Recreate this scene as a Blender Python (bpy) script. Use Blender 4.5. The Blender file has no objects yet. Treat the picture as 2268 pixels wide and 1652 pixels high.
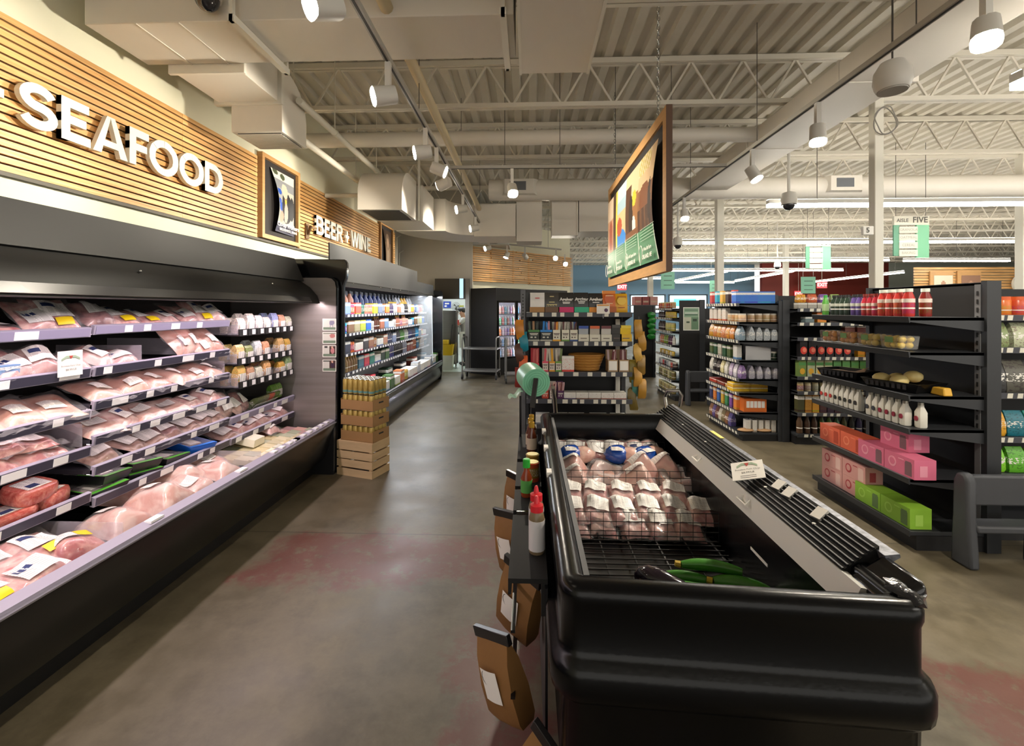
import bpy, math, random
from mathutils import Vector, Matrix
random.seed(7)
PI = math.pi
S = bpy.context.scene
COL = S.collection

# ---------------------------------------------------------------- camera, world, exposure
cam_d = bpy.data.cameras.new('camera')
cam_d.sensor_width = 36.0
cam_d.lens = 36.0 * 1000 / 2268
cam_d.shift_y = -143 / 2268
cam_d.clip_end = 200
cam = bpy.data.objects.new('camera', cam_d)
COL.objects.link(cam)
cam.location = (0, 0, 1.6)
cam.rotation_euler = (PI / 2, 0, math.atan(0.037))
S.camera = cam
W = bpy.data.worlds.new('store_air')
S.world = W
W.use_nodes = True
W.node_tree.nodes['Background'].inputs[0].default_value = (1.0, 0.95, 0.86, 1)
W.node_tree.nodes['Background'].inputs[1].default_value = 0.7
S.view_settings.view_transform = 'Standard'
S.view_settings.look = 'None'
S.view_settings.gamma = 1.0
S.view_settings.use_curve_mapping = False
S.view_settings.exposure = 1.0

# ---------------------------------------------------------------- materials
def lin(c):
    if isinstance(c, str):
        c = tuple(int(c[i:i + 2], 16) / 255 for i in (0, 2, 4))
    return tuple(x / 12.92 if x <= .04045 else ((x + .055) / 1.055) ** 2.4 for x in c[:3])

MATS = {}

def mat(name, col='808080', rough=.5, metal=0., noise=0., nscale=8., bump=0., bscale=40., emit=0., alpha=1., coat=0., spec=.5, trans=0., objcol=False, stretch=(1, 1, 1), rand=0.):
    if name in MATS:
        return MATS[name]
    m = bpy.data.materials.new(name)
    m.use_nodes = True
    nt = m.node_tree
    b = nt.nodes['Principled BSDF']
    c = lin(col)
    b.inputs['Base Color'].default_value = (*c, 1)
    b.inputs['Roughness'].default_value = rough
    b.inputs['Metallic'].default_value = metal
    b.inputs['Specular IOR Level'].default_value = spec
    b.inputs['Coat Weight'].default_value = coat
    b.inputs['Alpha'].default_value = alpha
    b.inputs['Transmission Weight'].default_value = trans
    if emit:
        b.inputs['Emission Color'].default_value = (*c, 1)
        b.inputs['Emission Strength'].default_value = emit
    src = None
    if objcol:
        oi = nt.nodes.new('ShaderNodeObjectInfo')
        src = oi.outputs['Color']
    if noise or bump:
        tc = nt.nodes.new('ShaderNodeTexCoord')
        mp = nt.nodes.new('ShaderNodeMapping')
        mp.inputs['Scale'].default_value = stretch
        nt.links.new(tc.outputs['Object'], mp.inputs[0])
    if noise:
        nz = nt.nodes.new('ShaderNodeTexNoise')
        nz.inputs['Scale'].default_value = nscale
        nz.inputs['Detail'].default_value = 6
        nt.links.new(mp.outputs[0], nz.inputs['Vector'])
        hv = nt.nodes.new('ShaderNodeHueSaturation')
        mr = nt.nodes.new('ShaderNodeMapRange')
        mr.inputs[1].default_value = .3
        mr.inputs[2].default_value = .7
        mr.inputs[3].default_value = 1 - noise
        mr.inputs[4].default_value = 1 + noise
        nt.links.new(nz.outputs['Fac'], mr.inputs[0])
        nt.links.new(mr.outputs[0], hv.inputs['Value'])
        if src:
            nt.links.new(src, hv.inputs['Color'])
        else:
            hv.inputs['Color'].default_value = (*c, 1)
        src = hv.outputs[0]
    if rand:
        oi = nt.nodes.new('ShaderNodeObjectInfo')
        hv = nt.nodes.new('ShaderNodeHueSaturation')
        mr = nt.nodes.new('ShaderNodeMapRange')
        mr.inputs[3].default_value = 1 - rand
        mr.inputs[4].default_value = 1 + rand
        nt.links.new(oi.outputs['Random'], mr.inputs[0])
        nt.links.new(mr.outputs[0], hv.inputs['Value'])
        if src:
            nt.links.new(src, hv.inputs['Color'])
        else:
            hv.inputs['Color'].default_value = (*c, 1)
        src = hv.outputs[0]
    if src:
        nt.links.new(src, b.inputs['Base Color'])
    if bump:
        nb = nt.nodes.new('ShaderNodeTexNoise')
        nb.inputs['Scale'].default_value = bscale
        nb.inputs['Detail'].default_value = 4
        nt.links.new(mp.outputs[0], nb.inputs['Vector'])
        bp = nt.nodes.new('ShaderNodeBump')
        bp.inputs['Strength'].default_value = bump
        bp.inputs['Distance'].default_value = .01
        nt.links.new(nb.outputs['Fac'], bp.inputs['Height'])
        nt.links.new(bp.outputs[0], b.inputs['Normal'])
    MATS[name] = m
    return m

def film(name, col='ffffff', amount=.25, rough=.12):
    """clear plastic film: mostly see-through with a glossy sheen"""
    if name in MATS:
        return MATS[name]
    m = bpy.data.materials.new(name)
    m.use_nodes = True
    nt = m.node_tree
    out = nt.nodes['Material Output']
    b = nt.nodes['Principled BSDF']
    b.inputs['Base Color'].default_value = (*lin(col), 1)
    b.inputs['Roughness'].default_value = rough
    b.inputs['Specular IOR Level'].default_value = .8
    tc = nt.nodes.new('ShaderNodeTexCoord')
    nb = nt.nodes.new('ShaderNodeTexNoise')
    nb.inputs['Scale'].default_value = 30
    nt.links.new(tc.outputs['Object'], nb.inputs['Vector'])
    bp = nt.nodes.new('ShaderNodeBump')
    bp.inputs['Strength'].default_value = .6
    bp.inputs['Distance'].default_value = .01
    nt.links.new(nb.outputs['Fac'], bp.inputs['Height'])
    nt.links.new(bp.outputs[0], b.inputs['Normal'])
    t = nt.nodes.new('ShaderNodeBsdfTransparent')
    mx = nt.nodes.new('ShaderNodeMixShader')
    mx.inputs[0].default_value = amount
    nt.links.new(t.outputs[0], mx.inputs[1])
    nt.links.new(b.outputs[0], mx.inputs[2])
    nt.links.new(mx.outputs[0], out.inputs[0])
    MATS[name] = m
    return m

def printed(name, kind, rough=.45):
    """packaging print in the object's own colour: bands, panels and lines of small marks"""
    if name in MATS:
        return MATS[name]
    m = bpy.data.materials.new(name)
    m.use_nodes = True
    nt = m.node_tree
    N, L = nt.nodes.new, nt.links.new
    b = nt.nodes['Principled BSDF']
    b.inputs['Roughness'].default_value = rough
    oi = N('ShaderNodeObjectInfo')
    tc = N('ShaderNodeTexCoord')
    sp = N('ShaderNodeSeparateXYZ')
    L(tc.outputs['Generated'], sp.inputs[0])
    rnd = oi.outputs['Random']

    def math_(op, a, bb=None):
        n = N('ShaderNodeMath')
        n.operation = op
        for i, v in enumerate((a, bb)):
            if v is None:
                continue
            if isinstance(v, (int, float)):
                n.inputs[i].default_value = v
            else:
                L(v, n.inputs[i])
        return n.outputs[0]

    def mix(f, a, bb):
        n = N('ShaderNodeMix')
        n.data_type = 'RGBA'
        L(f, n.inputs[0])
        for v, i in ((a, 6), (bb, 7)):
            if isinstance(v, tuple):
                n.inputs[i].default_value = (*v, 1)
            else:
                L(v, n.inputs[i])
        return n.outputs[2]

    def band(v, lo, hi):
        return math_('MULTIPLY', math_('GREATER_THAN', v, lo), math_('LESS_THAN', v, hi))
    x, y, z = sp.outputs
    hv = N('ShaderNodeHueSaturation')
    L(oi.outputs['Color'], hv.inputs['Color'])
    mh = N('ShaderNodeMapRange')
    mh.inputs[3].default_value = .35
    mh.inputs[4].default_value = .65
    L(rnd, mh.inputs[0])
    L(mh.outputs[0], hv.inputs['Hue'])
    hv.inputs['Value'].default_value = .55
    alt = hv.outputs[0]
    nz = N('ShaderNodeTexNoise')
    nz.inputs['Scale'].default_value = 14
    cmb = N('ShaderNodeMapping')
    cmb.inputs['Scale'].default_value = (1.4, 1.4, 3.5)
    L(tc.outputs['Generated'], cmb.inputs[0])
    L(cmb.outputs[0], nz.inputs['Vector'])
    off = math_('MULTIPLY', rnd, 7)
    try:
        nz.noise_dimensions = '4D'
        L(off, nz.inputs['W'])
    except Exception:
        pass
    marks = math_('GREATER_THAN', nz.outputs['Fac'], .56)
    c = oi.outputs['Color']
    if kind == 'carton':
        c = mix(band(z, .72, .9), c, (.85, .83, .78))
        c = mix(math_('MULTIPLY', band(z, .75, .87), marks), c, alt)
        c = mix(math_('MULTIPLY', band(z, .25, .68), math_('GREATER_THAN', nz.outputs['Fac'], .6)), c, alt)
        c = mix(band(z, .06, .14), c, alt)
    elif kind == 'bottle':
        c = mix(math_('MULTIPLY', band(z, .12, .62), marks), c, alt)
        c = mix(band(z, .3, .36), c, (.85, .83, .78))
    elif kind == 'white':
        c = mix(math_('MULTIPLY', band(z, .1, .85), math_('GREATER_THAN', nz.outputs['Fac'], .6)), (.80, .78, .72), c)
        c = mix(band(z, .0, .13), c, oi.outputs['Color'])
    elif kind == 'can':
        c = mix(band(z, .2, .75), c, alt)
        c = mix(math_('MULTIPLY', band(z, .3, .7), marks), c, (.8, .78, .7))
    elif kind == 'bag':
        nz.inputs['Scale'].default_value = 5
        nz.inputs['Detail'].default_value = 1
        c = mix(math_('GREATER_THAN', nz.outputs['Fac'], .58), c, alt)
        c = mix(math_('MULTIPLY', band(z, .35, .6), math_('GREATER_THAN', nz.outputs['Fac'], .53)), c, (.75, .73, .68))
    L(c, b.inputs['Base Color'])
    MATS[name] = m
    return m

def vcol(name, rough=.5):
    """flat colour print stored per corner on the sheet"""
    if name in MATS:
        return MATS[name]
    m = bpy.data.materials.new(name)
    m.use_nodes = True
    nt = m.node_tree
    b = nt.nodes['Principled BSDF']
    b.inputs['Roughness'].default_value = rough
    a = nt.nodes.new('ShaderNodeVertexColor')
    a.layer_name = 'ink'
    nt.links.new(a.outputs[0], b.inputs['Base Color'])
    MATS[name] = m
    return m

# ---------------------------------------------------------------- mesh helper
class MB:
    def __init__(s):
        s.v, s.f, s.m = [], [], []

    def add(s, vs, fs, m=0):
        o = len(s.v)
        s.v += [tuple(x) for x in vs]
        s.f += [tuple(i + o for i in f) for f in fs]
        s.m += [m] * len(fs)
        return s

    def box(s, x0, x1, y0, y1, z0, z1, m=0):
        return s.add([(x0, y0, z0), (x1, y0, z0), (x1, y1, z0), (x0, y1, z0), (x0, y0, z1), (x1, y0, z1), (x1, y1, z1), (x0, y1, z1)],
                     [(0, 3, 2, 1), (4, 5, 6, 7), (0, 1, 5, 4), (1, 2, 6, 5), (2, 3, 7, 6), (3, 0, 4, 7)], m)

    def hexa(s, p, m=0):
        return s.add(p, [(0, 3, 2, 1), (4, 5, 6, 7), (0, 1, 5, 4), (1, 2, 6, 5), (2, 3, 7, 6), (3, 0, 4, 7)], m)

    def bar(s, p0, p1, w, h=None, m=0, up=(0, 0, 1)):
        p0, p1 = Vector(p0), Vector(p1)
        h = h or w
        d = (p1 - p0).normalized()
        u = Vector(up)
        if abs(d.dot(u)) > .98:
            u = Vector((1, 0, 0))
        a = d.cross(u).normalized() * w / 2
        b = a.cross(d).normalized() * h / 2
        q = []
        for p in (p0, p1):
            q += [p - a - b, p + a - b, p + a + b, p - a + b]
        return s.hexa(q, m)

    def tube(s, pts, r, n=8, m=0, caps=True):
        pts = [Vector(p) for p in pts]
        rr = r if isinstance(r, (list, tuple)) else [r] * len(pts)
        rings = []
        prev = None
        for i, p in enumerate(pts):
            d = (pts[min(i + 1, len(pts) - 1)] - pts[max(i - 1, 0)])
            if d.length < 1e-9:
                d = Vector((0, 0, 1))
            d.normalize()
            if prev is None:
                u = Vector((0, 0, 1)) if abs(d.z) < .9 else Vector((1, 0, 0))
                a = d.cross(u).normalized()
            else:
                a = (prev - d * prev.dot(d))
                a = a.normalized() if a.length > 1e-6 else d.cross(Vector((0, 0, 1))).normalized()
            prev = a
            b = d.cross(a)
            rings.append([p + (a * math.cos(t) + b * math.sin(t)) * rr[i] for t in (2 * PI * k / n for k in range(n))])
        return s.loft(rings, m, caps)

    def loft(s, rings, m=0, caps=True, closed=True):
        n = len(rings[0])
        vs = [p for r in rings for p in r]
        fs = []
        for i in range(len(rings) - 1):
            for k in range(n if closed else n - 1):
                k2 = (k + 1) % n
                fs.append((i * n + k, i * n + k2, (i + 1) * n + k2, (i + 1) * n + k))
        if caps:
            fs.append(tuple(range(n))[::-1])
            fs.append(tuple((len(rings) - 1) * n + k for k in range(n)))
        return s.add(vs, fs, m)

    def lathe(s, prof, n=12, o=(0, 0, 0), m=0, sq=0.):
        """prof: list of (r, z); sq squares the section off"""
        rings = []
        for r, z in prof:
            ring = []
            for k in range(n):
                t = 2 * PI * (k + .5) / n
                cx, cy = math.cos(t), math.sin(t)
                if sq:
                    q = max(abs(cx), abs(cy))
                    f = (1 - sq) + sq / q
                    cx, cy = cx * f, cy * f
                ring.append((o[0] + r * cx, o[1] + r * cy, o[2] + z))
            rings.append(ring)
        return s.loft(rings, m)

    def prism(s, poly, axis, a, b, m=0):
        """extrude a 2D outline: axis 'x' takes (y,z), 'y' takes (x,z), 'z' takes (x,y)"""
        def P(u, v, w):
            return {'x': (w, u, v), 'y': (u, w, v), 'z': (u, v, w)}[axis]
        n = len(poly)
        vs = [P(u, v, a) for u, v in poly] + [P(u, v, b) for u, v in poly]
        fs = [tuple(range(n))[::-1], tuple(range(n, 2 * n))] + [(k, (k + 1) % n, n + (k + 1) % n, n + k) for k in range(n)]
        return s.add(vs, fs, m)

    def grid(s, fn, nu, nv, m=0, flip=False):
        vs = [fn(i / nu, j / nv) for j in range(nv + 1) for i in range(nu + 1)]
        fs = []
        for j in range(nv):
            for i in range(nu):
                q = (j * (nu + 1) + i, j * (nu + 1) + i + 1, (j + 1) * (nu + 1) + i + 1, (j + 1) * (nu + 1) + i)
                fs.append(q[::-1] if flip else q)
        return s.add(vs, fs, m)

    def blob(s, c, rx, ry, rz, nu=12, nv=8, m=0, bump=0., seed=0, flat=None):
        rd = random.Random(seed)
        ph = [(rd.uniform(0, 6.3), rd.uniform(1, 3.4), rd.uniform(0, 6.3)) for _ in range(4)]
        rings = []
        for j in range(nv + 1):
            th = PI * j / nv
            ring = []
            for i in range(nu):
                p = 2 * PI * i / nu
                k = 1 + bump * sum(math.sin(a + f * p * 1 + 2.2 * f * th + q) for a, f, q in ph) / 4 * math.sin(th)
                z = -math.cos(th) * rz
                if flat is not None:
                    z = max(z, -rz * flat)
                ring.append((c[0] + rx * k * math.sin(th) * math.cos(p), c[1] + ry * k * math.sin(th) * math.sin(p), c[2] + z * (k if z > 0 else 1)))
            rings.append(ring)
        return s.loft(rings, m, caps=False)

    def mesh(s, name, smooth=True, angle=.7):
        me = bpy.data.meshes.new(name)
        me.from_pydata(s.v, [], s.f)
        if any(s.m):
            me.polygons.foreach_set('material_index', s.m)
        if smooth:
            me.shade_smooth()
            me.set_sharp_from_angle(angle=angle)
        me.update()
        return me

    def build(s, name, mats, parent=None, smooth=True, angle=.7, bevel=0., loc=None, rz=0.):
        me = s.mesh(name, smooth, angle)
        return put(me, name, mats, parent, bevel, loc, rz)

def put(me, name, mats=None, parent=None, bevel=0., loc=None, rz=0.):
    if mats is not None and not me.materials:
        for m in (mats if isinstance(mats, (list, tuple)) else [mats]):
            me.materials.append(m)
    o = bpy.data.objects.new(name, me)
    COL.objects.link(o)
    if parent is not None:
        o.parent = parent
    if loc is not None:
        o.location = loc
    if rz:
        o.rotation_euler = (0, 0, rz)
    if bevel:
        bv = o.modifiers.new('edge', 'BEVEL')
        bv.width = bevel
        bv.segments = 2
        bv.limit_method = 'ANGLE'
        bv.angle_limit = .7
    return o

def tag(o, label, cat, group=None, kind=None):
    o['label'] = label
    if cat:
        o['category'] = cat
    if group:
        o['group'] = group
    if kind:
        o['kind'] = kind
    return o

def thing(name, label, cat, loc=(0, 0, 0), rz=0., group=None):
    o = bpy.data.objects.new(name, None)
    o.empty_display_size = .05
    COL.objects.link(o)
    o.location = loc
    o.rotation_euler = (0, 0, rz)
    return tag(o, label, cat, group)

def struct(o, label=None):
    o['kind'] = 'structure'
    if label:
        o['label'] = label
    return o

ORD = 'first second third fourth fifth sixth seventh eighth ninth tenth eleventh twelfth thirteenth fourteenth fifteenth sixteenth seventeenth eighteenth nineteenth twentieth'.split()

def nth(i):
    i += 1
    if i <= 20:
        return ORD[i - 1]
    return '%d%s' % (i, {1: 'st', 2: 'nd', 3: 'rd'}.get(i % 10, 'th') if i % 100 not in (11, 12, 13) else 'th')

def copy_thing(src, loc, label, rz=0., group=None, rot=None, scale=None):
    def cp(o, parent):
        c = o.copy()
        COL.objects.link(c)
        c.parent = parent
        for ch in KIDS.get(o.name, ()):
            cp(ch, c)
        return c
    if src.name not in KIDS:
        scan(src)
    c = cp(src, None)
    c.location = loc
    c.rotation_euler = rot if rot else (0, 0, rz)
    if scale:
        c.scale = scale
    c['label'] = label
    if group:
        c['group'] = group
    return c

KIDS = {}

def scan(o):
    KIDS[o.name] = list(o.children)
    for ch in KIDS[o.name]:
        scan(ch)

def text_mesh(txt, size=1., bold=0., align='CENTER', depth=0., spacing=1.):
    cu = bpy.data.curves.new('lettering', 'FONT')
    cu.body = txt
    cu.size = size
    cu.offset = bold
    cu.extrude = depth
    cu.align_x = align
    cu.align_y = 'CENTER'
    cu.space_character = spacing
    cu.resolution_u = 2
    o = bpy.data.objects.new('lettering', cu)
    me = bpy.data.meshes.new_from_object(o)
    bpy.data.objects.remove(o)
    return me

def text(txt, size, m, parent, loc, rot=(PI / 2, 0, 0), bold=0., align='CENTER', depth=0., name='lettering', xs=1., spacing=1.):
    me = text_mesh(txt, size, bold, align, depth, spacing)
    o = put(me, name, m, parent)
    o.location = loc
    o.rotation_euler = rot
    o.scale = (xs, 1, 1)
    return o

def ink_sheet(name, fn, nu, nv, pos, mats, parent=None, flip=False):
    """a printed sheet: pos(u,v) gives its shape, fn(u,v) the sRGB ink"""
    mb = MB().grid(pos, nu, nv, flip=flip)
    me = mb.mesh(name, smooth=True, angle=1.2)
    ca = me.color_attributes.new('ink', 'FLOAT_COLOR', 'CORNER')
    data = []
    for p in me.polygons:
        i, j = p.index % nu, p.index // nu
        c = lin(fn((i + .5) / nu, (j + .5) / nv))
        data += [*c, 1] * len(p.vertices)
    ca.data.foreach_set('color', data)
    return put(me, name, mats, parent)

def hx(h):
    return tuple(int(h[i:i + 2], 16) / 255 for i in (0, 2, 4))

# common materials
black = mat('black_plastic', '17171a', .35, noise=.1, nscale=20)
gloss_black = mat('gloss_black', '0b0c0f', .18, coat=.3)
black_metal = mat('black_powder_coat', '141416', .45)
dark_grey = mat('charcoal_metal', '35373b', .45, noise=.06, nscale=6)
white_paint = mat('white_paint', 'e9e6d6', .6, noise=.02, nscale=3)
offwhite = mat('offwhite_metal', 'dcd8cc', .45)
paper = mat('white_paper', 'f2efe8', .6)
chrome = mat('steel', 'b9bab8', .25, metal=1.)
steel_dark = mat('brushed_steel', '6f6d6a', .32, metal=1., noise=.06, nscale=3, stretch=(1, 1, 30))
# ================================================================ SETTING
CEIL = 4.55
# ---- floor: stained, polished concrete with worn red paint
def floor_material():
    m = bpy.data.materials.new('polished_concrete')
    m.use_nodes = True
    nt = m.node_tree
    N, L = nt.nodes.new, nt.links.new
    b = nt.nodes['Principled BSDF']
    tc = N('ShaderNodeTexCoord')

    def noise(scale, detail=6, rough=.6):
        n = N('ShaderNodeTexNoise')
        n.inputs['Scale'].default_value = scale
        n.inputs['Detail'].default_value = detail
        n.inputs['Roughness'].default_value = rough
        L(tc.outputs['Object'], n.inputs['Vector'])
        return n.outputs['Fac']

    def ramp(src, stops):
        r = N('ShaderNodeValToRGB')
        while len(r.color_ramp.elements) < len(stops):
            r.color_ramp.elements.new(.5)
        for e, (p, c) in zip(r.color_ramp.elements, stops):
            e.position = p
            e.color = (*(lin(c) if isinstance(c, str) else (c, c, c)), 1)
        L(src, r.inputs[0])
        return r.outputs[0]

    def mix(f, a, c):
        n = N('ShaderNodeMix')
        n.data_type = 'RGBA'
        L(f, n.inputs[0])
        for v, i in ((a, 6), (c, 7)):
            if isinstance(v, str):
                n.inputs[i].default_value = (*lin(v), 1)
            else:
                L(v, n.inputs[i])
        return n.outputs[2]

    def M(op, a, c=None):
        n = N('ShaderNodeMath')
        n.operation = op
        for i, v in enumerate((a, c)):
            if v is None:
                continue
            if isinstance(v, (int, float)):
                n.inputs[i].default_value = v
            else:
                L(v, n.inputs[i])
        return n.outputs[0]
    base = ramp(noise(.9), [(.3, '463f31'), (.5, '574f3e'), (.7, '665d4b')])
    base = mix(ramp(noise(6, 8, .7), [(.4, 0.), (.75, .55)]), base, '746b59')
    base = mix(ramp(noise(2.2, 5, .75), [(.5, 0.), (.68, .55)]), base, '3a3427')
    sp = N('ShaderNodeSeparateXYZ')
    L(tc.outputs['Object'], sp.inputs[0])
    wob = M('MULTIPLY', M('SUBTRACT', noise(2.5, 6, .7), .5), .9)
    sx, sy = M('ADD', sp.outputs[0], wob), M('ADD', sp.outputs[1], wob)
    flake = ramp(noise(9, 8, .75), [(.36, 0.), (.48, 1.)])

    def rect(x0, x1, y0, y1):
        def edge(v, lo, hi):
            a = N('ShaderNodeMapRange')
            a.inputs[1].default_value, a.inputs[2].default_value = lo - .06, lo + .06
            L(v, a.inputs[0])
            c = N('ShaderNodeMapRange')
            c.inputs[1].default_value, c.inputs[2].default_value = hi + .06, hi - .06
            L(v, c.inputs[0])
            return M('MULTIPLY', a.outputs[0], c.outputs[0])
        return M('MULTIPLY', edge(sx, x0, x1), edge(sy, y0, y1))
    red = rect(-1.72, -.12, 2.62, 3.14)
    red = M('MAXIMUM', red, rect(1.7, 4.5, .6, 2.12))
    red = M('MAXIMUM', red, rect(-.34, .05, 1.0, 2.25))
    base = mix(M('MULTIPLY', M('MULTIPLY', red, flake), .68), base, '5f2826')
    # saw-cut joints
    j = M('LESS_THAN', M('ABSOLUTE', M('SUBTRACT', sp.outputs[1], 3.17)), .006)
    j = M('MAXIMUM', j, M('LESS_THAN', M('ABSOLUTE', M('SUBTRACT', sp.outputs[1], 6.9)), .006))
    j = M('MAXIMUM', j, M('LESS_THAN', M('ABSOLUTE', M('SUBTRACT', sp.outputs[0], 4.6)), .006))
    base = mix(M('MULTIPLY', j, .6), base, '2e2a22')
    L(base, b.inputs['Base Color'])
    L(ramp(noise(3, 6), [(.3, .34), (.7, .52)]), b.inputs['Roughness'])
    bp = N('ShaderNodeBump')
    bp.inputs['Strength'].default_value = .12
    bp.inputs['Distance'].default_value = .004
    L(noise(30, 6), bp.inputs['Height'])
    L(bp.outputs[0], b.inputs['Normal'])
    return m

fl = MB().box(-3.4, 34, -6, 34, -.1, 0).build('floor', floor_material(), smooth=False)
struct(fl, 'stained brown-grey polished concrete floor with worn red paint')

# ---- ceiling: painted corrugated deck, ribs running away from the camera
deck_mat = mat('painted_steel_deck', 'cfc9bb', .6, noise=.06, nscale=2)
prof = []
x = -3.4
while x < 34:
    prof += [(x, CEIL + .055), (x + .085, CEIL + .055), (x + .105, CEIL), (x + .2, CEIL)]
    x += .22
mb = MB()
n = len(prof)
vs = [(p[0], -6, p[1]) for p in prof] + [(p[0], 34, p[1]) for p in prof]
mb.add(vs, [(k, k + 1, n + k + 1, n + k) for k in range(n - 1)])
mb.box(-3.4, 34, -6, 34, CEIL + .06, CEIL + .12)
struct(mb.build('ceiling', deck_mat, smooth=False), 'beige painted corrugated steel roof deck')

joist_mat = mat('painted_joist', 'd8d2c4', .55)
JY = [1.74 + 1.815 * k for k in range(13)]
web = MB().bar((0, 0, 0), (.3, 0, .5), .022).mesh('web_bar')
web2 = MB().bar((0, 0, .5), (.3, 0, 0), .022).mesh('web_bar')
for me in (web, web2):
    me.materials.append(joist_mat)
for k, y in enumerate(JY):
    t = thing('ceiling_joist', 'open web steel roof joist, %s out from the meat case' % nth(k), None, (0, y, 3.98), 0)
    del_ = t.pop('category', None)
    t['kind'] = 'structure'
    x1 = 33.5
    MB().box(-3.2, x1, -.05, -.008, .5, .56).box(-3.2, x1, .008, .05, .5, .56).build('top_chord', joist_mat, t, smooth=False)
    MB().box(-3.2, x1, -.045, -.008, 0, .05).box(-3.2, x1, .008, .045, 0, .05).build('bottom_chord', joist_mat, t, smooth=False)
    nb = 62 if k < 5 else 0
    for i in range(nb):
        o = put(web if i % 2 == 0 else web2, 'web_bar', None, t)
        o.location = (-3.2 + .3 * i, 0, .02)
    if not nb:
        w = MB()
        for i in range(120):
            a, b = ((0, 0), (.3, .5)) if i % 2 == 0 else ((0, .5), (.3, 0))
            w.bar((-3.2 + .3 * i + a[0], 0, a[1] + .02), (-3.2 + .3 * i + b[0], 0, b[1] + .02), .022)
        o = w.build('web_bars', joist_mat, t, smooth=False)
        o['kind'] = 'stuff'

# ---- walls
cream = mat('cream_wall_paint', 'e4e1c8', .62, noise=.015, nscale=2)
grey_wall = mat('grey_wall_paint', 'b7b3a9', .65, noise=.03, nscale=2)
struct(MB().box(-3.4, -3.2, -6, 10.65, 0, CEIL).build('wall_left', cream, smooth=False), 'cream painted wall behind the meat case')
# back wall with an opening into the kitchen
mb = MB()
mb.box(-3.4, -3.2, 10.65, 15.5, 0, CEIL)
mb.box(-3.4, -2.16, 11.15, 11.3, 0, CEIL)
mb.box(-2.16, -1.5, 11.15, 11.3, 1.86, CEIL)
mb.box(-1.5, -1.40, 11.15, 11.3, 0, CEIL)
struct(mb.build('wall_back', grey_wall, smooth=False), 'grey wall with an opening into the kitchen')
AX, AY = -1.43, 11.2
AD = math.atan2(14.0 - 11.2, 1.35 + 1.43)
AL = math.hypot(14.0 - 11.2, 1.35 + 1.43)
wa = MB().box(0, AL, .1, .25, 0, 3.9).build('wall_angled', cream, smooth=False, loc=(AX, AY, 0), rz=AD)
struct(wa, 'cream wall set at an angle above the drinks cooler')
wa2 = MB().box(AL, AL + .15, .1, 3.0, 0, 3.3).build('wall_return', grey_wall, smooth=False, loc=(AX, AY, 0), rz=AD)
struct(wa2, 'grey wall returning behind the angled slat panel')
# far walls of the shop
red_wall = mat('brick_red_paint', '7c2a20', .6)
blue_wall = mat('dusk_blue_paint', '6f93ad', .6)
far_grey = mat('far_grey_paint', 'a9b0a6', .6)
struct(MB().box(2.0, 15.2, 31, 31.3, 0, CEIL).build('wall_far', blue_wall, smooth=False), 'blue wall at the far end of the shop')
struct(MB().box(15.2, 23.2, 30.0, 30.3, 0, CEIL).build('wall_far_red', red_wall, smooth=False), 'brick red wall at the far end of the shop')
struct(MB().box(23.2, 34, 30.0, 30.3, 0, CEIL).build('wall_far_grey', far_grey, smooth=False), 'grey green wall panel at the far end of the shop')
struct(MB().box(33.8, 34, -6, 31, 0, CEIL).build('wall_right', cream, smooth=False), 'cream wall at the far side of the shop')

# bright shop windows far behind the gondolas
glow = mat('daylight_glass', 'cfe6ee', .2, emit=2.2)
glow_teal = mat('daylight_teal', '4fb9c9', .2, emit=1.2)
glow_green = mat('daylight_green', '8fd19a', .2, emit=1.2)
wfm = mat('window_bar', '4a5a66', .5)
for i, (xa, xb) in enumerate(((4.2, 6.6), (6.9, 9.2), (9.5, 12.0), (12.3, 14.6))):
    w = MB().box(xa, xb, 30.94, 31.0, 1.3, 2.5).build('window_%d' % (i + 1), glow, smooth=False)
    struct(w, 'bright shop window')
    MB().box(xa, xb, 30.88, 30.95, 2.46, 2.56).box(xa, xb, 30.88, 30.95, 1.25, 1.33).box(xa - .06, xa + .04, 30.88, 30.95, 1.25, 2.56).box(xb - .04, xb + .06, 30.88, 30.95, 1.25, 2.56).build('window_frame', wfm, w, smooth=False)
    MB().box(xa + .3, xb - .7, 30.9, 30.935, 1.75, 2.25).build('pane', (glow_teal, glow_teal, glow_teal, glow_green)[i], w, smooth=False)

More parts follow.
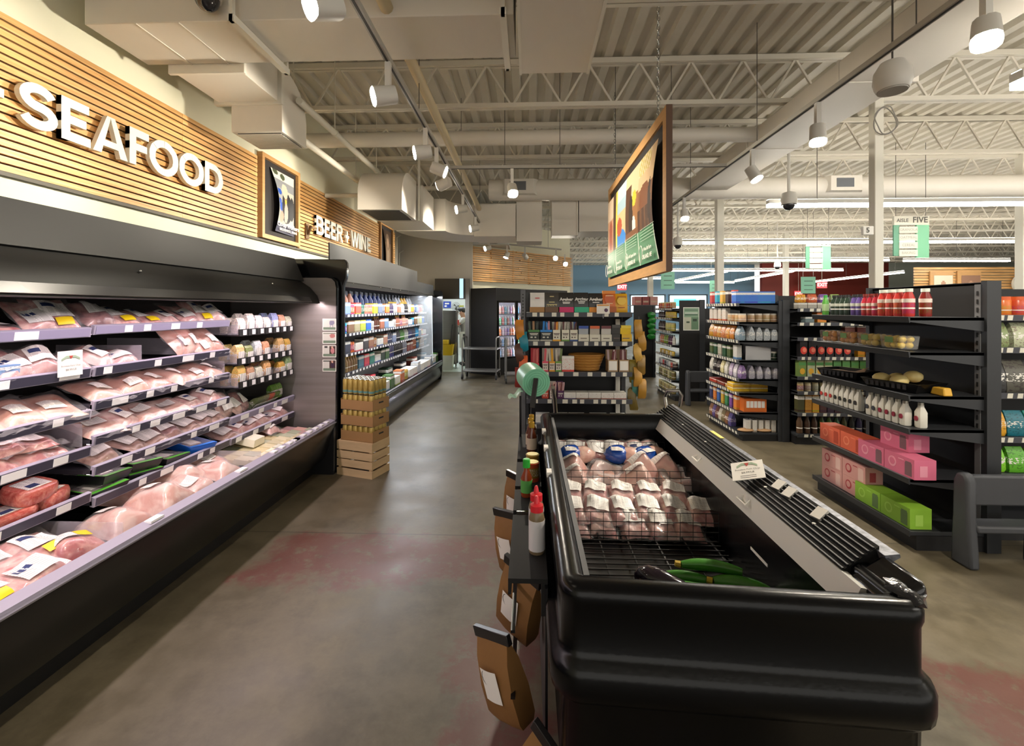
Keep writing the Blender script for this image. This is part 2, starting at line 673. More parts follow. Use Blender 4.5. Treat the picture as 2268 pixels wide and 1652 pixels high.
# ---- wood slat cladding on the left wall
def wood_material():
    m = bpy.data.materials.new('honey_wood')
    m.use_nodes = True
    nt = m.node_tree
    N, L = nt.nodes.new, nt.links.new
    b = nt.nodes['Principled BSDF']
    b.inputs['Roughness'].default_value = .42
    tc = N('ShaderNodeTexCoord')
    oi = N('ShaderNodeObjectInfo')
    mp = N('ShaderNodeMapping')
    mp.inputs['Scale'].default_value = (1.2, 1.2, 26)
    L(tc.outputs['Object'], mp.inputs[0])
    nz = N('ShaderNodeTexNoise')
    nz.noise_dimensions = '4D'
    nz.inputs['Scale'].default_value = 1.6
    nz.inputs['Detail'].default_value = 7
    nz.inputs['Distortion'].default_value = .8
    mw = N('ShaderNodeMath')
    mw.operation = 'MULTIPLY'
    mw.inputs[1].default_value = 40
    L(oi.outputs['Random'], mw.inputs[0])
    L(mw.outputs[0], nz.inputs['W'])
    L(mp.outputs[0], nz.inputs['Vector'])
    r = N('ShaderNodeValToRGB')
    r.color_ramp.elements[0].position = .25
    r.color_ramp.elements[0].color = (*lin('b9854a'), 1)
    r.color_ramp.elements[1].position = .72
    r.color_ramp.elements[1].color = (*lin('f0c48a'), 1)
    e = r.color_ramp.elements.new(.5)
    e.color = (*lin('e0ad6c'), 1)
    L(nz.outputs['Fac'], r.inputs[0])
    hv = N('ShaderNodeHueSaturation')
    mr = N('ShaderNodeMapRange')
    mr.inputs[3].default_value, mr.inputs[4].default_value = .84, 1.1
    L(oi.outputs['Random'], mr.inputs[0])
    L(mr.outputs[0], hv.inputs['Value'])
    L(r.outputs[0], hv.inputs['Color'])
    L(hv.outputs[0], b.inputs['Base Color'])
    return m

wood = wood_material()
gap_dark = mat('slat_backing', '2b2018', .8)
clad = thing('wall_cladding', 'honey coloured horizontal wood slats along the cream wall', None, (-3.2, 0, 2.43))
clad.pop('category', None)
clad['kind'] = 'structure'
NS, SP = 19, .0508
MB().box(0.0, .012, -1.2, 5.16, 0, .965).box(0, .012, 6.1, 10.6, 0, .965).build('backing_board', gap_dark, clad, smooth=False)
for a, b in ((-1.2, 1.66), (1.66, 4.02), (4.02, 5.16), (6.12, 8.42), (8.42, 9.42), (10.4, 10.6)):
    me = MB().box(.012, .034, a + .001, b - .001, 0, SP - .0125).mesh('slat', smooth=False)
    me.materials.append(wood)
    for k in range(NS):
        o = put(me, 'slat', None, clad)
        o.location = (0, 0, k * SP)
tr = MB().box(-3.2, -3.17, -1.2, 10.6, 2.405, 2.43).build('trim_1', mat('bronze_trim', '4c463b', .5), smooth=False)
struct(tr, 'thin dark trim under the wood slats')

# angled slat panel over the cooler
ang = thing('slat_wall_panel', 'staggered wood lath panel on the angled wall', None, (AX, AY, 2.29), AD)
ang.pop('category', None)
ang['kind'] = 'structure'
lath = {}
rd = random.Random(3)
for k in range(16):
    xx, j = .05, 0
    cuts = [.05] + sorted(rd.uniform(.3, AL - .3) for _ in range(3)) + [AL - .02 + rd.uniform(-.04, .03)]
    for a, b in zip(cuts, cuts[1:]):
        if b - a < .15:
            continue
        dp = .02 + .02 * rd.randint(0, 2)
        MB().box(a, b, .1 - dp - .02, .1 - .005, k * .0555, k * .0555 + .036).build('slat', wood, ang, smooth=False)
for a in (.12, .7, 1.5, 2.1, 2.9, 3.6):
    MB().box(a, a + .05, .085, .1, -.01, .885).build('batten', wood, ang, smooth=False)

# ---- raised sign letters
def letter(mb, ch, y0, y1, z0, h, d0, d1):
    w = y1 - y0
    t = .21
    tw = t * h / w

    cnt = [0]

    def pr(poly):
        cnt[0] += 1
        mb.prism([(y0 + u * w, z0 + v * h) for u, v in poly], 'x', d0, d1 + .0006 * (cnt[0] % 5))

    def rc(a, b, c, d):
        pr([(a, c), (b, c), (b, d), (a, d)])

    def arc(cu, cv, ru, rv, a0, a1, n=18, tu=None, tv=None):
        tu = tw if tu is None else tu
        tv = t if tv is None else tv
        for i in range(n):
            q = [math.radians(a0 + (a1 - a0) * (i + e) / n) for e in (0, 1)]
            p = [(cu + ru * math.cos(q[0]), cv + rv * math.sin(q[0])), (cu + ru * math.cos(q[1]), cv + rv * math.sin(q[1])),
                 (cu + (ru - tu) * math.cos(q[1]), cv + (rv - tv) * math.sin(q[1])), (cu + (ru - tu) * math.cos(q[0]), cv + (rv - tv) * math.sin(q[0]))]
            pr(p)
    if ch == 'S':
        th = t * h * .98
        rh, rv = (w - th) / 2, (h - th) / 4
        cl_ = [(w * .5 + rh * .93 * math.cos(a), h * .5 + rv + rv * math.sin(a)) for a in (math.radians(18 + 252 * k / 16) for k in range(17))]
        cl_ += [(w * .5 + rh * math.cos(a), h * .5 - rv + rv * math.sin(a)) for a in (math.radians(90 - 250 * k / 16) for k in range(1, 17))]
        L_, R_ = [], []
        for k, (a, b) in enumerate(cl_):
            p, q = cl_[max(0, k - 1)], cl_[min(len(cl_) - 1, k + 1)]
            dx, dz = q[0] - p[0], q[1] - p[1]
            ln = math.hypot(dx, dz)
            nx, nz = -dz / ln * th / 2, dx / ln * th / 2
            L_.append(((a + nx) / w, (b + nz) / h))
            R_.append(((a - nx) / w, (b - nz) / h))
        for k in range(len(cl_) - 1):
            mb.prism([(y0 + u * w, z0 + v * h) for u, v in (L_[k], L_[k + 1], R_[k + 1], R_[k])], 'x', d0, d1)
    elif ch in 'EF':
        rc(0, tw, 0, 1)
        rc(0, .95, 1 - t, 1)
        rc(0, .85, .41, .41 + t * .95)
        if ch == 'E':
            rc(0, 1, 0, t)
    elif ch == 'A':
        k = tw * 1.05
        pr([(0, 0), (k, 0), (.5 + k * .0, 1 - .0), (.5 - k * .5, 1)])
        pr([(1 - k, 0), (1, 0), (.5 + k * .5, 1), (.5 - k * .1, 1)])
        rc(.2, .8, .2, .2 + t * .8)
    elif ch == 'O':
        arc(.5, .5, .5, .52, 0, 360, 36)
    elif ch == 'D':
        rc(0, tw, 0, 1)
        rc(0, .46, 1 - t, 1)
        rc(0, .46, 0, t)
        arc(.45, .5, .55, .5, -90, 90, 20)
    elif ch in 'BR':
        rc(0, tw, 0, 1)
        rc(0, .55, 1 - t * .85, 1)
        rc(0, .55, .44, .44 + t * .8)
        arc(.55, .72, .38, .28, -90, 90, 14, tw, t * .85)
        if ch == 'B':
            rc(0, .58, 0, t * .85)
            arc(.56, .3, .44, .3, -90, 90, 14, tw, t * .85)
        else:
            pr([(.42, .48), (.42 + tw, .48), (1.02, 0), (1.02 - tw * 1.05, 0)])
    elif ch == 'W':
        k = tw * .82
        for a, b, c, d in ((0, 1, .22, 0), (.5 - k * .5, 1, .22, 0), (.5 - k * .5, 1, .78 - k, 0), (1 - k, 1, .78 - k, 0)):
            pr([(a, b), (a + k, b), (c + k, d), (c, d)] if a < c else [(c, d), (c + k, d), (a + k, b), (a, b)])
    elif ch == 'I':
        rc(0, 1, 0, 1)
    elif ch == 'N':
        rc(0, tw, 0, 1)
        rc(1 - tw, 1, 0, 1)
        pr([(0, 1), (tw, 1), (1, 0), (1 - tw, 0)])
    elif ch == '+':
        rc(.34, .66, .12, .82)
        rc(0, 1, .38, .56)

sign_face = mat('sign_letter_white', 'ece9dc', .5)
sign = thing('wall_sign', 'large raised white letters reading + SEAFOOD on the wood slats', 'sign', (-3.2, 0, 2.735))
for ch, a, b in (('+', 2.36, 2.56), ('S', 2.635, 2.868), ('E', 2.888, 3.088), ('A', 3.108, 3.386), ('F', 3.402, 3.59), ('O', 3.585, 3.892), ('O', 3.902, 4.205), ('D', 4.222, 4.477)):
    mb = MB()
    letter(mb, ch, a, b, 0, .285, .06, .095)
    mb.build('letter', sign_face, sign, smooth=False)
sign = thing('wall_sign', 'raised white letters reading BEER + WINE on the wood slats', 'sign', (-3.2, 0, 2.695))
for ch, a, b in (('B', 6.52, 6.76), ('E', 6.79, 6.98), ('E', 7.01, 7.2), ('R', 7.23, 7.47), ('+', 7.57, 7.73), ('W', 7.82, 8.17), ('I', 8.2, 8.265), ('N', 8.3, 8.55), ('E', 8.6, 8.8)):
    mb = MB()
    letter(mb, ch, a, b, 0, .28, .055, .085)
    mb.build('letter', sign_face, sign, smooth=False)

# ---- framed posters on the wall
def ell(u, v, cu, cv, ru, rv):
    return ((u - cu) / ru) ** 2 + ((v - cv) / rv) ** 2 < 1

def worker_poster(u, v):
    c = hx('cfcabd')
    if v > .72:
        c = hx('ddd9cc') if v > .86 else hx('8c8f94')
    if v < .72:
        c = hx('a9a9a6') if u < .45 else hx('c3bfb4')
    if ell(u, v, .16, .965, .11, .05) or ell(u, v, .46, .93, .11, .05):
        c = hx('4d5640')
    if ell(u, v, .14, .66, .13, .05) or ell(u, v, .1, .5, .09, .05) or ell(u, v, .17, .42, .12, .07):
        c = hx('2a57b8')
    if ell(u, v, .56, .43, .33, .26):
        c = hx('2d2f36')
    if ell(u, v, .88, .45, .14, .2):
        c = hx('3a3d42')
    if ell(u, v, .5, .62, .1, .1):
        c = hx('93745f')
    if ell(u, v, .48, .7, .17, .12):
        c = hx('c9c1ad')
    if abs(u - .5) < .06 and .42 < v < .56:
        c = hx('d8b64a')
    if ell(u, v, .52, .34, .13, .16):
        c = hx('b9aaa0')
    if ell(u, v, .22, .26, .15, .09):
        c = hx('c79a86')
    if v < .14:
        c = hx('3a3a55')
    return c

def wall_poster(y0, y1, z0, z1, label, fn, curl=.05):
    t = thing('framed_poster', label, 'poster', (-3.2, y0, z0))
    w, h = y1 - y0, z1 - z0
    fw = .05
    fm = mat('poster_frame_wood', 'c99a62', .45, noise=.1, nscale=5, stretch=(1, 1, 8))
    mb = MB()
    mb.box(0, .07, 0, fw, 0, h).box(0, .07, w - fw, w, 0, h).box(0, .07, fw, w - fw, 0, fw).box(0, .07, fw, w - fw, h - fw, h)
    mb.build('frame', fm, t, smooth=False)
    MB().box(.005, .03, fw, w - fw, fw, h - fw).build('backing_board', mat('poster_backing', '26211f', .7), t, smooth=False)

    def pos(u, v):
        lift = .025 + curl * math.sin(PI * min(1, v)) * (1 - u) + .03 * (1 - v) * (1 - u)
        inset = .16 + .10 * (1 - u) * math.sin(PI * (1 - v) * .8)
        return (lift + .02, fw + w * inset * (1 - u) + (w - 2 * fw - .09) * u * 1.0 + .015, fw + .07 + (h - 2 * fw - .14) * v)
    ink_sheet('sheet', fn, 48, 64, pos, vcol('poster_ink', .4), t)
    return t, w, h

t, w, h = wall_poster(5.2, 6.08, 2.44, 3.45, 'framed poster of a shop worker in an apron beside the SEAFOOD letters', worker_poster)
text('Co-op Workers', .078, paper, t, (.098, w * .6, .215), (PI / 2, 0, PI / 2), bold=.002)
text('BRUNSWICK, MAINE', .045, paper, t, (.098, w * .6, .155), (PI / 2, 0, PI / 2), bold=.001)

def mugshot(u, v):
    c = hx('4a382c') if v > .7 else hx('7d634c')
    if ell(u, v, .5, .35, .3, .45):
        c = hx('b49f8a')
    if ell(u, v, .5, .72, .26, .2):
        c = hx('87705c')
    if ell(u, v, .5, .7, .14, .12):
        c = hx('c3a58e')
    return c
wall_poster(9.46, 10.36, 2.3, 3.45, 'dark framed portrait poster beyond the BEER + WINE letters', mugshot, .02)

# old hinge bracket left on the slats
b = MB().box(0, .02, 0, .1, -.11, .11).bar((.02, .04, .06), (.12, .12, .05), .025).bar((.02, .05, -.05), (.07, .05, .08), .03)
tag(b.build('wall_bracket', mat('old_steel', '6b5640', .45, metal=.7), loc=(-3.165, 6.27, 2.7)), 'small brown metal bracket screwed to the slats before the BEER sign', 'bracket')
# conduits beyond the slat wall
for k, (ya, za, zb) in enumerate(((10.75, 2.2, 3.3), (10.95, 2.2, 2.95))):
    o = MB().tube([(-3.17, ya, za), (-3.17, ya, zb), (-3.1, ya + .12, zb + .08)], .012).build('conduit', mat('conduit_paint', 'c9c6bc', .5), smooth=True)
    tag(o, ('tall' if k == 0 else 'short') + ' thin painted conduit on the grey wall beyond the slats', 'conduit')
# ================================================================ DUCTS, PIPES, LAMPS
duct = mat('painted_duct', 'd8d2c7', .5, noise=.03, nscale=1.5)
grille_dark = mat('grille_dark', '3a3733', .6)

# main duct across the aisle, its branch with a curved outlet
t = thing('air_duct', 'wide rectangular painted duct crossing the aisle above the SEAFOOD letters', 'duct', (-3.05, 3.25, 3.55))
MB().box(0, 2.95, -.26, .26, 0, .62).build('duct_body', duct, t, bevel=.006)
for i, xx in enumerate((.36, .66)):
    MB().box(xx, xx + .008, -.26, .26, -.006, 0).build('seam', duct, t, smooth=False)
for xx in (1.06, 2.86):
    MB().box(xx, xx + .045, -.34, .36, -.05, -.004).box(xx + .01, xx + .035, -.34, -.31, -.05, 1.0).box(xx + .01, xx + .035, .33, .36, -.05, 1.0).build('hanger_strap', offwhite, t, smooth=False)
t = thing('duct_outlet', 'painted duct branch curving down to a slotted grille near the SEAFOOD letters', 'duct', (-2.5, 4.08, 3.23))
MB().box(-.36, .2, -.56, .0, .27, .62).build('duct_neck', duct, t, bevel=.005)
MB().box(-.4, .24, -.025, .02, .245, .64).build('flange', offwhite, t, bevel=.004)
MB().box(-.39, .235, -.565, -.535, .25, .56).build('flange', offwhite, t, bevel=.004)
arc_ = [(.0, .0), (.45, .0), (.455, .25)] + [(.45 * math.cos(a) * .9 + .045, .25 + .35 * math.sin(a)) for a in (x * PI / 16 for x in range(1, 8))] + [(0, .62)]
MB().prism(arc_, 'x', -.25, .23).build('duct_elbow', duct, t, bevel=.004)
MB().box(-.21, .2, .03, .42, -.006, .0).build('grille_back', grille_dark, t, smooth=False)
for k in range(18):
    MB().box(-.21, .2, .035 + k * .0215, .045 + k * .0215, -.014, -.006).build('grille_bar', offwhite, t, smooth=False)
t = thing('air_duct', 'wide painted duct running away beside the endcap lamp track', 'duct', (3.3, 0, 3.75))
MB().prism([(-.33, .0), (.3, 0), (.37, .07), (.37, .2), (-.35, .2), (-.35, .03)], 'y', -3, 8.35).build('duct_body', duct, t, bevel=.01)
for yy in (.8, 2.6, 4.4, 6.2):
    MB().box(-.36, .38, yy, yy + .03, -.008, .21).build('seam', duct, t, smooth=False)

t = thing('air_duct', 'square painted duct running overhead toward the jerky shelf', 'duct', (.2, 1.2, 3.5))
MB().box(-.27, .28, -4, 2.46, 0, .5).build('duct_body', duct, t, bevel=.006)
MB().box(-.275, -.255, -4, 2.47, -.006, .02).box(.265, .285, -4, 2.47, -.006, .02).build('edge_seam', offwhite, t, smooth=False)

# second outlet and the duct bending to the back wall
t = thing('duct_outlet', 'rounded painted duct outlet hanging near the BEER + WINE letters', 'duct', (-2.1, 6.32, 3.0))
cv = [(.0, .0), (.82, .0), (.82, .62), (.4, .62)] + [(.4 - .4 * math.sin(a), .22 + .4 * math.cos(a)) for a in (x * PI / 16 for x in range(1, 8))]
MB().prism(cv, 'x', -.33, .31).build('duct_elbow', duct, t, bevel=.004)
MB().box(-.28, .26, .06, .76, -.006, 0).build('grille_back', grille_dark, t, smooth=False)
MB().box(-.3, .4, .88, 1.7, 0, .58).build('duct_neck', duct, t, bevel=.005)
MB().box(.33, .36, .83, .87, 0.0, 1.556).build('hanger_strap', offwhite, t, smooth=False)
rings = []
for k in range(9):
    a = k / 8 * PI / 2
    cx, cy = -2.4 + 1.35, 8.02
    # quarter turn from +Y to +X
    for_r = []
    c0 = (-1.05 - .9 * math.cos(a), 8.1 + .95 * math.sin(a))
    nrm = (-math.cos(a), math.sin(a))
    for s_, z_ in ((-.45, 3.0), (.45, 3.0), (.45, 3.58), (-.45, 3.58)):
        for_r.append((c0[0] + nrm[0] * s_, c0[1] + nrm[1] * s_, z_))
    rings.append(for_r)
mb = MB().loft(rings)
mb.box(-1.05, -.25, 8.62, 9.5, 2.98, 3.6)
o = MB().box(.98, 2.2, 8.85, 9.6, 3.1, 3.95).build('air_duct', duct, bevel=.005)
tag(o, 'large box duct behind the hanging farm poster', 'duct')
o = mb.build('air_duct', duct, bevel=.004)
tag(o, 'painted duct bending round to run along the back of the shop', 'duct')
o = MB().box(-.24, .26, 8.75, 9.3, 2.9, 3.7).build('air_duct', duct, bevel=.005)
tag(o, 'short upright box duct in the middle of the back duct run', 'duct')
o = MB().box(.45, .95, 8.83, 9.2, 3.02, 3.9).box(.93, .96, 8.82, 9.22, 3.02, 3.96).build('air_duct', duct, bevel=.005)
tag(o, 'stepped box duct hung above the hanging farm poster', 'duct')
# round ducts
o = MB().tube([(-3.15, 6, 3.865), (3.4, 6, 3.87)], .095, 16).build('round_duct', duct)
tag(o, 'thin round painted duct crossing between the two outlets', 'duct')
t = thing('round_duct', 'long round painted duct over the aisles with grilled side boxes', 'duct', (0, 8.6, 3.85))
MB().tube([(-.75, 0, 0), (28, 0, 0)], .2, 20).build('duct_body', duct, t)
for xx in (-.45, 5.45, 10.5):
    MB().hexa([(xx, -.25, -.12), (xx + .55, -.25, -.12), (xx + .7, 0, -.15), (xx - .1, 0, -.15), (xx, -.25, .15), (xx + .55, -.25, .15), (xx + .7, 0, .18), (xx - .1, 0, .18)]).build('side_box', duct, t, bevel=.005)
    MB().box(xx + .1, xx + .4, -.262, -.25, -.06, .1).build('grille', mat('grey_grille', '63666a', .5), t, smooth=False)
# sprinkler pipes along the left
pipe_m = mat('painted_pipe', 'd4cfc0', .5)
for lab, X, Z, ya, yb, r in (('thin painted sprinkler pipe beside the SEAFOOD outlet grille', -2.2, 3.59, 4.25, 6.75, .034), ('painted sprinkler pipe nearest the cream wall', -2.6, 3.54, 4.1, 7.0, .04)):
    t = thing('sprinkler_pipe', lab, 'pipe', (X, 0, Z))
    MB().tube([(0, ya, 0), (0, yb, 0)], r, 10).build('pipe_run', pipe_m, t)
    for yy in (ya + .8, yb - .3):
        MB().tube([(0, yy, r), (0, yy, 4.556 - Z)], .006, 6).tube([(0, yy - .015, 0), (0, yy + .015, 0)], r + .006, 10).build('pipe_hanger', pipe_m, t)
o = MB().tube([(-.95, 2.6, 3.62), (-.95, 5.6, 3.56), (-.95, 5.62, 3.56), (-.95, 9.2, 3.5)], .045, 10).build('sprinkler_pipe', mat('tan_pipe', 'c9b995', .5))
tag(o, 'tan painted pipe running beside the lamp track', 'pipe')
o = MB().tube([(-3.15, 6.9, 3.35), (-2.6, 6.9, 3.35), (-2.3, 6.9, 3.35)], .035, 10).build('sprinkler_pipe', pipe_m)
tag(o, 'short painted pipe from the wall to the rounded outlet', 'pipe')

# ---- light tracks
track_m = mat('track_grey', 'a8a49b', .45)
slot_m = mat('track_slot', '2a2724', .6)
def track(label, p0, p1, slot=True):
    t = thing('light_track', label, 'light track')
    MB().bar(p0, p1, .04, .035).build('rail', track_m, t, smooth=False)
    q0, q1 = Vector(p0) - Vector((0, 0, .0185)), Vector(p1) - Vector((0, 0, .0185))
    if slot:
        MB().bar(q0, q1, .014, .004).build('slot', slot_m, t, smooth=False)
    d = Vector(p1) - Vector(p0)
    for k in range(1, 5):
        p = Vector(p0) + d * (k / 5)
        MB().tube([p + Vector((0, 0, .018)), (p.x, p.y, 4.556)], .004, 5).build('hanger_rod', steel_dark, t)
    return t
track('long grey lamp track over the meat aisle', (-.95, -1, 3.3), (-.95, 11.2, 3.24))
track('grey lamp track crossing the shop beneath the round duct', (-.95, 5.42, 3.3), (2.36, 5.45, 3.3))
track('long grey lamp track over the endcap shelves', (2.36, -1, 3.3), (2.36, 8.6, 3.3))
track('short grey lamp track slanting in front of the angled slat panel', (-.95, 11.2, 3.24), (.9, 12.6, 3.24))

lamp_white = mat('lamp_housing', 'dad7d0', .45)
def lens(k):
    return mat('lamp_glow_%d' % int(k), 'fff3de', .3, emit=k)
def track_head(label, pos, aim, power=60, glow_k=30, size=55, on=True):
    t = thing('track_lamp', label, 'lamp', pos, 0, 'track lamps')
    MB().box(-.018, .018, -.018, .018, -.22, -.0).build('stem', lamp_white, t, smooth=False)
    d = (Vector(aim) - Vector(pos)).normalized()
    a = d.cross(Vector((0, 0, 1))).normalized()
    b = a.cross(d)
    c = Vector((0, 0, -.24))
    L_, r = .15, .062
    def ring(o, s, rr):
        return [o + (a * math.cos(q) + b * math.sin(q)) * rr for q in (2 * PI * (k + .5) / 16 for k in range(16))]
    # squarish can
    def sq(o, rr):
        out = []
        for k in range(16):
            q = 2 * PI * (k + .5) / 16
            cx, cy = math.cos(q), math.sin(q)
            f = .55 + .45 / max(abs(cx), abs(cy))
            out.append(o + (a * cx + b * cy) * rr * f)
        return out
    MB().loft([sq(c - d * .05, r * .9), sq(c + d * (L_ - .05), r), sq(c + d * (L_ - .055), r * .86)], caps=True).build('housing', lamp_white, t)
    MB().loft([sq(c + d * (L_ - .054), r * .9), sq(c + d * (L_ - .045), r * .9)]).build('lens', lens(glow_k) if on else mat('lens_off', '8f8b80', .3), t, smooth=False)
    if on:
        ld = bpy.data.lights.new('track_beam', 'SPOT')
        ld.energy = power
        ld.spot_size = math.radians(size)
        ld.spot_blend = .6
        ld.shadow_soft_size = .06
        ld.color = (1, .90, .74)
        lo = bpy.data.objects.new('track_beam', ld)
        COL.objects.link(lo)
        lo.parent = t
        lo.location = c + d * (L_ + .02)
        lo.rotation_euler = d.to_track_quat('-Z', 'Y').to_euler()
    return t
TX = -.95
for k, (y, aim, lab, pw) in enumerate((
        (2.12, (-2.6, .2, 2.2), 'glaring track lamp at the top edge over the meat aisle', 80),
        (3.02, (-3.1, 1.9, 2.6), 'square lit track lamp beside the duct branch over the meat aisle', 100),
        (4.12, (-3.1, 3.3, 2.8), 'square lit track lamp below the thin round duct', 105),
        (5.15, (-3.1, 5.9, 2.6), 'track lamp turned away beside the crossing track', 90),
        (6.5, (-3.1, 5.6, 2.8), 'small lit track lamp under the tan pipe', 90),
        (8.05, (-3.1, 7.2, 2.8), 'small lit track lamp level with the rounded duct outlet', 85),
        (10.7, (-3.1, 9.6, 2.6), 'small lit track lamp at the far end of the meat aisle track', 90),
        (4.62, (1.0, 4.7, 2.5), 'track lamp turned towards the hanging farm poster', 120),
        (.6, (-2.2, 1.4, .6), 'track lamp over the meat aisle above the frame', 70))):
    track_head(lab, (TX, y, 3.28), aim, pw, on=pw > 0, size=80)
track_head('angled track lamp before the slat panel', (-.55, 11.5, 3.22), (-1.0, 11.2, 2.0), 10, size=100)
track_head('dark unlit track lamp before the slat panel', (-.1, 11.85, 3.22), (.4, 12.7, 2.7), 0, on=False)
track_head('glaring track lamp at the end of the slanting track', (.75, 12.45, 3.24), (.1, 9.5, 2.2), 60, size=90, glow_k=40)
track_head('second lamp at the end of the slanting track', (1.0, 12.6, 3.1), (1.3, 11.0, 2.4), 40, size=90)
for k, (y, aim, lab, pw) in enumerate((
        (2.42, (1.3, 1.3, .8), 'large bright track lamp in the upper corner over the endcaps', 85),
        (3.78, (1.9, 2.9, .6), 'bright track lamp above the endcap of pink drink cases', 105),
        (4.86, (3.1, 4.0, 1.2), 'track lamp seen side-on above the endcap shelves', 60),
        (6.95, (2.2, 5.6, .8), 'small track lamp beside the hanging farm poster', 60))):
    track_head(lab, (2.36, y, 3.28), aim, pw, size=85)
track_head('track lamp just above the frame over the freezer', (2.36, 1.2, 3.28), (2.9, 3.6, .8), 80, size=80)
track_head('white track lamp pointing down on the crossing track', (1.3, 5.44, 3.28), (2.4, 6.2, .8), 70, size=80)
track_head('track lamp on the crossing track above the aisle', (-.2, 5.43, 3.28), (.2, 3.6, 1.0), 60, size=60)

# ---- linear pendant lights over the grocery aisles
led = mat('led_tube', 'fffaf0', .3, emit=19.)
led_case = mat('led_housing', 'e2e0da', .4)
def linear(label, p0, p1, w=.09):
    t = thing('linear_light', label, 'light', (0, 0, 3.2), 0, 'pendant strip lights')
    q0, q1 = Vector((p0[0], p0[1], 0)), Vector((p1[0], p1[1], 0))
    MB().bar(q0 + Vector((0, 0, .03)), q1 + Vector((0, 0, .03)), w, .06).build('housing', led_case, t, smooth=False)
    MB().bar(q0 - Vector((0, 0, .025)), q1 - Vector((0, 0, .025)), w * .95, .05).build('diffuser', led, t, smooth=False)
    MB().bar(q0 + Vector((0, 0, .062)), q1 + Vector((0, 0, .062)), w * .7, .004).build('uplight', mat('led_uplight', 'fff6e6', .3, emit=13.), t, smooth=False)  # unseen glowing strip added on top to brighten the ceiling
    d = q1 - q0
    for k in (.06, .5, .94):
        p = q0 + d * k
        MB().tube([p + Vector((0, 0, .05)), (p.x, p.y, 1.356)], .005, 5).build('suspension_wire', steel_dark, t)
linear('nearest long strip light, over the endcap of pink cases', (3.66, 7.06), (16, 7.08))
linear('second strip light in from the endcaps', (3.67, 11.03), (20, 11.1))
linear('third strip light in from the endcaps, near half', (3.9, 14.99), (11.75, 15.2))
linear('third strip light in from the endcaps, far half', (12.4, 15.4), (15.9, 15.55))
linear('fourth strip light in from the endcaps', (5.2, 19.05), (13.0, 19.2))
linear('strip light running away over the checkouts, first', (8.45, 19.6), (8.49, 26.5))
linear('strip light running away over the checkouts, second', (11.2, 19.6), (12.0, 26.7))
linear('strip light running away before the red wall', (16.4, 20.4), (17.2, 28.7))
linear('far short strip light near the blue wall', (4.5, 24), (7.5, 24.1))
linear('far strip light in front of the bright windows', (9.0, 28), (12.5, 28))
linear('strip light over the aisle just past the frame edge', (3.42, 3.3), (16, 3.35))
linear('strip light over the aisle behind the viewer', (3.7, -.6), (16, -.6))

# ---- columns
col_m = mat('column_paint', 'e0dccf', .5)
for lab, x, y, w in (('white square column standing in front of the juice cartons', 3.96, 5.3, .1), ('white column behind the cereal endcap', 4.15, 10.0, .15),
                     ('slim white column before the red wall', 9.8, 17.6, .16), ('white column at the edge of the far wood wall', 9.4, 8.95, .15), ('far white column by the exit sign', 3.7, 13.9, .15)):
    o = MB().box(-w / 2, w / 2, -w / 2, w / 2, 0, 4.53).build('column', col_m, loc=(x, y, 0), bevel=.008)
    struct(o, lab)
coil = MB().tube([(.12 * math.cos(a), .02 * math.sin(3 * a), .15 * math.sin(a)) for a in (x * PI / 12 for x in range(25))], .006, 6)
tag(coil.tube([(.12 * math.cos(a) + .01, .03 + .02 * math.sin(2 * a), .15 * math.sin(a)) for a in (x * PI / 12 for x in range(25))], .006, 6).build('cable_coil', mat('grey_cable', '8d8983', .5), loc=(3.98, 5.18, 3.7)), 'coil of grey cable hung high on the white column', 'cable')

# ---- speakers, cameras
t = thing('pendant_speaker', 'round white pendant speaker hanging under the ceiling', 'speaker', (2.5, 3.2, 3.1))
MB().lathe([(.02, .2), (.07, .19), (.105, .13), (.112, .06), (.1, .015), (.09, 0)], 24).build('shell', lamp_white, t)
MB().lathe([(.085, 0), (.085, -.01), (.02, -.01)], 24).build('speaker_grille', mat('speaker_grille', 'b3b0a9', .7), t)
MB().tube([(0, 0, .2), (0, 0, 1.4)], .006, 6).build('cable', steel_dark, t)
for lab, x, y, z in (('white dome camera on a pole by the second strip light', 3.42, 10.5, 3.02), ('white pendant camera on a pole by the nearest strip light', 3.83, 6.8, 3.1), ('small white ceiling camera near the red wall', 8.3, 15.4, 2.96)):
    t = thing('dome_camera', lab, 'camera', (x, y, z))
    MB().tube([(0, 0, .2), (0, 0, 4.556 - z)], .022, 8).build('pole', lamp_white, t)
    MB().lathe([(.03, .22), (.09, .2), (.11, .08), (.105, .03)], 16).build('housing', lamp_white, t)
    MB().blob((0, 0, .035), .085, .085, .09, 14, 8).build('dome', mat('camera_dome', '2a2a2e', .08, coat=.5), t)
t = thing('dome_camera', 'white dome camera in front of the main duct', 'camera', (-2.12, 2.9, 3.62))
MB().lathe([(.06, .5), (.07, .1), (.085, .06), (.085, .02)], 18).build('housing', lamp_white, t)
MB().blob((0, 0, .025), .075, .075, .085, 16, 10).build('dome', mat('camera_dome', '2a2a2e', .08, coat=.5), t)

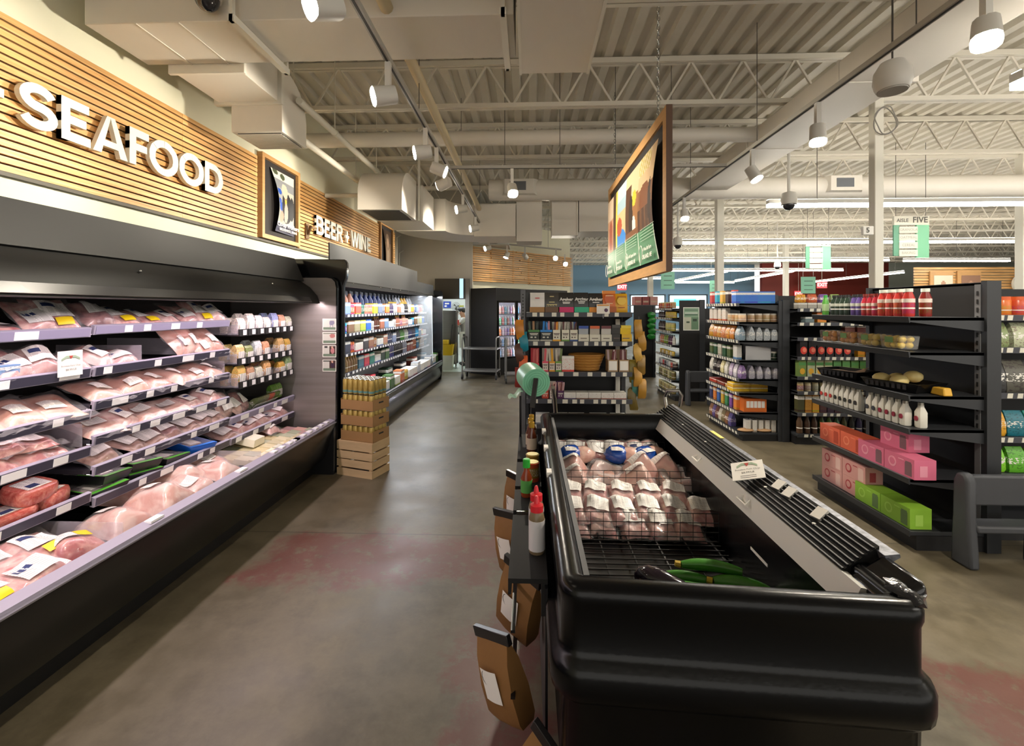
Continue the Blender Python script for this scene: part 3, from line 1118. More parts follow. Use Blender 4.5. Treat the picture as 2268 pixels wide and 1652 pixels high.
# ---- aisle signs and exit signs
sg_green = mat('sign_green', '5f9b7c', .5)
sg_green_l = mat('sign_green_lit', '74b98f', .5)  # lighter copy of the sign green, lit look put into the colour
def aisle_sign(label, x, y, z, word, rows, rz=0., scale=1.):
    t = thing('aisle_sign', label, 'sign', (x, y, z), rz)
    MB().box(-.42, .42, -.03, .03, .56, .78).build('header', mat('sign_cream', 'd8d4c4', .5), t, smooth=False)
    text('AISLE', .12, mat('sign_dark_text', '55534b', .6), t, (-.22, -.034, .67), bold=.002)
    text(word, .2, mat('sign_dark_text', '55534b', .6), t, (.2, -.034, .68), bold=.004)
    MB().box(.12, .42, -.025, .025, -.25, .56).build('end_panel', sg_green_l, t, smooth=False)
    MB().box(-.42, -.28, -.02, .02, -.2, .56).build('side_panel', sg_green, t, smooth=False)
    for k, r in enumerate(rows):
        z0 = .36 - .19 * k
        MB().box(-.3, .14, -.035, -.005, z0, z0 + .16).build('topic_board', mat('sign_cream', 'd8d4c4', .5), t, smooth=False)
        if r:
            text(r, .09, mat('sign_grey_text', '9c988c', .6), t, (-.08, -.038, z0 + .08))
    for sx in (-.36, .36):
        MB().tube([(sx, 0, .78), (sx, 0, (4.556 - z) / .72)], .006, 5).build('suspension_wire', steel_dark, t)
    t.scale = (.72, .72, .72)
aisle_sign('aisle FIVE sign with topic boards under the strip lights', 6.8, 8.3, 2.68, 'FIVE', ('GRANOLA', 'OATMEAL', 'CEREAL', 'BAKING'))
aisle_sign('aisle FOUR sign with topic boards further back', 7.25, 11.6, 2.75, 'FOUR', ('', '', '', ''))
for lab, x, y, z, w in (('pale green hanging sign board before the red wall', 8.4, 13.9, 2.05, .42), ('pale green hanging sign board before the blue wall', 6.35, 15.6, 2.05, .4), ('grey green hanging sign board beside the far column', 3.95, 13.0, 2.15, .38)):
    t = thing('hanging_board', lab, 'sign', (x, y, z))
    MB().box(-w / 2, w / 2, -.012, .012, 0, .5).build('board', mat('board_green', '76b096', .5), t, smooth=False)
    for k in range(3):
        MB().box(-w * .3, w * .3, -.016, -.012, .1 + .13 * k, .125 + .13 * k).build('print_line', mat('board_line', '4e6f60', .6), t, smooth=False)
    for sx in (-.15, .15):
        MB().tube([(sx, 0, .5), (sx, 0, 4.556 - z)], .005, 5).build('suspension_wire', steel_dark, t)
ex = mat('exit_red', 'd84a4e', .4, emit=.7)
for lab, x, y, z in (('red exit sign past the hanging farm poster', 2.7, 13.2, 2.22), ('red exit sign on the red wall', 17.4, 29.8, 2.55), ('red exit sign hung before the red wall', 15.2, 24, 2.82)):
    t = thing('exit_sign', lab, 'sign', (x, y, z))
    k = 1 if y < 20 else 1.9
    MB().box(-.13 * k, .13 * k, -.03, .03, -.09 * k, .09 * k).build('panel', ex, t, bevel=.01)
    text('EXIT', .13 * k, mat('exit_text', 'ffe9e4', .4, emit=1.0), t, (0, -.034, 0), bold=.003)
    MB().tube([(0, 0, .09 * k), (0, 0, 4.556 - z)], .012, 6).build('stem', offwhite, t)
# projecting round wall number on the white column
t = thing('column_plaque', 'small white plaque marked 5 on the white column', 'sign', (3.86, 5.2, 2.47))
MB().box(-.13, -.01, -.02, .02, -.05, .05).build('plate', paper, t, bevel=.01)
text('5', .08, mat('sign_dark_text', '55534b', .6), t, (-.08, -.024, 0), bold=.002)

# ---- far wood wall with posters and letters (other department)
t = thing('wall_cladding', 'far wood slat wall across the shop', None, (13.9, 16.8, 2.2))
t.pop('category', None)
t['kind'] = 'structure'
for k in range(9):
    MB().box(0, 9.5, 0, .05, k * .1, k * .1 + .08).build('slat', wood, t, smooth=False)
for k in range(2):
    p = thing('framed_poster', ('pale' if k == 0 else 'dark') + ' framed poster on the far wood wall', 'poster', (14.4 + .95 * k, 16.72, 1.78))
    MB().box(-.02, .78, 0, .05, -.1, 1.15).build('frame', mat('poster_frame_wood', 'c99a62', .45), p, smooth=False)
    def fn(u, v, k=k):
        c = hx('d9cfb8') if k == 0 else hx('96705a')
        if ell(u, v, .5, .3, .22, .3):
            c = hx('5c5c7d') if k == 0 else hx('6a4234')
        if ell(u, v, .5, .68, .12, .12):
            c = hx('b98f74')
        return c
    ink_sheet('sheet', fn, 16, 20, lambda u, v: (.1 + .65 * u, -.01, .05 + .95 * v), vcol('poster_ink', .4), p)
s2 = thing('wall_sign', 'large white letters O and D on the far wood wall', 'sign', (17.15, 16.7, 2.17))
for ch, a, b in (('O', 0, .55), ('D', .64, 1.08)):
    mb = MB()
    letter(mb, ch, 0, b - a, 0, .6, 0, .06)
    o = mb.build('letter', sign_face, s2, smooth=False)
    o.rotation_euler = (0, 0, -PI / 2)
    o.location = (a, 0, 0)

# ---- big hanging framed sign with four farm photographs
t = thing('hanging_poster', 'wood framed hanging poster of four farm photos over a green band', 'poster', (1.03, 3.43, 1.88))
fm = mat('poster_frame_wood', 'c99a62', .45)
fd = mat('frame_edge_brown', '5d4230', .5, noise=.1, nscale=4)
Lh, Hh, fw = 2.46, 1.25, .085
mb = MB()
mb.box(0, .04, 0, fw, 0, Hh).box(0, .04, Lh - fw, Lh, 0, Hh).box(0, .04, fw, Lh - fw, 0, fw).box(0, .04, fw, Lh - fw, Hh - fw, Hh)
mb.build('frame', fm, t, smooth=False)
MB().box(.0, .04, -.008, 0, 0, Hh).box(.04, .046, -.008, Lh, 0, Hh).build('frame_edge', fd, t, smooth=False)
MB().box(.02, .035, fw, Lh - fw, fw, Hh - fw).build('backing_board', mat('poster_backing', '26211f', .7), t, smooth=False)

def farm(u, v):
    # u runs from the near edge (right in view) to the far edge
    q = min(3, int(u * 4))
    a = u * 4 - q
    if v < .32:
        c = hx('4f8f66')
        if abs(a - .03) < .03:
            c = hx('d9e4d6')
        return c
    w_ = (v - .32) / .68
    if q == 0:
        c = hx('d8b98f') if w_ > .55 else hx('8a5b36')
        if w_ > .75 and a > .3:
            c = hx('c7b25a') if math.sin(a * 40 + w_ * 30) > 0 else hx('e3cfae')
        if ell(a, w_, .55, .42, .34, .2):
            c = hx('7a4622')
        if w_ < .3:
            c = hx('4a2c18') if math.sin(a * 22) > -.2 else hx('6b4527')
        if ell(a, w_, .2, .3, .1, .3):
            c = hx('33231b')
    elif q == 1:
        c = hx('e0c7a0') if w_ > .6 else hx('9a6a3f')
        if a > .55 and w_ < .8:
            c = hx('5a3a26')
        if ell(a, w_, .3, .55, .16, .12):
            c = hx('d9c53c')
        if ell(a, w_, .55, .3, .16, .35):
            c = hx('35241c')
        if ell(a, w_, .3, .16, .13, .13):
            c = hx('e8e4da')
        if w_ < .1:
            c = hx('7a4c2a')
    elif q == 2:
        c = hx('a9c4d1') if w_ > .55 else hx('d9b98c')
        if w_ > .75:
            c = hx('c4d6dd')
        if ell(a, w_, .5, .1, .5, .16):
            c = hx('2f86d6')
        if ell(a, w_, .6, .32, .25, .16):
            c = hx('b5563c')
        if a > .85:
            c = hx('d8cf52')
    else:
        c = hx('e2c9ad') if w_ > .6 else hx('c99a78')
        if a < .3:
            c = hx('4a342a')
        if ell(a, w_, .6, .3, .2, .3):
            c = hx('a5523c')
    return c

def fpos(u, v):
    bow = .05 * math.sin(PI * u) * .3 + .03
    nearpull = .10 * (1 - u) ** 3 * math.sin(PI * (1 - v) * .95 + .15)
    return (-.012 - .03 * math.sin(PI * v) * (1 - u) - bow * .3, fw + .02 + nearpull + (Lh - 2 * fw - .04 - nearpull) * u, fw + .02 + (Hh - 2 * fw - .14) * v)
ink_sheet('sheet', farm, 96, 60, fpos, vcol('poster_ink', .4), t)
for q, (nm, tw_) in enumerate((('A Wee Bit Farm', 'ORLAND, ME'), ('New Hill Organic Farm', 'GARDINER, ME'), ('Stonewall Farm', 'PITTSTON, ME'), ('Broad Arrow', 'BOWDOIN, ME'))):
    yc = fw + .02 + (Lh - 2 * fw) * (q + .42) / 4
    # lettering reads with the far end on the left
    r_ = (PI / 2, 0, -PI / 2)
    text(nm, .042, paper, t, (-.055, yc, .22), r_, bold=.001, name='lettering')
    text(tw_, .05, paper, t, (-.055, yc, .155), r_, bold=.002)
    MB().tube([(-.056, yc + .2 + .06 * math.cos(a), .19 + .075 * math.sin(a)) for a in (x * PI / 10 for x in range(21))], .003, 4).build('print_ring', paper, t)
    for k in range(5):
        MB().box(-.054, -.052, yc - .2, yc + .23, .30 + .025 * k, .304 + .025 * k).build('print_line', mat('print_pale', 'bcd2c0', .6), t, smooth=False)
ml = MB()
for yy in (.27, 2.12):
    zz = Hh
    k = 0
    while zz < 2.35:
        ml2 = [(.02 + (.012 if k % 2 else 0) * math.cos(a), yy + (0 if k % 2 else .012) * math.cos(a), zz + .02 + .024 * math.sin(a)) for a in (x * PI / 4 for x in range(9))]
        MB().tube(ml2, .0035, 5, caps=False).build('chain_link', chrome, t)
        zz += .038
        k += 1
# ================================================================ PRODUCT KIT
KIT = {}
def kit(kind, name, cat, parts):
    """parts: list of (part name, mesh, uses the product colour)"""
    KIT[kind] = (name, cat, parts)

def meshm(mb, name, mats, smooth=True, angle=.7):
    me = mb.mesh(name, smooth, angle)
    for m in (mats if isinstance(mats, (list, tuple)) else [mats]):
        me.materials.append(m)
    return me

def place(kind, loc, label, rz=0., tilt=0., roll=0., group=None, col=None, sc=1., name=None, cat=None):
    nm, ct, parts = KIT[kind]
    rot = (Matrix.Rotation(rz, 3, 'Z') @ Matrix.Rotation(tilt, 3, 'X') @ Matrix.Rotation(roll, 3, 'Y')).to_euler()
    c = (*lin(col), 1) if col else None
    if len(parts) == 1:
        o = bpy.data.objects.new(name or nm, parts[0][1])
        COL.objects.link(o)
        if c:
            o.color = c
    else:
        o = bpy.data.objects.new(name or nm, None)
        o.empty_display_size = .03
        COL.objects.link(o)
        for pn, me, uc in parts:
            p = bpy.data.objects.new(pn, me)
            COL.objects.link(p)
            p.parent = o
            if c:
                p.color = c
    o.location = loc
    o.rotation_euler = rot
    o.scale = (sc, sc, sc) if isinstance(sc, (int, float)) else sc
    tag(o, label, cat or ct, group)
    return o

def meat_mat(name, a, fat='f0d4c6', amount=.5, scale=14):
    if name in MATS:
        return MATS[name]
    m = bpy.data.materials.new(name)
    m.use_nodes = True
    nt = m.node_tree
    N, L = nt.nodes.new, nt.links.new
    b = nt.nodes['Principled BSDF']
    b.inputs['Roughness'].default_value = .3
    b.inputs['Coat Weight'].default_value = .7
    b.inputs['Coat Roughness'].default_value = .12
    tc, oi = N('ShaderNodeTexCoord'), N('ShaderNodeObjectInfo')
    nz = N('ShaderNodeTexNoise')
    nz.noise_dimensions = '4D'
    nz.inputs['Scale'].default_value = scale
    nz.inputs['Detail'].default_value = 5
    nz.inputs['Distortion'].default_value = 1.2
    mu = N('ShaderNodeMath')
    mu.operation = 'MULTIPLY'
    mu.inputs[1].default_value = 30
    L(oi.outputs['Random'], mu.inputs[0])
    L(mu.outputs[0], nz.inputs['W'])
    L(tc.outputs['Object'], nz.inputs['Vector'])
    r = N('ShaderNodeValToRGB')
    r.color_ramp.elements[0].position = .5 - .12
    r.color_ramp.elements[0].color = (*lin(a), 1)
    r.color_ramp.elements[1].position = .5 + amount * .3
    r.color_ramp.elements[1].color = (*lin(fat), 1)
    L(nz.outputs['Fac'], r.inputs[0])
    L(r.outputs[0], b.inputs['Base Color'])
    bp = N('ShaderNodeBump')
    bp.inputs['Strength'].default_value = .5
    bp.inputs['Distance'].default_value = .012
    nz2 = N('ShaderNodeTexNoise')
    nz2.inputs['Scale'].default_value = 22
    nz2.inputs['Detail'].default_value = 3
    L(tc.outputs['Object'], nz2.inputs['Vector'])
    L(nz2.outputs['Fac'], bp.inputs['Height'])
    L(bp.outputs[0], b.inputs['Normal'])
    MATS[name] = m
    return m

clear = film('clear_film', 'eef0f4', .16)
cloudy = film('cloudy_film', 'd8dade', .42, .25)
wrapf = film('wrap_film', 'f3eff2', .12, .1)
acrylic = film('acrylic_sheet', 'cfc9d4', .28, .08)

def label_mat():
    """white meat label with rows of fine grey print"""
    m = bpy.data.materials.new('meat_label')
    m.use_nodes = True
    nt = m.node_tree
    N, L = nt.nodes.new, nt.links.new
    b = nt.nodes['Principled BSDF']
    b.inputs['Roughness'].default_value = .4
    tc = N('ShaderNodeTexCoord')
    sp = N('ShaderNodeSeparateXYZ')
    L(tc.outputs['Object'], sp.inputs[0])
    mp = N('ShaderNodeMapping')
    mp.inputs['Scale'].default_value = (70, 8, 8)
    L(tc.outputs['Object'], mp.inputs[0])
    br = N('ShaderNodeTexNoise')
    br.inputs['Scale'].default_value = 1.5
    L(mp.outputs[0], br.inputs['Vector'])

    def M(op, a, c=None):
        n = N('ShaderNodeMath')
        n.operation = op
        for k, v in enumerate((a, c)):
            if v is None:
                continue
            if isinstance(v, (int, float)):
                n.inputs[k].default_value = v
            else:
                L(v, n.inputs[k])
        return n.outputs[0]
    rows = M('GREATER_THAN', M('SINE', M('MULTIPLY', M('ADD', sp.outputs[1], sp.outputs[2]), 620)), .25)
    ink = M('MULTIPLY', rows, M('GREATER_THAN', br.outputs['Fac'], .47))
    mx = N('ShaderNodeMix')
    mx.data_type = 'RGBA'
    mx.inputs[6].default_value = (*lin('f6f2ee'), 1)
    mx.inputs[7].default_value = (*lin('bdb7b6'), 1)
    L(ink, mx.inputs[0])
    L(mx.outputs[2], b.inputs['Base Color'])
    return m
lab_m = label_mat()
yel = mat('yellow_sticker', 'f0cf1c', .4)
navy = mat('navy_print', '33406e', .5)
redink = mat('red_print', 'b8473f', .5)

def pillow(w, d, h, seed, nu=10, nv=10, p=3.0, lump=.55, n_l=4):
    """a soft packed lump resting on z=0: closed mesh"""
    rd = random.Random(seed)
    ls = [(rd.uniform(.2, .8), rd.uniform(.2, .8), rd.uniform(.12, .3), rd.uniform(-1, 1)) for _ in range(n_l * 2)]
    rings = []

    def Z(u, v):
        e = max(0, 1 - abs(2 * u - 1) ** p) ** .5 * max(0, 1 - abs(2 * v - 1) ** p) ** .5
        k = 1 + lump * sum(a * math.exp(-((u - cu) ** 2 + (v - cv) ** 2) / (2 * s * s)) for cu, cv, s, a in ls)
        return h * e * k
    mb = MB()
    mb.grid(lambda u, v: (w * (u - .5) * (1 + .05 * math.sin(v * 7 + seed)), d * (v - .5) * (1 + .05 * math.sin(u * 6 + seed)), .004 + Z(u, v)), nu, nv)
    mb.grid(lambda u, v: (w * (u - .5) * (1 + .05 * math.sin(v * 7 + seed)), d * (v - .5) * (1 + .05 * math.sin(u * 6 + seed)), .002), nu, nv, flip=True)
    return mb, Z

def flange(w, d, h=.006, seed=0):
    return MB().grid(lambda u, v: (w * (u - .5), d * (v - .5), .004 + h * math.sin(9 * u + seed) * math.sin(7 * v + seed)), 8, 8)

def lay(Z, w, d, u0, u1, v0, v1, off=.004, nu=6, nv=6):
    return MB().grid(lambda a, b: (w * (u0 + (u1 - u0) * a - .5), d * (v0 + (v1 - v0) * b - .5), .004 + off + Z(u0 + (u1 - u0) * a, v0 + (v1 - v0) * b)), nu, nv)

def vac(kind, w, d, h, mm, seed, label=(.15, .8, .35, .85), sticker=None, wrap=1.25, film_m=None, name='meat_pack', cat='meat pack', mark=False):
    mb, Z = pillow(w, d, h, seed)
    parts = [('meat', meshm(mb, 'meat', mm), False)]
    rs = random.Random(seed)
    pa, pb = rs.uniform(0, 6), rs.uniform(0, 6)

    def drape(u, v):
        uu, vv = .5 + (u - .5) * wrap, .5 + (v - .5) * wrap
        z = Z(uu, vv) if 0 < uu < 1 and 0 < vv < 1 else 0
        crk = .006 * math.sin(17 * u + 5 * v + pa) * math.sin(9 * v - 7 * u + pb)
        return (w * (uu - .5), d * (vv - .5), .008 + z + crk * (1 if z > .01 else 1.6) + .002)
    parts.append(('plastic_wrap', meshm(MB().grid(drape, 14, 14), 'plastic_wrap', film_m or wrapf), False))
    if label:
        parts.append(('label', meshm(lay(Z, w, d, *label, .0125), 'label', lab_m), False))
        if mark:
            u0, u1, v0, v1 = label
            parts.append(('label_mark', meshm(lay(Z, w, d, u0 + .08, u0 + (u1 - u0) * .55, v1 - .22, v1 - .1, .0135, 3, 3), 'label_mark', navy), False))
    if sticker:
        parts.append(('sticker', meshm(lay(Z, w, d, *sticker, .014, 4, 4), 'sticker', yel), False))
    kit(kind, name, cat, parts)

pork = meat_mat('pork_pink', 'b96f70', 'e6bcb2')
porkl = meat_mat('pork_pale', 'c98a86', 'ecccc4')
beef = meat_mat('beef_red', 'a8474b', 'd99a90', .4)
dark = meat_mat('beef_dark', '6c2f34', 'a9706a', .3)
chick = meat_mat('chicken_pale', 'd0998c', 'eed2c8', .6, 9)
salmon = meat_mat('chicken_peach', 'c9826f', 'e8bcab', .6, 10)
ground = meat_mat('ground_meat', 'bd5148', 'dc8f7f', .7, 45)
vac('pork', .17, .22, .038, pork, 1, (.12, .82, .14, .62), mark=True)
vac('pork_y', .17, .22, .038, pork, 2, (.12, .88, .3, .8), (.35, .75, .06, .26), mark=True)
vac('pork_l', .16, .2, .04, porkl, 3, (.2, .85, .18, .66), mark=True)
vac('beef', .19, .17, .035, beef, 4, (.1, .75, .2, .75))
vac('beef_y', .2, .2, .06, beef, 5, (.1, .6, .4, .95), (.6, .9, .5, .75))
vac('dark', .15, .2, .05, dark, 6, (.2, .8, .3, .8))
vac('chick', .2, .26, .06, chick, 7, (.3, .7, .35, .65), wrap=1.2)
vac('chick2', .24, .3, .085, chick, 8, (.3, .62, .62, .9), wrap=1.15)
vac('salmon', .18, .27, .042, salmon, 9, (.25, .7, .2, .5), wrap=1.3)
vac('salmon2', .2, .25, .05, salmon, 10, (.3, .7, .1, .35), wrap=1.3)
vac('brown', .16, .22, .036, meat_mat('cured_brown', '93675a', 'cba08e', .5), 11, (.2, .8, .25, .7), wrap=1.3)
# ground meat brick
def brick(kind, w, d, h, mm):
    mb = MB()
    prof = [(.0, 0), (.47, 0), (.5, .25), (.5, .72), (.45, 1), (0, 1)]
    rings = []
    for z, k in ((0, .93), (.2, 1), (.75, 1), (.95, .94), (1, .82)):
        ring = []
        for i in range(20):
            t = 2 * PI * i / 20
            cx, cy = math.cos(t), math.sin(t)
            f = .25 + .75 / max(abs(cx), abs(cy))
            ring.append((w / 2 * cx * f * k, d / 2 * cy * f * k, h * z))
        rings.append(ring)
    mb.loft(rings)
    kit(kind, 'ground_meat_pack', 'meat pack', [('meat', meshm(mb, 'meat', mm), False),
        ('label', meshm(MB().box(-w * .3, w * .3, -d * .32, d * .3, h + .0005, h + .002), 'label', lab_m, False), False),
        ('label_mark', meshm(MB().box(-w * .2, w * .05, -d * .25, -d * .05, h + .002, h + .003), 'label_mark', navy, False), False)])
brick('ground', .17, .15, .06, ground)
# black tray with green band and film
def tray(kind, base, band, w=.2, d=.26, h=.045):
    mb = MB()
    r0 = [(-w * .44, -d * .44, 0), (w * .44, -d * .44, 0), (w * .44, d * .44, 0), (-w * .44, d * .44, 0)]
    r1 = [(-w / 2, -d / 2, h), (w / 2, -d / 2, h), (w / 2, d / 2, h), (-w / 2, d / 2, h)]
    r2 = [(-w * .45, -d * .45, h), (w * .45, -d * .45, h), (w * .45, d * .45, h), (-w * .45, d * .45, h)]
    r3 = [(-w * .42, -d * .42, .012), (w * .42, -d * .42, .012), (w * .42, d * .42, .012), (-w * .42, d * .42, .012)]
    mb.loft([r0, r1, r2, r3])
    pm, Z = pillow(w * .8, d * .8, h * .7, 12)
    kit(kind, 'meat_tray', 'meat tray', [('tray', meshm(mb, 'tray', base), False), ('meat', meshm(pm, 'meat', porkl), False),
        ('film', meshm(MB().box(-w * .47, w * .47, -d * .47, d * .47, h, h + .002), 'film', clear, False), False),
        ('band', meshm(MB().box(-w * .47, w * .47, -d * .5, -d * .4, h + .002, h + .004).box(-w * .5, -w * .46, -d * .4, d * .1, h + .002, h + .004), 'band', band, False), False),
        ('label', meshm(MB().box(-w * .3, w * .1, -d * .28, d * .1, h + .002, h + .004), 'label', lab_m, False), False)])
tray('tray_green', black, mat('lime_band', '57a83a', .4))
tray('tray_blue', mat('cobalt_tray', '1d63c9', .3), mat('cobalt_band', '2b78dc', .4))
# tofu / cheese bricks and upright hanging packs
kit('tofu', 'cheese_pack', 'cheese', [('block', meshm(MB().hexa([(-.05, -.08, 0), (.05, -.08, 0), (.05, .08, 0), (-.05, .08, 0), (-.045, -.075, .035), (.045, -.075, .035), (.045, .075, .035), (-.045, .075, .035)]), 'block', mat('tofu_cream', 'e5d9b4', .35, objcol=True, coat=.4), False), True)])
def upright(kind, w=.1, d=.05, h=.14):
    mb = MB()
    rings = []
    for z, kd, kw in ((0, .9, .95), (.3, 1.1, 1), (.75, 1, 1), (.92, .5, .97), (1, .1, .95)):
        rings.append([(-w / 2 * kw, -d / 2 * kd, h * z), (0, -d / 2 * kd * 1.2, h * z), (w / 2 * kw, -d / 2 * kd, h * z), (w / 2 * kw, d / 2 * kd, h * z), (-w / 2 * kw, d / 2 * kd, h * z)])
    mb.loft(rings)
    kit(kind, 'sausage_pack', 'food pack', [('pouch', meshm(mb, 'pouch', printed('pouch_print', 'bag', .3)), True), ('label', meshm(MB().box(-w * .36, w * .36, -d * .75, -d * .66, h * .18, h * .62), 'label', lab_m, False), False)])
upright('pouch')

# ================================================================ MEAT CASE
rail_m = mat('price_rail_lilac', '9d97a8', .4)
strip_m = mat('price_strip_dark', '3a3848', .4)
tag_m = mat('price_tag_white', 'f0eef0', .5)
shelf_m = mat('case_shelf', '3c3a42', .4)
case_in = mat('case_black', '0e0e10', .4)
SXF = -2.3
mc = thing('refrigerated_meat_case', 'long black open refrigerated meat case with lit shelves along the cream wall', 'refrigerator', (0, 0, 0))
Y0, Y1 = -.9, 4.33
MB().box(-2.95, -2.08, Y0, Y1, 0, .16).build('kick_plate', mat('kick_black', '0a0a0b', .5), mc, smooth=False)
front = [(-2.04, .13), (-1.985, .14), (-1.94, .22), (-1.9, .38), (-1.875, .46), (-1.875, .485), (-2.0, .485), (-2.04, .4)]
MB().prism([(a, b) for a, b in front], 'y', Y0, Y1).build('front_panel', mat('case_front_black', '101113', .3, coat=.2), mc, angle=.5)
MB().box(-1.9, -1.868, Y0, Y1, .49, .497).build('bumper_trim', mat('trim_silver', '9a97a0', .3, metal=.6), mc, smooth=False)
MB().prism([(-1.94, .48), (-1.885, .497), (-1.885, .512), (-1.94, .527)], 'y', Y0, Y1).build('deck_rail', rail_m, mc, smooth=False)
MB().hexa([(-2.95, Y0, .33), (-1.95, Y0, .40), (-1.95, Y1, .40), (-2.95, Y1, .33), (-2.95, Y0, .36), (-1.95, Y0, .43), (-1.95, Y1, .43), (-2.95, Y1, .36)]).build('deck_pan', mat('deck_pan', '4a4852', .35, metal=.4), mc, smooth=False)
MB().box(-3.0, -2.93, Y0, Y1, .16, 2.06).build('back_panel', case_in, mc, smooth=False)
hood = [(-2.95, 1.9), (-2.95, 2.06), (-2.3, 2.06), (-2.19, 1.86), (-2.1, 1.8), (-2.03, 1.72), (-2.005, 1.65), (-2.03, 1.645), (-2.12, 1.72), (-2.3, 1.78)]
MB().prism(hood, 'y', Y0, Y1 - .06).build('hood', mat('hood_black', '0a0a0a', .5, spec=.25), mc, angle=.5)
MB().prism([(-2.192, 1.862), (-2.182, 1.868), (-2.275, 2.085), (-2.29, 2.085)], 'y', Y0, Y1 - .02).build('canopy_sign_panel', mat('canopy_grey', '222222', .6, spec=.3), mc, smooth=False)
MB().prism([(-2.012, 1.652), (-2.0, 1.662), (-2.03, 1.715), (-2.04, 1.71)], 'y', Y0, 4.1).build('hood_edge_strip', mat('hood_strip', '26262a', .25), mc, smooth=False)
for yy in (2.35, 3.6):
    MB().blob((-2.085, yy, 1.8), .008, .008, .008, 8, 6).build('screw_cap', chrome, mc)
case_led = mat('case_led', 'ffe4ea', .3, emit=6)
MB().box(-2.16, -2.11, Y0, Y1 - .1, 1.735, 1.74).build('lamp_strip', case_led, mc, smooth=False)
# end panel of brushed steel with four notice cards
ep = [(-2.98, 0), (-1.88, 0), (-1.872, 1.8), (-1.885, 1.86), (-1.92, 1.895), (-1.97, 1.905), (-2.98, 1.905)]
e_ = MB().prism(ep, 'y', 4.34, 4.365).build('end_panel', mat('end_panel_steel', '8f8884', .38, metal=.55, noise=.12, nscale=2, stretch=(.3, 1, 14)), mc, smooth=False)
edge = [(-1.885, 0), (-1.87, 0), (-1.862, 1.8), (-1.875, 1.868), (-1.915, 1.905), (-1.97, 1.915), (-2.3, 1.915), (-2.3, 1.9), (-1.97, 1.9), (-1.92, 1.89), (-1.89, 1.858), (-1.877, 1.8)]
MB().prism(edge, 'y', 4.335, 4.37).build('edge_trim', gloss_black, mc, smooth=False)
MB().prism([(-2.95, .0), (-1.88, 0), (-1.875, .45), (-1.95, .46), (-1.99, .3), (-2.06, .22), (-2.1, .12), (-2.95, .1)], 'y', 4.28, 4.342).build('end_panel_foot', black, mc, smooth=False)
pals = ((hx('8d86a0'), 'lamb'), (hx('b98a86'), 'pork'), (hx('5a3f38'), 'x'), (hx('3b2a3a'), 'y'))
for k, zc in enumerate((1.44, 1.31, 1.18, 1.04)):
    def card(u, v, k=k):
        if u < .04 or u > .96 or v < .05 or v > .95:
            return hx('e9e7dd')
        if v < .28:
            return hx('6b7d68')
        c = hx('c6c4ba')
        if k == 0:
            if ell(u, v, .68, .65, .2, .2) or (abs(u - .58) < .03 and v < .6) or (abs(u - .76) < .03 and v < .6):
                c = hx('7f7b8e')
        elif k == 1:
            if ell(u, v, .72, .68, .2, .18):
                c = hx('b4746e')
            if v > .85:
                c = hx('8a8d80')
        elif u > .5:
            c = hx('44302c')
            if ell(u, v, .74, .55, .14, .26):
                c = hx('b8787a') if k == 2 else hx('38243a')
            if ell(u, v, .72, .82, .07, .1):
                c = hx('caa08a')
        elif k == 2 and v > .8 and .15 < u < .35:
            c = hx('3a3a38')
        elif k == 3 and v > .82:
            c = hx('4b4f48')
        return c
    o = ink_sheet('notice_card', card, 22, 18, lambda u, v: (-2.01 + .135 * u, 4.334, zc - .055 + .115 * v), vcol('card_ink', .35), mc)
BAYS = {'A': (.95, 2.28, (1.49, 1.28, 1.06, .87, .63)), 'B': (2.295, 3.375, (1.5, 1.28, 1.1, .915, .755, .59)), 'C': (3.39, 4.33, (.745, .585))}
rdm = random.Random(11)
for bn, (ya, yb, zs) in BAYS.items():
    for k, z in enumerate(zs):
        sh = MB().box(-2.9, SXF, ya, yb, z - .03, z - .008).build('shelf', shelf_m, mc, smooth=False)
        MB().prism([(SXF - .012, z - .035), (SXF + .008, z - .04), (SXF + .016, z + .008), (SXF - .004, z + .014)], 'y', ya, yb).build('price_rail', rail_m, sh, smooth=False)
        MB().prism([(SXF + .009, z - .036), (SXF + .0125, z - .036), (SXF + .0185, z + .006), (SXF + .015, z + .006)], 'y', ya + .01, yb - .01).build('price_strip', strip_m if k else mat('price_strip_grey', '8d87a0', .35), sh, smooth=False)
        yy = ya + rdm.uniform(.05, .3)
        while yy < yb - .12:
            wd = rdm.choice((.05, .07, .1))
            MB().prism([(SXF + .0125, z - .034), (SXF + .0145, z - .034), (SXF + .02, z + .004), (SXF + .0185, z + .004)], 'y', yy, yy + wd).build('price_tag', tag_m, sh, smooth=False)
            yy += wd + rdm.uniform(.06, .3)
        if k < len(zs) - 1:
            MB().box(SXF - .05, SXF - .03, ya + .02, yb - .02, z - .04, z - .032).build('shelf_lamp', mat('shelf_led', 'ffe4ea', .3, emit=2.0), sh, smooth=False)
for yy in (2.2, 2.9, 3.6):
    MB().box(-1.935, -1.895, yy, yy + .08, .518, .529).build('price_tag', tag_m, mc, smooth=False)
for k in range(9):
    MB().box(-1.935, -1.895, 3.3 + .11 * k, 3.3 + .11 * k + .05, .518, .529).build('price_tag', tag_m, mc, smooth=False)
# real lamps of the case
for ya, yb in ((-.5, 2.0), (2.0, 4.25)):
    ld = bpy.data.lights.new('case_lamp', 'AREA')
    ld.shape = 'RECTANGLE'
    ld.size, ld.size_y = .06, yb - ya
    ld.energy = 10
    ld.color = (1, .84, .88)
    lo = bpy.data.objects.new('case_lamp', ld)
    COL.objects.link(lo)
    lo.parent = mc
    lo.location = (-2.08, (ya + yb) / 2, 1.66)
    lo.rotation_euler = (0, math.radians(-14), 0)
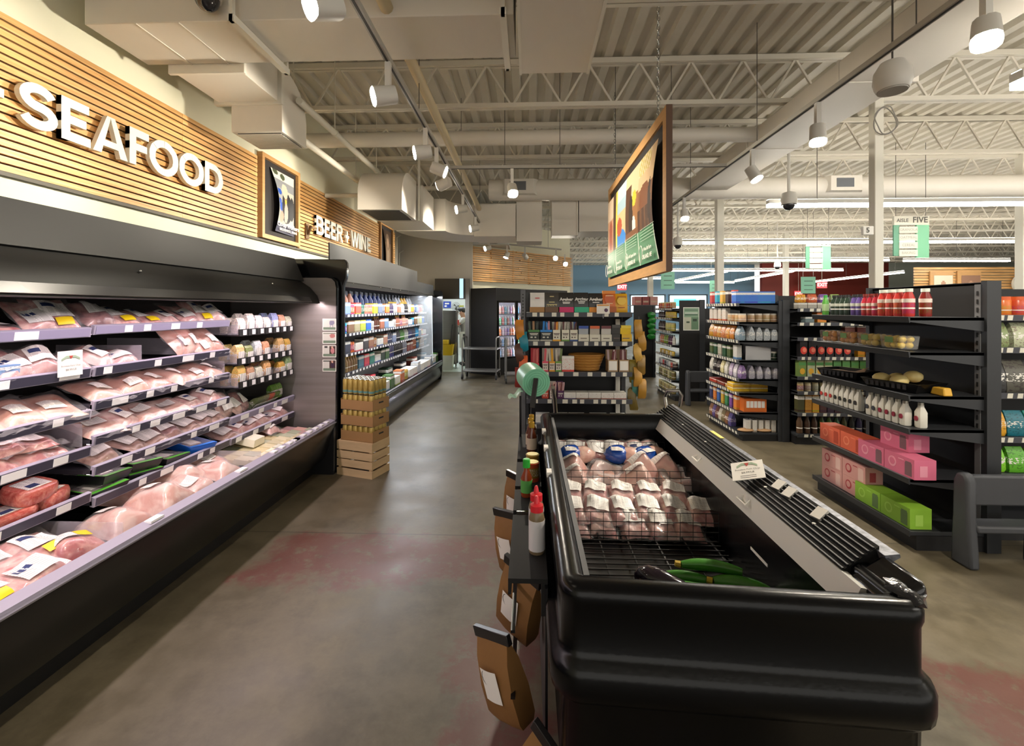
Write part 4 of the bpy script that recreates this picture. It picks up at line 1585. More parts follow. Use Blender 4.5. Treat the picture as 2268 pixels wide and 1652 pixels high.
# acrylic dividers
for lab, x0, x1, y, z0, z1 in (('divider', -2.85, -2.32, 2.62, 1.29, 1.38), ('divider', -2.85, -2.32, 2.95, 1.29, 1.4), ('divider', -2.85, -2.32, 2.26, .88, 1.0), ('divider', -2.8, -1.97, 2.12, .43, .56), ('divider', -2.8, -1.97, 3.25, .43, .55), ('divider', -2.85, -2.32, 3.36, 1.11, 1.2)):
    MB().box(x0, x1, y, y + .004, z0, z1).build('clear_divider', acrylic, mc, smooth=False)

NR = PI / 2
SHN = {'A': 'near meat bay', 'B': 'middle meat bay', 'C': 'far meat bay'}
DESC = {'pork': 'pink pork pack with white label', 'pork_y': 'pork pack with yellow sticker', 'pork_l': 'pale pork pack', 'beef': 'red beef pack with white label', 'beef_y': 'beef roast with yellow sticker',
        'dark': 'dark beef pack', 'chick': 'bagged raw chicken', 'chick2': 'large bagged whole chicken', 'salmon': 'peach chicken bag with label', 'salmon2': 'peach chicken cutlet bag', 'brown': 'brown cured meat pack',
        'ground': 'red ground meat brick', 'tray_green': 'black meat tray with lime band', 'tray_blue': 'cobalt blue meat tray'}
CNT = {}
def stock(bay, row, rowname, y, x, z, kind, tilt=.35, roll=0., rz=0., sc=None, extra=''):
    sc = sc or (rdm.uniform(.88, 1.12), rdm.uniform(.9, 1.08), rdm.uniform(.75, 1.25))
    key = (bay, row, kind)
    i = CNT.get(key, 0)
    CNT[key] = i + 1
    lab = '%s%s, %s on %s, %s' % (extra, DESC[kind], nth(i), rowname, SHN[bay])
    return place(kind, (x, y, z), lab, NR + rz, tilt, roll, 'packed meat in the case', sc=sc)

def row(bay, k, spec, tilt=.35, x=-2.42, lift=.0):
    ya, yb, zs = BAYS[bay]
    z = zs[k] - .006
    nm = ('top shelf', 'second shelf', 'third shelf', 'fourth shelf', 'fifth shelf', 'lowest shelf')[k]
    for kind, y, *opt in spec:
        t_ = opt[0] if opt else tilt
        up = opt[1] if len(opt) > 1 else 0
        d_ = {'chick': .26, 'salmon': .27, 'salmon2': .25, 'ground': .15}.get(kind, .22)
        stock(bay, k, nm, y, x, z + math.sin(t_) * d_ * .5 + lift + up, kind, t_, rdm.uniform(-.1, .1), rdm.uniform(-.3, .3))
# near bay
row('A', 0, [('pork', 1.72, .5), ('beef', 1.93, .08), ('pork', 2.1, .75), ('pork_y', 2.2, .8)], .5)
row('A', 1, [('pork_l', 1.66, .3), ('brown', 1.82, .25), ('pork', 1.98, .6), ('pork_l', 2.12, .5), ('pork', 2.24, .3)])
row('A', 2, [('salmon', 1.62, .3), ('salmon2', 1.85, .25), ('salmon', 2.02, .35), ('salmon', 2.18, .3)])
for i, (kk, yy) in enumerate((('beef', 1.7), ('beef_y', 1.88), ('beef', 2.02), ('beef', 2.16))):
    pass
row('A', 3, [('beef', 1.6, .25), ('beef', 1.76, .2), ('beef_y', 1.9, .25), ('beef', 2.02, .3), ('beef', 2.12, .2), ('beef', 1.68, .25, .05), ('beef', 1.92, .2, .07), ('beef', 2.06, .15, .06)], x=-2.4)
row('A', 4, [('ground', 1.62, .1), ('ground', 1.8, .12), ('ground', 1.98, .1), ('ground', 2.15, .1), ('ground', 1.72, .5, .05), ('ground', 2.07, .2, .055)], x=-2.39)
# middle bay
row('B', 0, [('dark', 2.4, .6), ('pork_y', 2.55, .4), ('pork_y', 2.72, .35), ('pork_l', 2.88, .3), ('pork', 3.04, .6), ('pork_y', 3.2, .7), ('pork_l', 3.32, .45)], .4)
row('B', 1, [('pork_l', 2.4, .35), ('pork', 2.52, .3), ('salmon', 2.98, .9), ('salmon', 3.07, 1.0), ('salmon2', 3.17, .8), ('salmon', 3.28, .7)])
row('B', 2, [('salmon', 2.42, .3), ('salmon2', 2.6, .3), ('salmon', 2.76, .35), ('salmon', 2.92, .3), ('salmon2', 3.08, .3), ('salmon', 3.24, .3)])
row('B', 3, [('chick', 2.42, .2), ('pork_l', 2.56, .35), ('chick', 2.72, .25), ('chick', 2.92, .2), ('pork_l', 3.1, .2), ('pork_l', 3.26, .15)])
row('B', 4, [('brown', 2.42, .3), ('brown', 2.6, .35), ('brown', 2.76, .3), ('dark', 2.9, .3), ('brown', 3.05, .25), ('brown', 3.2, .3), ('brown', 3.31, .3)])
row('B', 5, [('tray_green', 2.42, .06), ('tray_green', 2.44, .06, .05), ('tray_green', 2.66, .05), ('tray_green', 2.67, .05, .05), ('tray_green', 2.88, .05), ('tray_blue', 3.14, .12)], x=-2.42)
row('C', 0, [('brown', 3.46, 1.1), ('brown', 3.57, .7), ('dark', 3.68, .9)])
row('C', 1, [('brown', 3.47, .2), ('pork_l', 3.62, .15), ('pork', 3.77, .2), ('pork_l', 3.92, .3), ('pork', 4.06, .15), ('pork_l', 4.2, .12)])
# deck
def deck(bay, spec):
    for kind, y, x, t_, up in spec:
        z = .43 + (x + 1.95) * .07 + up + math.sin(t_) * .1
        stock(bay, 'deck', 'front deck', y, x, z, kind, t_, rdm.uniform(-.1, .1), rdm.uniform(-.3, .3))
deck('A', [('pork_y', 1.5, -2.07, .25, .02), ('pork', 1.52, -2.28, .2, .02), ('pork_y', 1.68, -2.1, .25, .02), ('pork_l', 1.66, -2.32, .2, .04), ('pork', 1.85, -2.1, .25, .02), ('pork_y', 1.88, -2.3, .2, .03), ('beef_y', 2.03, -2.13, .2, .03), ('beef_y', 2.02, -2.4, .15, .02), ('pork_l', 1.36, -2.1, .2, .02), ('pork', 1.36, -2.3, .2, .02), ('pork_y', 1.6, -2.05, .35, .06), ('pork', 1.77, -2.06, .3, .07), ('pork_y', 1.95, -2.22, .25, .08), ('pork_l', 1.78, -2.25, .3, .09), ('pork', 1.58, -2.22, .3, .08), ('pork_y', 1.45, -2.18, .3, .08)])
deck('B', [('chick2', 2.35, -2.22, .1, .0), ('chick2', 2.55, -2.14, .15, .02), ('chick2', 2.62, -2.4, .2, .04), ('chick', 2.78, -2.16, .2, .02), ('chick2', 2.9, -2.3, .2, .05), ('chick2', 3.05, -2.16, .15, .02), ('chick', 3.18, -2.34, .4, .05), ('chick', 2.74, -2.42, .4, .05)])
TOFU = ('e8dcb2', 'efe3bd', 'ead9a8', 'd9cfa9', 'c9ccb0')
q = 0
for j, x in enumerate((-2.02, -2.13, -2.24, -2.36)):
    for i in range(9):
        y = 3.34 + .105 * i
        z = .43 + (x + 1.95) * .07 + .012 * j
        pk = j >= 2 and i > 5
        c = ('e3b1a4', 'c9a0a0', 'b9bfa2')[(i + j) % 3] if (i > 6 or pk) else TOFU[(i * 3 + j) % 5]
        place('tofu', (x, y, z), '%s block, %s along row %s of the far deck' % ('pink' if (i > 6 or pk) else 'cream tofu', nth(i), ('one', 'two', 'three', 'four')[j]), NR, .12, 0, 'blocks on the far deck', col=c)
place('tofu', (-2.3, 3.62, .5), 'large white tub lid block lying on the cream tofu', NR, .2, 0, None, 'efe8d2', (1.5, 1.2, 1.6))
place('pork_l', (-2.35, 3.95, .52), 'white wrapped bag with dark beets on the far deck', NR, .3)
# hooks of upright packs in the far bay
tray_b = mat('pusher_tray', '1c1c20', .3)
tr_me = meshm(MB().box(-.055, .055, -.3, .3, -.02, -.005).box(-.055, .055, -.31, -.3, -.02, .035), 'pusher_tray', tray_b, False)
tr_tag = meshm(MB().box(-.012, .03, -.3135, -.311, -.012, .028), 'price_tag', tag_m, False)
side_me = meshm(MB().box(-.057, -.054, -.3, .3, -.01, .07), 'clear_divider', acrylic, False)
cols = [('e9d9cf', 'f0e6dc', 'efe9ea', 'e8e2d8', '9aa0cf', 'e2a28a', 'd8dbc0'), ('d8b77c', '7d8a4e', 'c8ccd0', 'd69a78', '4a4a48', 'c9a06a', 'd1a24e'), ('d6a85e', 'b98a6a', 'c9c7b6', 'dba56e', '5b5b58', 'cf9c4a', '8da070')]
for r_, (z, xo) in enumerate(((1.4, 0), (1.17, -.01), (.985, 0))):
    for i in range(7):
        y = 3.52 + i * .118
        for me, nm in ((tr_me, 'pusher_tray'), (tr_tag, 'price_tag'), (side_me, 'clear_divider')):
            o = put(me, nm, None, mc)
            o.location = (-2.58 + xo, y, z)
            o.rotation_euler = (0, 0, NR)
        for j in range(2):
            if (r_, i) in ((1, 4), (2, 4)) and j == 0:
                continue
            place('pouch', (-2.32 - .09 * j + xo, y, z + .002), 'upright %s pack, %s across %s hanging row, far meat bay' % ('front' if j == 0 else 'rear', nth(i), ('top', 'middle', 'bottom')[r_]), NR, .08, 0, 'upright packs in the far bay', cols[r_][i], (.95, 1, 1.0 + .12 * ((i * 5 + r_) % 3 - 1)))
# green boxes and bottles on the far shelf
for i in range(6):
    place('pouch', (-2.42, 3.83 + .085 * i, .748), 'green sliced tempeh packet, %s along the far bay shelf' % nth(i), NR, .0 if i > 3 else .9, 0, 'green packets', ('6f7a52', '8c8b6a', 'c9643c', '5a7a2c', '6b9a3c', '8fb35a')[i], .95)
# price card standing on the second shelf
pc = thing('price_card', 'white price card with green banner on the second meat shelf', 'sign', (-2.275, 2.16, 1.265), NR)
MB().box(-.06, .06, -.002, .002, 0, .125).build('card', paper, pc, smooth=False)
gr = mat('banner_green', '9fb39a', .6)
MB().prism([(-.045, .088), (-.02, .102), (.02, .102), (.045, .088), (.045, .078), (.02, .09), (-.02, .09), (-.045, .078)], 'y', -.004, -.002).build('banner', gr, pc, smooth=False)
MB().prism([(-.01, .1), (.01, .1), (0, .085)], 'y', -.005, -.002).build('apple_mark', redink, pc, smooth=False)
dk = mat('card_text', '6d6a68', .6)
text('Boneless Pork Chop', .0115, dk, pc, (0, -.004, .052))
text('$8.99/LB', .015, dk, pc, (0, -.004, .032))
# small stand-up leaflet boxes on the second shelf
for i, (y, c, lab) in enumerate(((1.93, '7fa3cf', 'sky blue leaflet box'), (1.8, 'a8a86a', 'olive and orange carton'), (1.74, 'd98a5a', 'orange carton'))):
    kitn = 'leaf%d' % i
    kit(kitn, 'carton', 'carton', [('body', meshm(MB().box(-.06, .06, 0, .02, 0, .07), 'body', printed('carton_print', 'carton'), False), True)])
    place(kitn, (-2.34, y, 1.275), lab + ' standing on the second shelf, near meat bay', NR, .1, 0, None, c)
o = MB().tube([(-2.3, 1.9, 1.46), (-2.3, 2.06, 1.46)], .018, 8).build('sausage', ground)
bpy.data.objects.remove(o)
# ================================================================ ISLAND FREEZER
fz = thing('island_freezer', 'long glossy black open island freezer in the aisle', 'freezer', (0, 0, 0))
FX0, FX1, FY0, FY1 = .085, .965, 1.165, 3.1
SKEW = .055
def rrect(o, z, r=.05, x0=FX0, x1=FX1, y0=FY0, y1=FY1, skew=SKEW):
    pts = []
    x0, x1, y0, y1 = x0 - o, x1 + o, y0 - o, y1 + o
    r = max(.012, r + o)
    for cx, cy, a0 in ((x1 - r, y1 - r, 0), (x0 + r, y1 - r, 90), (x0 + r, y0 + r, 180), (x1 - r, y0 + r, 270)):
        for k in range(6):
            a = math.radians(a0 + 18 * k)
            x, y = cx + r * math.cos(a), cy + r * math.sin(a)
            f = max(0, 1 - (y - y0) / (y1 - y0))
            pts.append((x, y - skew * f ** 6 * (x - x0) / (x1 - x0), z))
    return pts
fz_m = mat('freezer_black', '050609', .24, coat=.0, spec=.3, bump=.05, bscale=60)
rings = [rrect(-.07, 0), rrect(-.07, .12), rrect(-.02, .13), rrect(-.005, .3), rrect(0, .585), rrect(.012, .6), rrect(.027, .615), rrect(.031, .64), rrect(.031, .672), rrect(.024, .692), rrect(.008, .705), rrect(.0, .722),
         rrect(0, .83), rrect(.006, .848), rrect(.006, .868), rrect(-.004, .884), rrect(-.02, .89), rrect(-.045, .888), rrect(-.062, .875, .03), rrect(-.066, .78, .02), rrect(-.08, .47, .02)]
mb = MB().loft(rings, caps=True)
mb.build('tub', fz_m, fz, angle=.9)
inn = mat('freezer_inner', '08080a', .35)
MB().box(.17, .88, 1.25, 3.02, .474, .48).build('tub_floor', inn, fz, smooth=False)
# pale inner board on the aisle side
MB().hexa([(.152, 1.24, .79), (.168, 1.24, .79), (.168, 3.02, .79), (.152, 3.02, .79), (.15, 1.24, .872), (.166, 1.24, .872), (.166, 3.02, .872), (.15, 3.02, .872)]).build('inner_board', mat('board_grey', '6f7074', .5), fz, smooth=False)
# side rail opposite: white light strip, ribbed night cover, steel top
MB().prism([(.842, .80), (.862, .80), (.893, .862), (.873, .866)], 'y', 1.22, 3.03).build('light_strip', mat('frost_strip', 'd8d8d2', .4), fz, smooth=False)
slope = [(.872, .86), (.98, .935), (.98, .90), (.88, .84)]
MB().prism(slope, 'y', 1.3, 3.18).build('night_cover', mat('cover_black', '0a0a0b', .6, spec=.3), fz, smooth=False)
for k in range(7):
    f = .08 + k * .13
    x, z = .872 + (.108) * f, .86 + .075 * f
    MB().bar((x, 1.3, z + .003), (x, 3.18, z + .003), .006, .008).build('cover_rib', mat('rib_black', '101113', .45, spec=.35), fz, smooth=False)
MB().prism([(.972, .925), (1.012, .93), (1.014, .92), (.98, .90)], 'y', 1.27, 3.2).build('steel_top', mat('galvanised', '6d6f76', .5, metal=.6, noise=.4, nscale=60), fz, smooth=False)
MB().prism([(.88, .86), (.985, .925), (.99, .89), (.97, .84), (.9, .83)], 'y', 1.15, 1.29).build('corner_cap', gloss_black, fz, bevel=.015)
MB().blob((.945, 1.18, .885), .04, .05, .02, 10, 8, bump=.5, seed=4).build('tape_wrap', mat('black_tape', '191a1f', .12, coat=.6, bump=.6, bscale=25), fz)
for yy in (1.5, 2.05, 2.4, 2.75, 1.8):
    MB().lathe([(.006, 0), (.006, .004), (0, .005)], 8).build('cover_screw', paper, fz, loc=(.925, yy, .9))
clip_me = meshm(MB().box(-.022, .022, -.018, .018, 0, .006).box(-.022, -.013, -.018, .018, -.02, .004).box(.013, .022, -.018, .018, -.02, .004), 'clip', paper, False)
for yy in (1.52, 1.69, 1.76):
    o = put(clip_me, 'cover_clip', None, fz)
    o.location = (.955, yy, .925)
    o.rotation_euler = (0, -.6, PI / 2 * 0 + .3)
for yy in (1.8, 2.3):
    MB().tube([(.868, yy, .85), (.842, yy - .01, .835), (.842, yy + .06, .835), (.868, yy + .05, .85)], .004, 6).build('wire_clip', paper, fz)
for yy in (1.62,):
    MB().box(.838, .84, yy, yy + .12, .69, .70).build('inner_mark', paper, fz, smooth=False)
for z, yy in ((.875, 2.3), (.875, 1.95), (.875, 2.62)):
    MB().box(.078, .1, yy, yy + .05, .872, .893).build('price_tag', paper, fz, smooth=False)
MB().box(.985, 1.006, 2.36, 2.5, .9315, .9335).build('warning_label', mat('label_yellow', 'd8c558', .5), fz, smooth=False)
# chrome handles at the far end
MB().tube([(.955, 3.16, .9), (.955, 3.2, .98), (.96, 3.17, 1.03), (1.03, 3.15, 1.035), (1.055, 3.16, 1.0), (1.05, 3.18, .92)], .014, 10).build('handle', chrome, fz)
MB().tube([(.19, 3.2, .86), (.18, 3.16, .97), (.165, 3.1, 1.06)], .016, 10).build('handle', chrome, fz)
# wire rack on the floor of the tub
wire = mat('black_wire', '0f0f11', .35)
mb = MB()
for k in range(44):
    y = 1.28 + k * .04
    mb.bar((.17, y, .522), (.87, y, .522), .004)
for x in (.2, .33, .46, .59, .72, .84):
    mb.bar((x, 1.27, .518), (x, 3.02, .518), .006)
o = mb.build('wire_rack', wire, fz, smooth=False)
o['kind'] = 'stuff'
def fence(y, z0, z1, x0=.17, x1=.87, lean=0.):
    mb = MB()
    n = 12
    for k in range(n + 1):
        x = x0 + (x1 - x0) * k / n
        mb.bar((x, y, z0), (x, y + lean, z1), .0022)
    m = 3
    for k in range(m + 1):
        z = z0 + (z1 - z0) * k / m
        yy = y + lean * k / m
        mb.bar((x0, yy, z), (x1, yy, z), .0026)
    o = mb.build('wire_divider', wire, fz, smooth=False)
fence(2.1, .53, .66)
fence(2.44, .62, .73)
fence(2.93, .62, .74)

# price card clipped to the cover
pc = thing('price_card', 'white price card clipped to the ribbed freezer cover', 'sign', (.905, 1.9, .925))
pc.rotation_euler = (Matrix.Rotation(-.45, 3, 'Y') @ Matrix.Rotation(.25, 3, 'X') @ Matrix.Rotation(-.45, 3, 'Z')).to_euler()
MB().box(-.062, .062, -.045, .06, 0, .003).build('card', paper, pc, smooth=False)
MB().prism([(-.04, .035), (-.02, .05), (.02, .05), (.04, .035), (.04, .025), (.02, .038), (-.02, .038), (-.04, .025)], 'z', .003, .0045).build('banner', gr, pc, smooth=False)
MB().prism([(-.01, .048), (.01, .048), (0, .03)], 'z', .003, .005).build('apple_mark', redink, pc, smooth=False)
text('Boneless Pork Chop', .0115, dk, pc, (0, .012, .004), (0, 0, 0))
text('$8.99/LB', .014, dk, pc, (0, -.006, .004), (0, 0, 0))
for k in range(2):
    MB().box(-.03, .03, -.025 - .01 * k, -.023 - .01 * k, .003, .0035).build('print_line', dk, pc, smooth=False)

# ---- frozen poultry
vac('tender', .14, .17, .045, pork, 21, (.12, .9, .35, .8), wrap=1.12, film_m=clear, name='frozen_meat_pack')
vac('bird', .19, .2, .075, meat_mat('poultry_pink', 'd9a095', 'efcfc0', .6, 7), 22, (.2, .7, .55, .9), wrap=1.25, film_m=clear, name='frozen_chicken', cat='frozen chicken')
vac('bird2', .2, .19, .07, meat_mat('poultry_pink', 'd9a095'), 23, None, wrap=1.35, film_m=cloudy, name='frozen_chicken', cat='frozen chicken')
blue_wrap = mat('blue_wrapper', '1c4fae', .22, coat=.5)
bmb, bZ = pillow(.19, .13, .1, 24)
kit('turkey', 'frozen_turkey', 'frozen bird', [('meat', meshm(MB().blob((.04, 0, .05), .085, .06, .05, 14, 10, bump=.2, seed=2), 'meat', meat_mat('poultry_pink', 'd9a095')), False),
    ('wrapper', meshm(MB().blob((-.03, 0, .055), .08, .068, .056, 14, 10, bump=.12, seed=3), 'wrapper', blue_wrap), False), ('label', meshm(MB().grid(lambda u, v: (-.07 + .07 * u, -.05 + .06 * v, .104 + .008 * math.sin(PI * u) * math.sin(PI * v)), 4, 4), 'label', lab_m), False)])
rq = random.Random(5)
for lay_, (z, y, xs) in enumerate(((.53, 2.24, (.22, .36, .5, .64, .78)), (.575, 2.29, (.21, .34, .47, .60, .73, .85)))):
    for i, x in enumerate(xs):
        place('tender', (x + rq.uniform(-.01, .01), y + rq.uniform(-.01, .02), z), 'pink chicken tender pack, %s across the %s front layer in the freezer' % (nth(i), ('lower', 'upper')[lay_]), rq.uniform(-.15, .15), .35, rq.uniform(-.1, .1), 'chicken packs in the freezer')
for i, x in enumerate((.22, .35, .49, .63, .76)):
    place('tender', (x, 2.4, .61), 'pink chicken tender pack, %s across the second rank in the freezer' % nth(i), rq.uniform(-.2, .2), .1, 0, 'chicken packs in the freezer')
for i, (k, x, y, z) in enumerate((('bird', .25, 2.54, .58), ('bird2', .43, 2.55, .57), ('bird', .6, 2.52, .6), ('bird2', .78, 2.54, .57), ('bird', .24, 2.69, .6), ('bird2', .46, 2.7, .61), ('bird', .66, 2.68, .61), ('bird', .79, 2.7, .6), ('bird2', .84, 2.6, .62))):
    place(k, (x, y, z), '%s whole chicken, %s from the aisle side in the freezer %s rank' % ('bagged' if k == 'bird2' else 'labelled', nth(i % 4 if i < 8 else 4), 'front' if i < 4 else 'rear'), rq.uniform(-.5, .5), .25, rq.uniform(-.15, .15), 'whole chickens in the freezer')
for i, (x, r_) in enumerate(((.29, .1), (.58, -.1), (.74, .5))):
    place('turkey', (x, 2.83, .64), 'blue wrapped turkey, %s from the aisle side' % nth(i), r_, .15, 0, 'blue wrapped birds')
for i, x in enumerate((.2, .32, .45, .57)):
    place('beef', (x, 2.96, .67), 'red meat pack, %s along the back wall of the freezer' % nth(i), rq.uniform(-.2, .2), .5, 0, 'packs at the back of the freezer')
for i, x in enumerate((.68, .78)):
    place('pork_l', (x, 2.95, .66), 'white wrapped pack, %s along the back wall of the freezer' % nth(i), rq.uniform(-.3, .3), .45, 0, 'packs at the back of the freezer')
place('bird2', (.86, 2.72, .6), 'clear bag of frozen poultry beside the blue turkeys', 1.2, .2)

# ---- vegetables at the near end
zm = mat('zucchini_skin', '43862f', .25, noise=.35, nscale=18, coat=.3, stretch=(.4, 1, 1))
zt = mat('zucchini_tip', 'c9a93a', .5)
def zucchini(label, p, rz, L_=.26, r=.026, pitch=0., bend=.02):
    t = thing('zucchini', label, 'zucchini', p, rz, 'zucchini in the freezer')
    t.rotation_euler = (0, pitch, rz)
    pts, rr = [], []
    for k in range(11):
        u = k / 10
        pts.append((L_ * (u - .5), bend * math.sin(PI * u), r))
        rr.append(r * (.35 + .65 * min(1, math.sin(PI * min(.98, max(.02, u))) ** .45)))
    MB().tube(pts, rr, 12).build('fruit', zm, t)
    MB().tube([(-L_ / 2 - .002, 0, r), (-L_ / 2 - .022, 0, r + .002)], [.013, .011], 8).build('stem_end', zt, t)
zucchini('zucchini with yellow tip lying on top of the others', (.7, 1.76, .58), -.2, .22, .023, -.0)
zucchini('long pale green zucchini beside the eggplant', (.6, 1.77, .53), -.12, .2, .022)
zucchini('zucchini lying nearest the front rim', (.66, 1.69, .55), PI - .2, .21, .021)
zucchini('fat zucchini at the corner by the paper box', (.79, 1.7, .54), -.35, .2, .029)
t = thing('eggplant', 'glossy dark purple eggplant at the front of the freezer', 'eggplant', (.5, 1.72, .53), -.3)
MB().tube([(-.1, 0, .045), (-.085, 0, .045), (-.05, 0, .045), (0, 0, .042), (.05, 0, .036), (.1, 0, .03), (.12, 0, .028)], [.012, .032, .045, .042, .03, .021, .012], 16).build('fruit', mat('eggplant_skin', '1a0f1d', .12, coat=.7), t)
MB().tube([(.115, 0, .028), (.14, 0, .03)], [.018, .01], 8).build('stem', mat('eggplant_stem', '4d5a38', .5), t)
kraft = mat('kraft_paper', 'b08b5c', .7, noise=.08, nscale=6)
o = MB().box(.26, .44, 1.68, 1.682, .524, .588).box(.26, .44, 1.68, 1.76, .524, .527).build('paper_box_flap', kraft, smooth=False)
tag(o, 'brown paper flap standing at the front of the freezer', 'paper')
o = MB().grid(lambda u, v: (.8 + .06 * u, 1.52 + .06 * v, .54 + .03 * u + .02 * math.sin(4 * v)), 4, 4).build('paper_scrap', kraft)
sm = o.modifiers.new('thick', 'SOLIDIFY')
sm.thickness = .002
tag(o, 'torn brown paper scrap by the fat zucchini', 'paper')

# ---- side ledge with sauces
sd = thing('side_shelf', 'narrow black ledge hooked along the aisle side of the freezer', 'shelf', (0, 0, 0))
for ya, yb in ((1.42, 1.86), (1.9, 2.12), (2.16, 2.5), (2.55, 3.05)):
    MB().box(-.065, .06, ya, yb, .735, .75).box(-.065, -.055, ya, yb, .7, .735).build('ledge', mat('ledge_black', '0c0c0d', .7), sd, smooth=False)
    MB().bar((.05, ya + .03, .74), (.05, ya + .03, .62), .02).build('bracket', black, sd, smooth=False)
MB().box(-.06, -.045, 1.5, 3.0, .3, .31).box(-.06, -.045, 1.5, 3.0, .52, .53).build('bag_rail', wire, sd, smooth=False)
MB().tube([(-.055, 3.0, .3), (-.055, 3.0, 1.02)], .008, 6).build('upright_rod', wire, sd)
def bottle(kind, name, prof, cap, body_m, cap_m, label=None, label_m=None, cat='bottle', sq=0.):
    parts = [('body', meshm(MB().lathe(prof, 14, sq=sq), 'body', body_m), True), ('cap', meshm(MB().lathe(cap, 12), 'cap', cap_m), False)]
    if label:
        r, z0, z1 = label
        parts.append(('label', meshm(MB().lathe([(r, z0), (r + .0008, z0), (r + .0008, z1), (r, z1)], 14, sq=sq), 'label', label_m), True))
    kit(kind, name, cat, parts)
glass_br = mat('sauce_glass', '5b2a12', .15, coat=.5)
bottle('squeeze', 'squeeze_bottle', [(.026, 0), (.028, .01), (.028, .12), (.022, .14), (.02, .145)], [(.023, .143), (.023, .165), (.01, .17), (.007, .19), (.004, .195)], mat('bottle_amber', '7b6a50', .3), mat('cap_red', 'd62a35', .35), (.0283, .012, .115), mat('squeeze_label', 'dcd9dc', .4))
bottle('hot', 'hot_sauce_bottle', [(.024, 0), (.026, .008), (.026, .085), (.013, .115), (.012, .135)], [(.017, .13), (.017, .165), (.014, .168)], mat('hot_sauce', '8c3d1d', .2, coat=.4), mat('cap_green', '2fae3a', .4), (.0263, .02, .075), mat('green_label', '5aa552', .45))
bottle('bbq', 'sauce_bottle', [(.028, 0), (.03, .01), (.03, .09), (.014, .13), (.013, .15)], [(.017, .145), (.017, .175), (.012, .18)], glass_br, mat('cap_gold', 'b8902c', .35, metal=.4), (.0303, .02, .085), mat('bbq_label', 'c9b8a2', .45))
bottle('tin', 'food_can', [(.034, 0), (.034, .085), (.036, .088), (.033, .09), (.0, .09)], [(.031, .086), (.031, .092), (0, .092)], printed('tin_print', 'can', .35), mat('tin_lid', 'c6b98a', .3, metal=.8), cat='can')
place('squeeze', (.028, 1.58, .75), 'near white squeeze bottle with red nozzle on the freezer ledge', 0)
place('squeeze', (.028, 1.67, .75), 'rear white squeeze bottle with red nozzle on the freezer ledge', 0)
place('hot', (-.01, 2.05, .75), 'hot sauce bottle with bright green cap on the freezer ledge')
place('tin', (.018, 2.24, .75), 'front food can on the freezer ledge', col='b5472e')
place('tin', (.02, 2.36, .75), 'rear food can on the freezer ledge', col='a8863a')
for i in range(3):
    place('bbq', (.018 - .006 * (i % 2), 2.68 + .09 * i, .75), 'brown sauce bottle with gold cap, %s along the freezer ledge' % nth(i), group='brown sauces on the ledge')
t = thing('dark_jar', 'dark jar lying in the gap of the freezer ledge', 'jar', (-.02, 1.88, .69))
MB().tube([(-.03, 0, .035), (.05, 0, .035)], .033, 12).build('body', gloss_black, t)
# ---- kraft bags hanging under the ledge
bagm = mat('kraft_bag', '8a6337', .6, noise=.15, nscale=5, bump=.5, bscale=7)
bag_top = mat('bag_clip_black', '1c1a1a', .3)
def kraft_bag(label, y, x, z, tiltx, lean, w=.17, h=.27, d=.07, body=bagm, roll=0.):
    t = thing('paper_bag', label, 'bag', (x, y, z))
    t.rotation_euler = (Matrix.Rotation(-.75, 3, 'Z') @ Matrix.Rotation(lean, 3, 'X') @ Matrix.Rotation(tiltx, 3, 'Y')).to_euler()
    rings = []
    for zz, kd, kw in ((0, .75, .95), (.08, 1.05, 1), (.4, 1.15, 1), (.75, .8, 1), (.93, .3, 1), (1, .12, 1)):
        rings.append([(-w / 2 * kw, -d / 2 * kd, h * zz), (-w * .2, -d * .62 * kd, h * zz), (w * .2, -d * .6 * kd, h * zz), (w / 2 * kw, -d / 2 * kd, h * zz), (w / 2 * kw, d / 2 * kd, h * zz), (-w / 2 * kw, d / 2 * kd, h * zz)])
    MB().loft(rings).build('body', body, t, angle=.9)
    MB().box(-w / 2 - .012, w / 2 + .012, -.01, .01, h - .015, h + .022).build('folded_top', bag_top, t, bevel=.003)
    lb = MB().grid(lambda u, v: (-w * .28 + w * .5 * u, -d * .74 - .004 * math.sin(PI * u), h * .3 + h * .38 * v), 5, 5)
    lb.build('label', paper, t)
    MB().tube([(-w * .1 + .025 * math.cos(a), -d * .765, h * .58 + .025 * math.sin(a)) for a in (x * PI / 6 for x in range(13))], .0012, 4).build('label_mark', mat('ink_dark', '333333', .6), t)
MB().box(.052, .06, 1.42, 3.05, .08, .72).build('rack_panel', black, sd, smooth=False)  # black sheet put in to stand for the shade under the ledge
kraft_bag('kraft bag with a grey label and slanted dark top, lowest and nearest', 1.36, .0, .12, .5, .1)
kraft_bag('kraft bag with a crumpled white label, second nearest under the ledge', 1.58, -.055, .17, -.3, .1)
kraft_bag('kraft bag with a torn side, third under the ledge', 1.83, -.05, .3, .2, .08)
kraft_bag('kraft bag with a white label, fourth under the ledge', 2.12, -.05, .36, -.15, .1)
kraft_bag('kraft bag furthest along under the ledge', 2.45, -.05, .42, .1, .1)
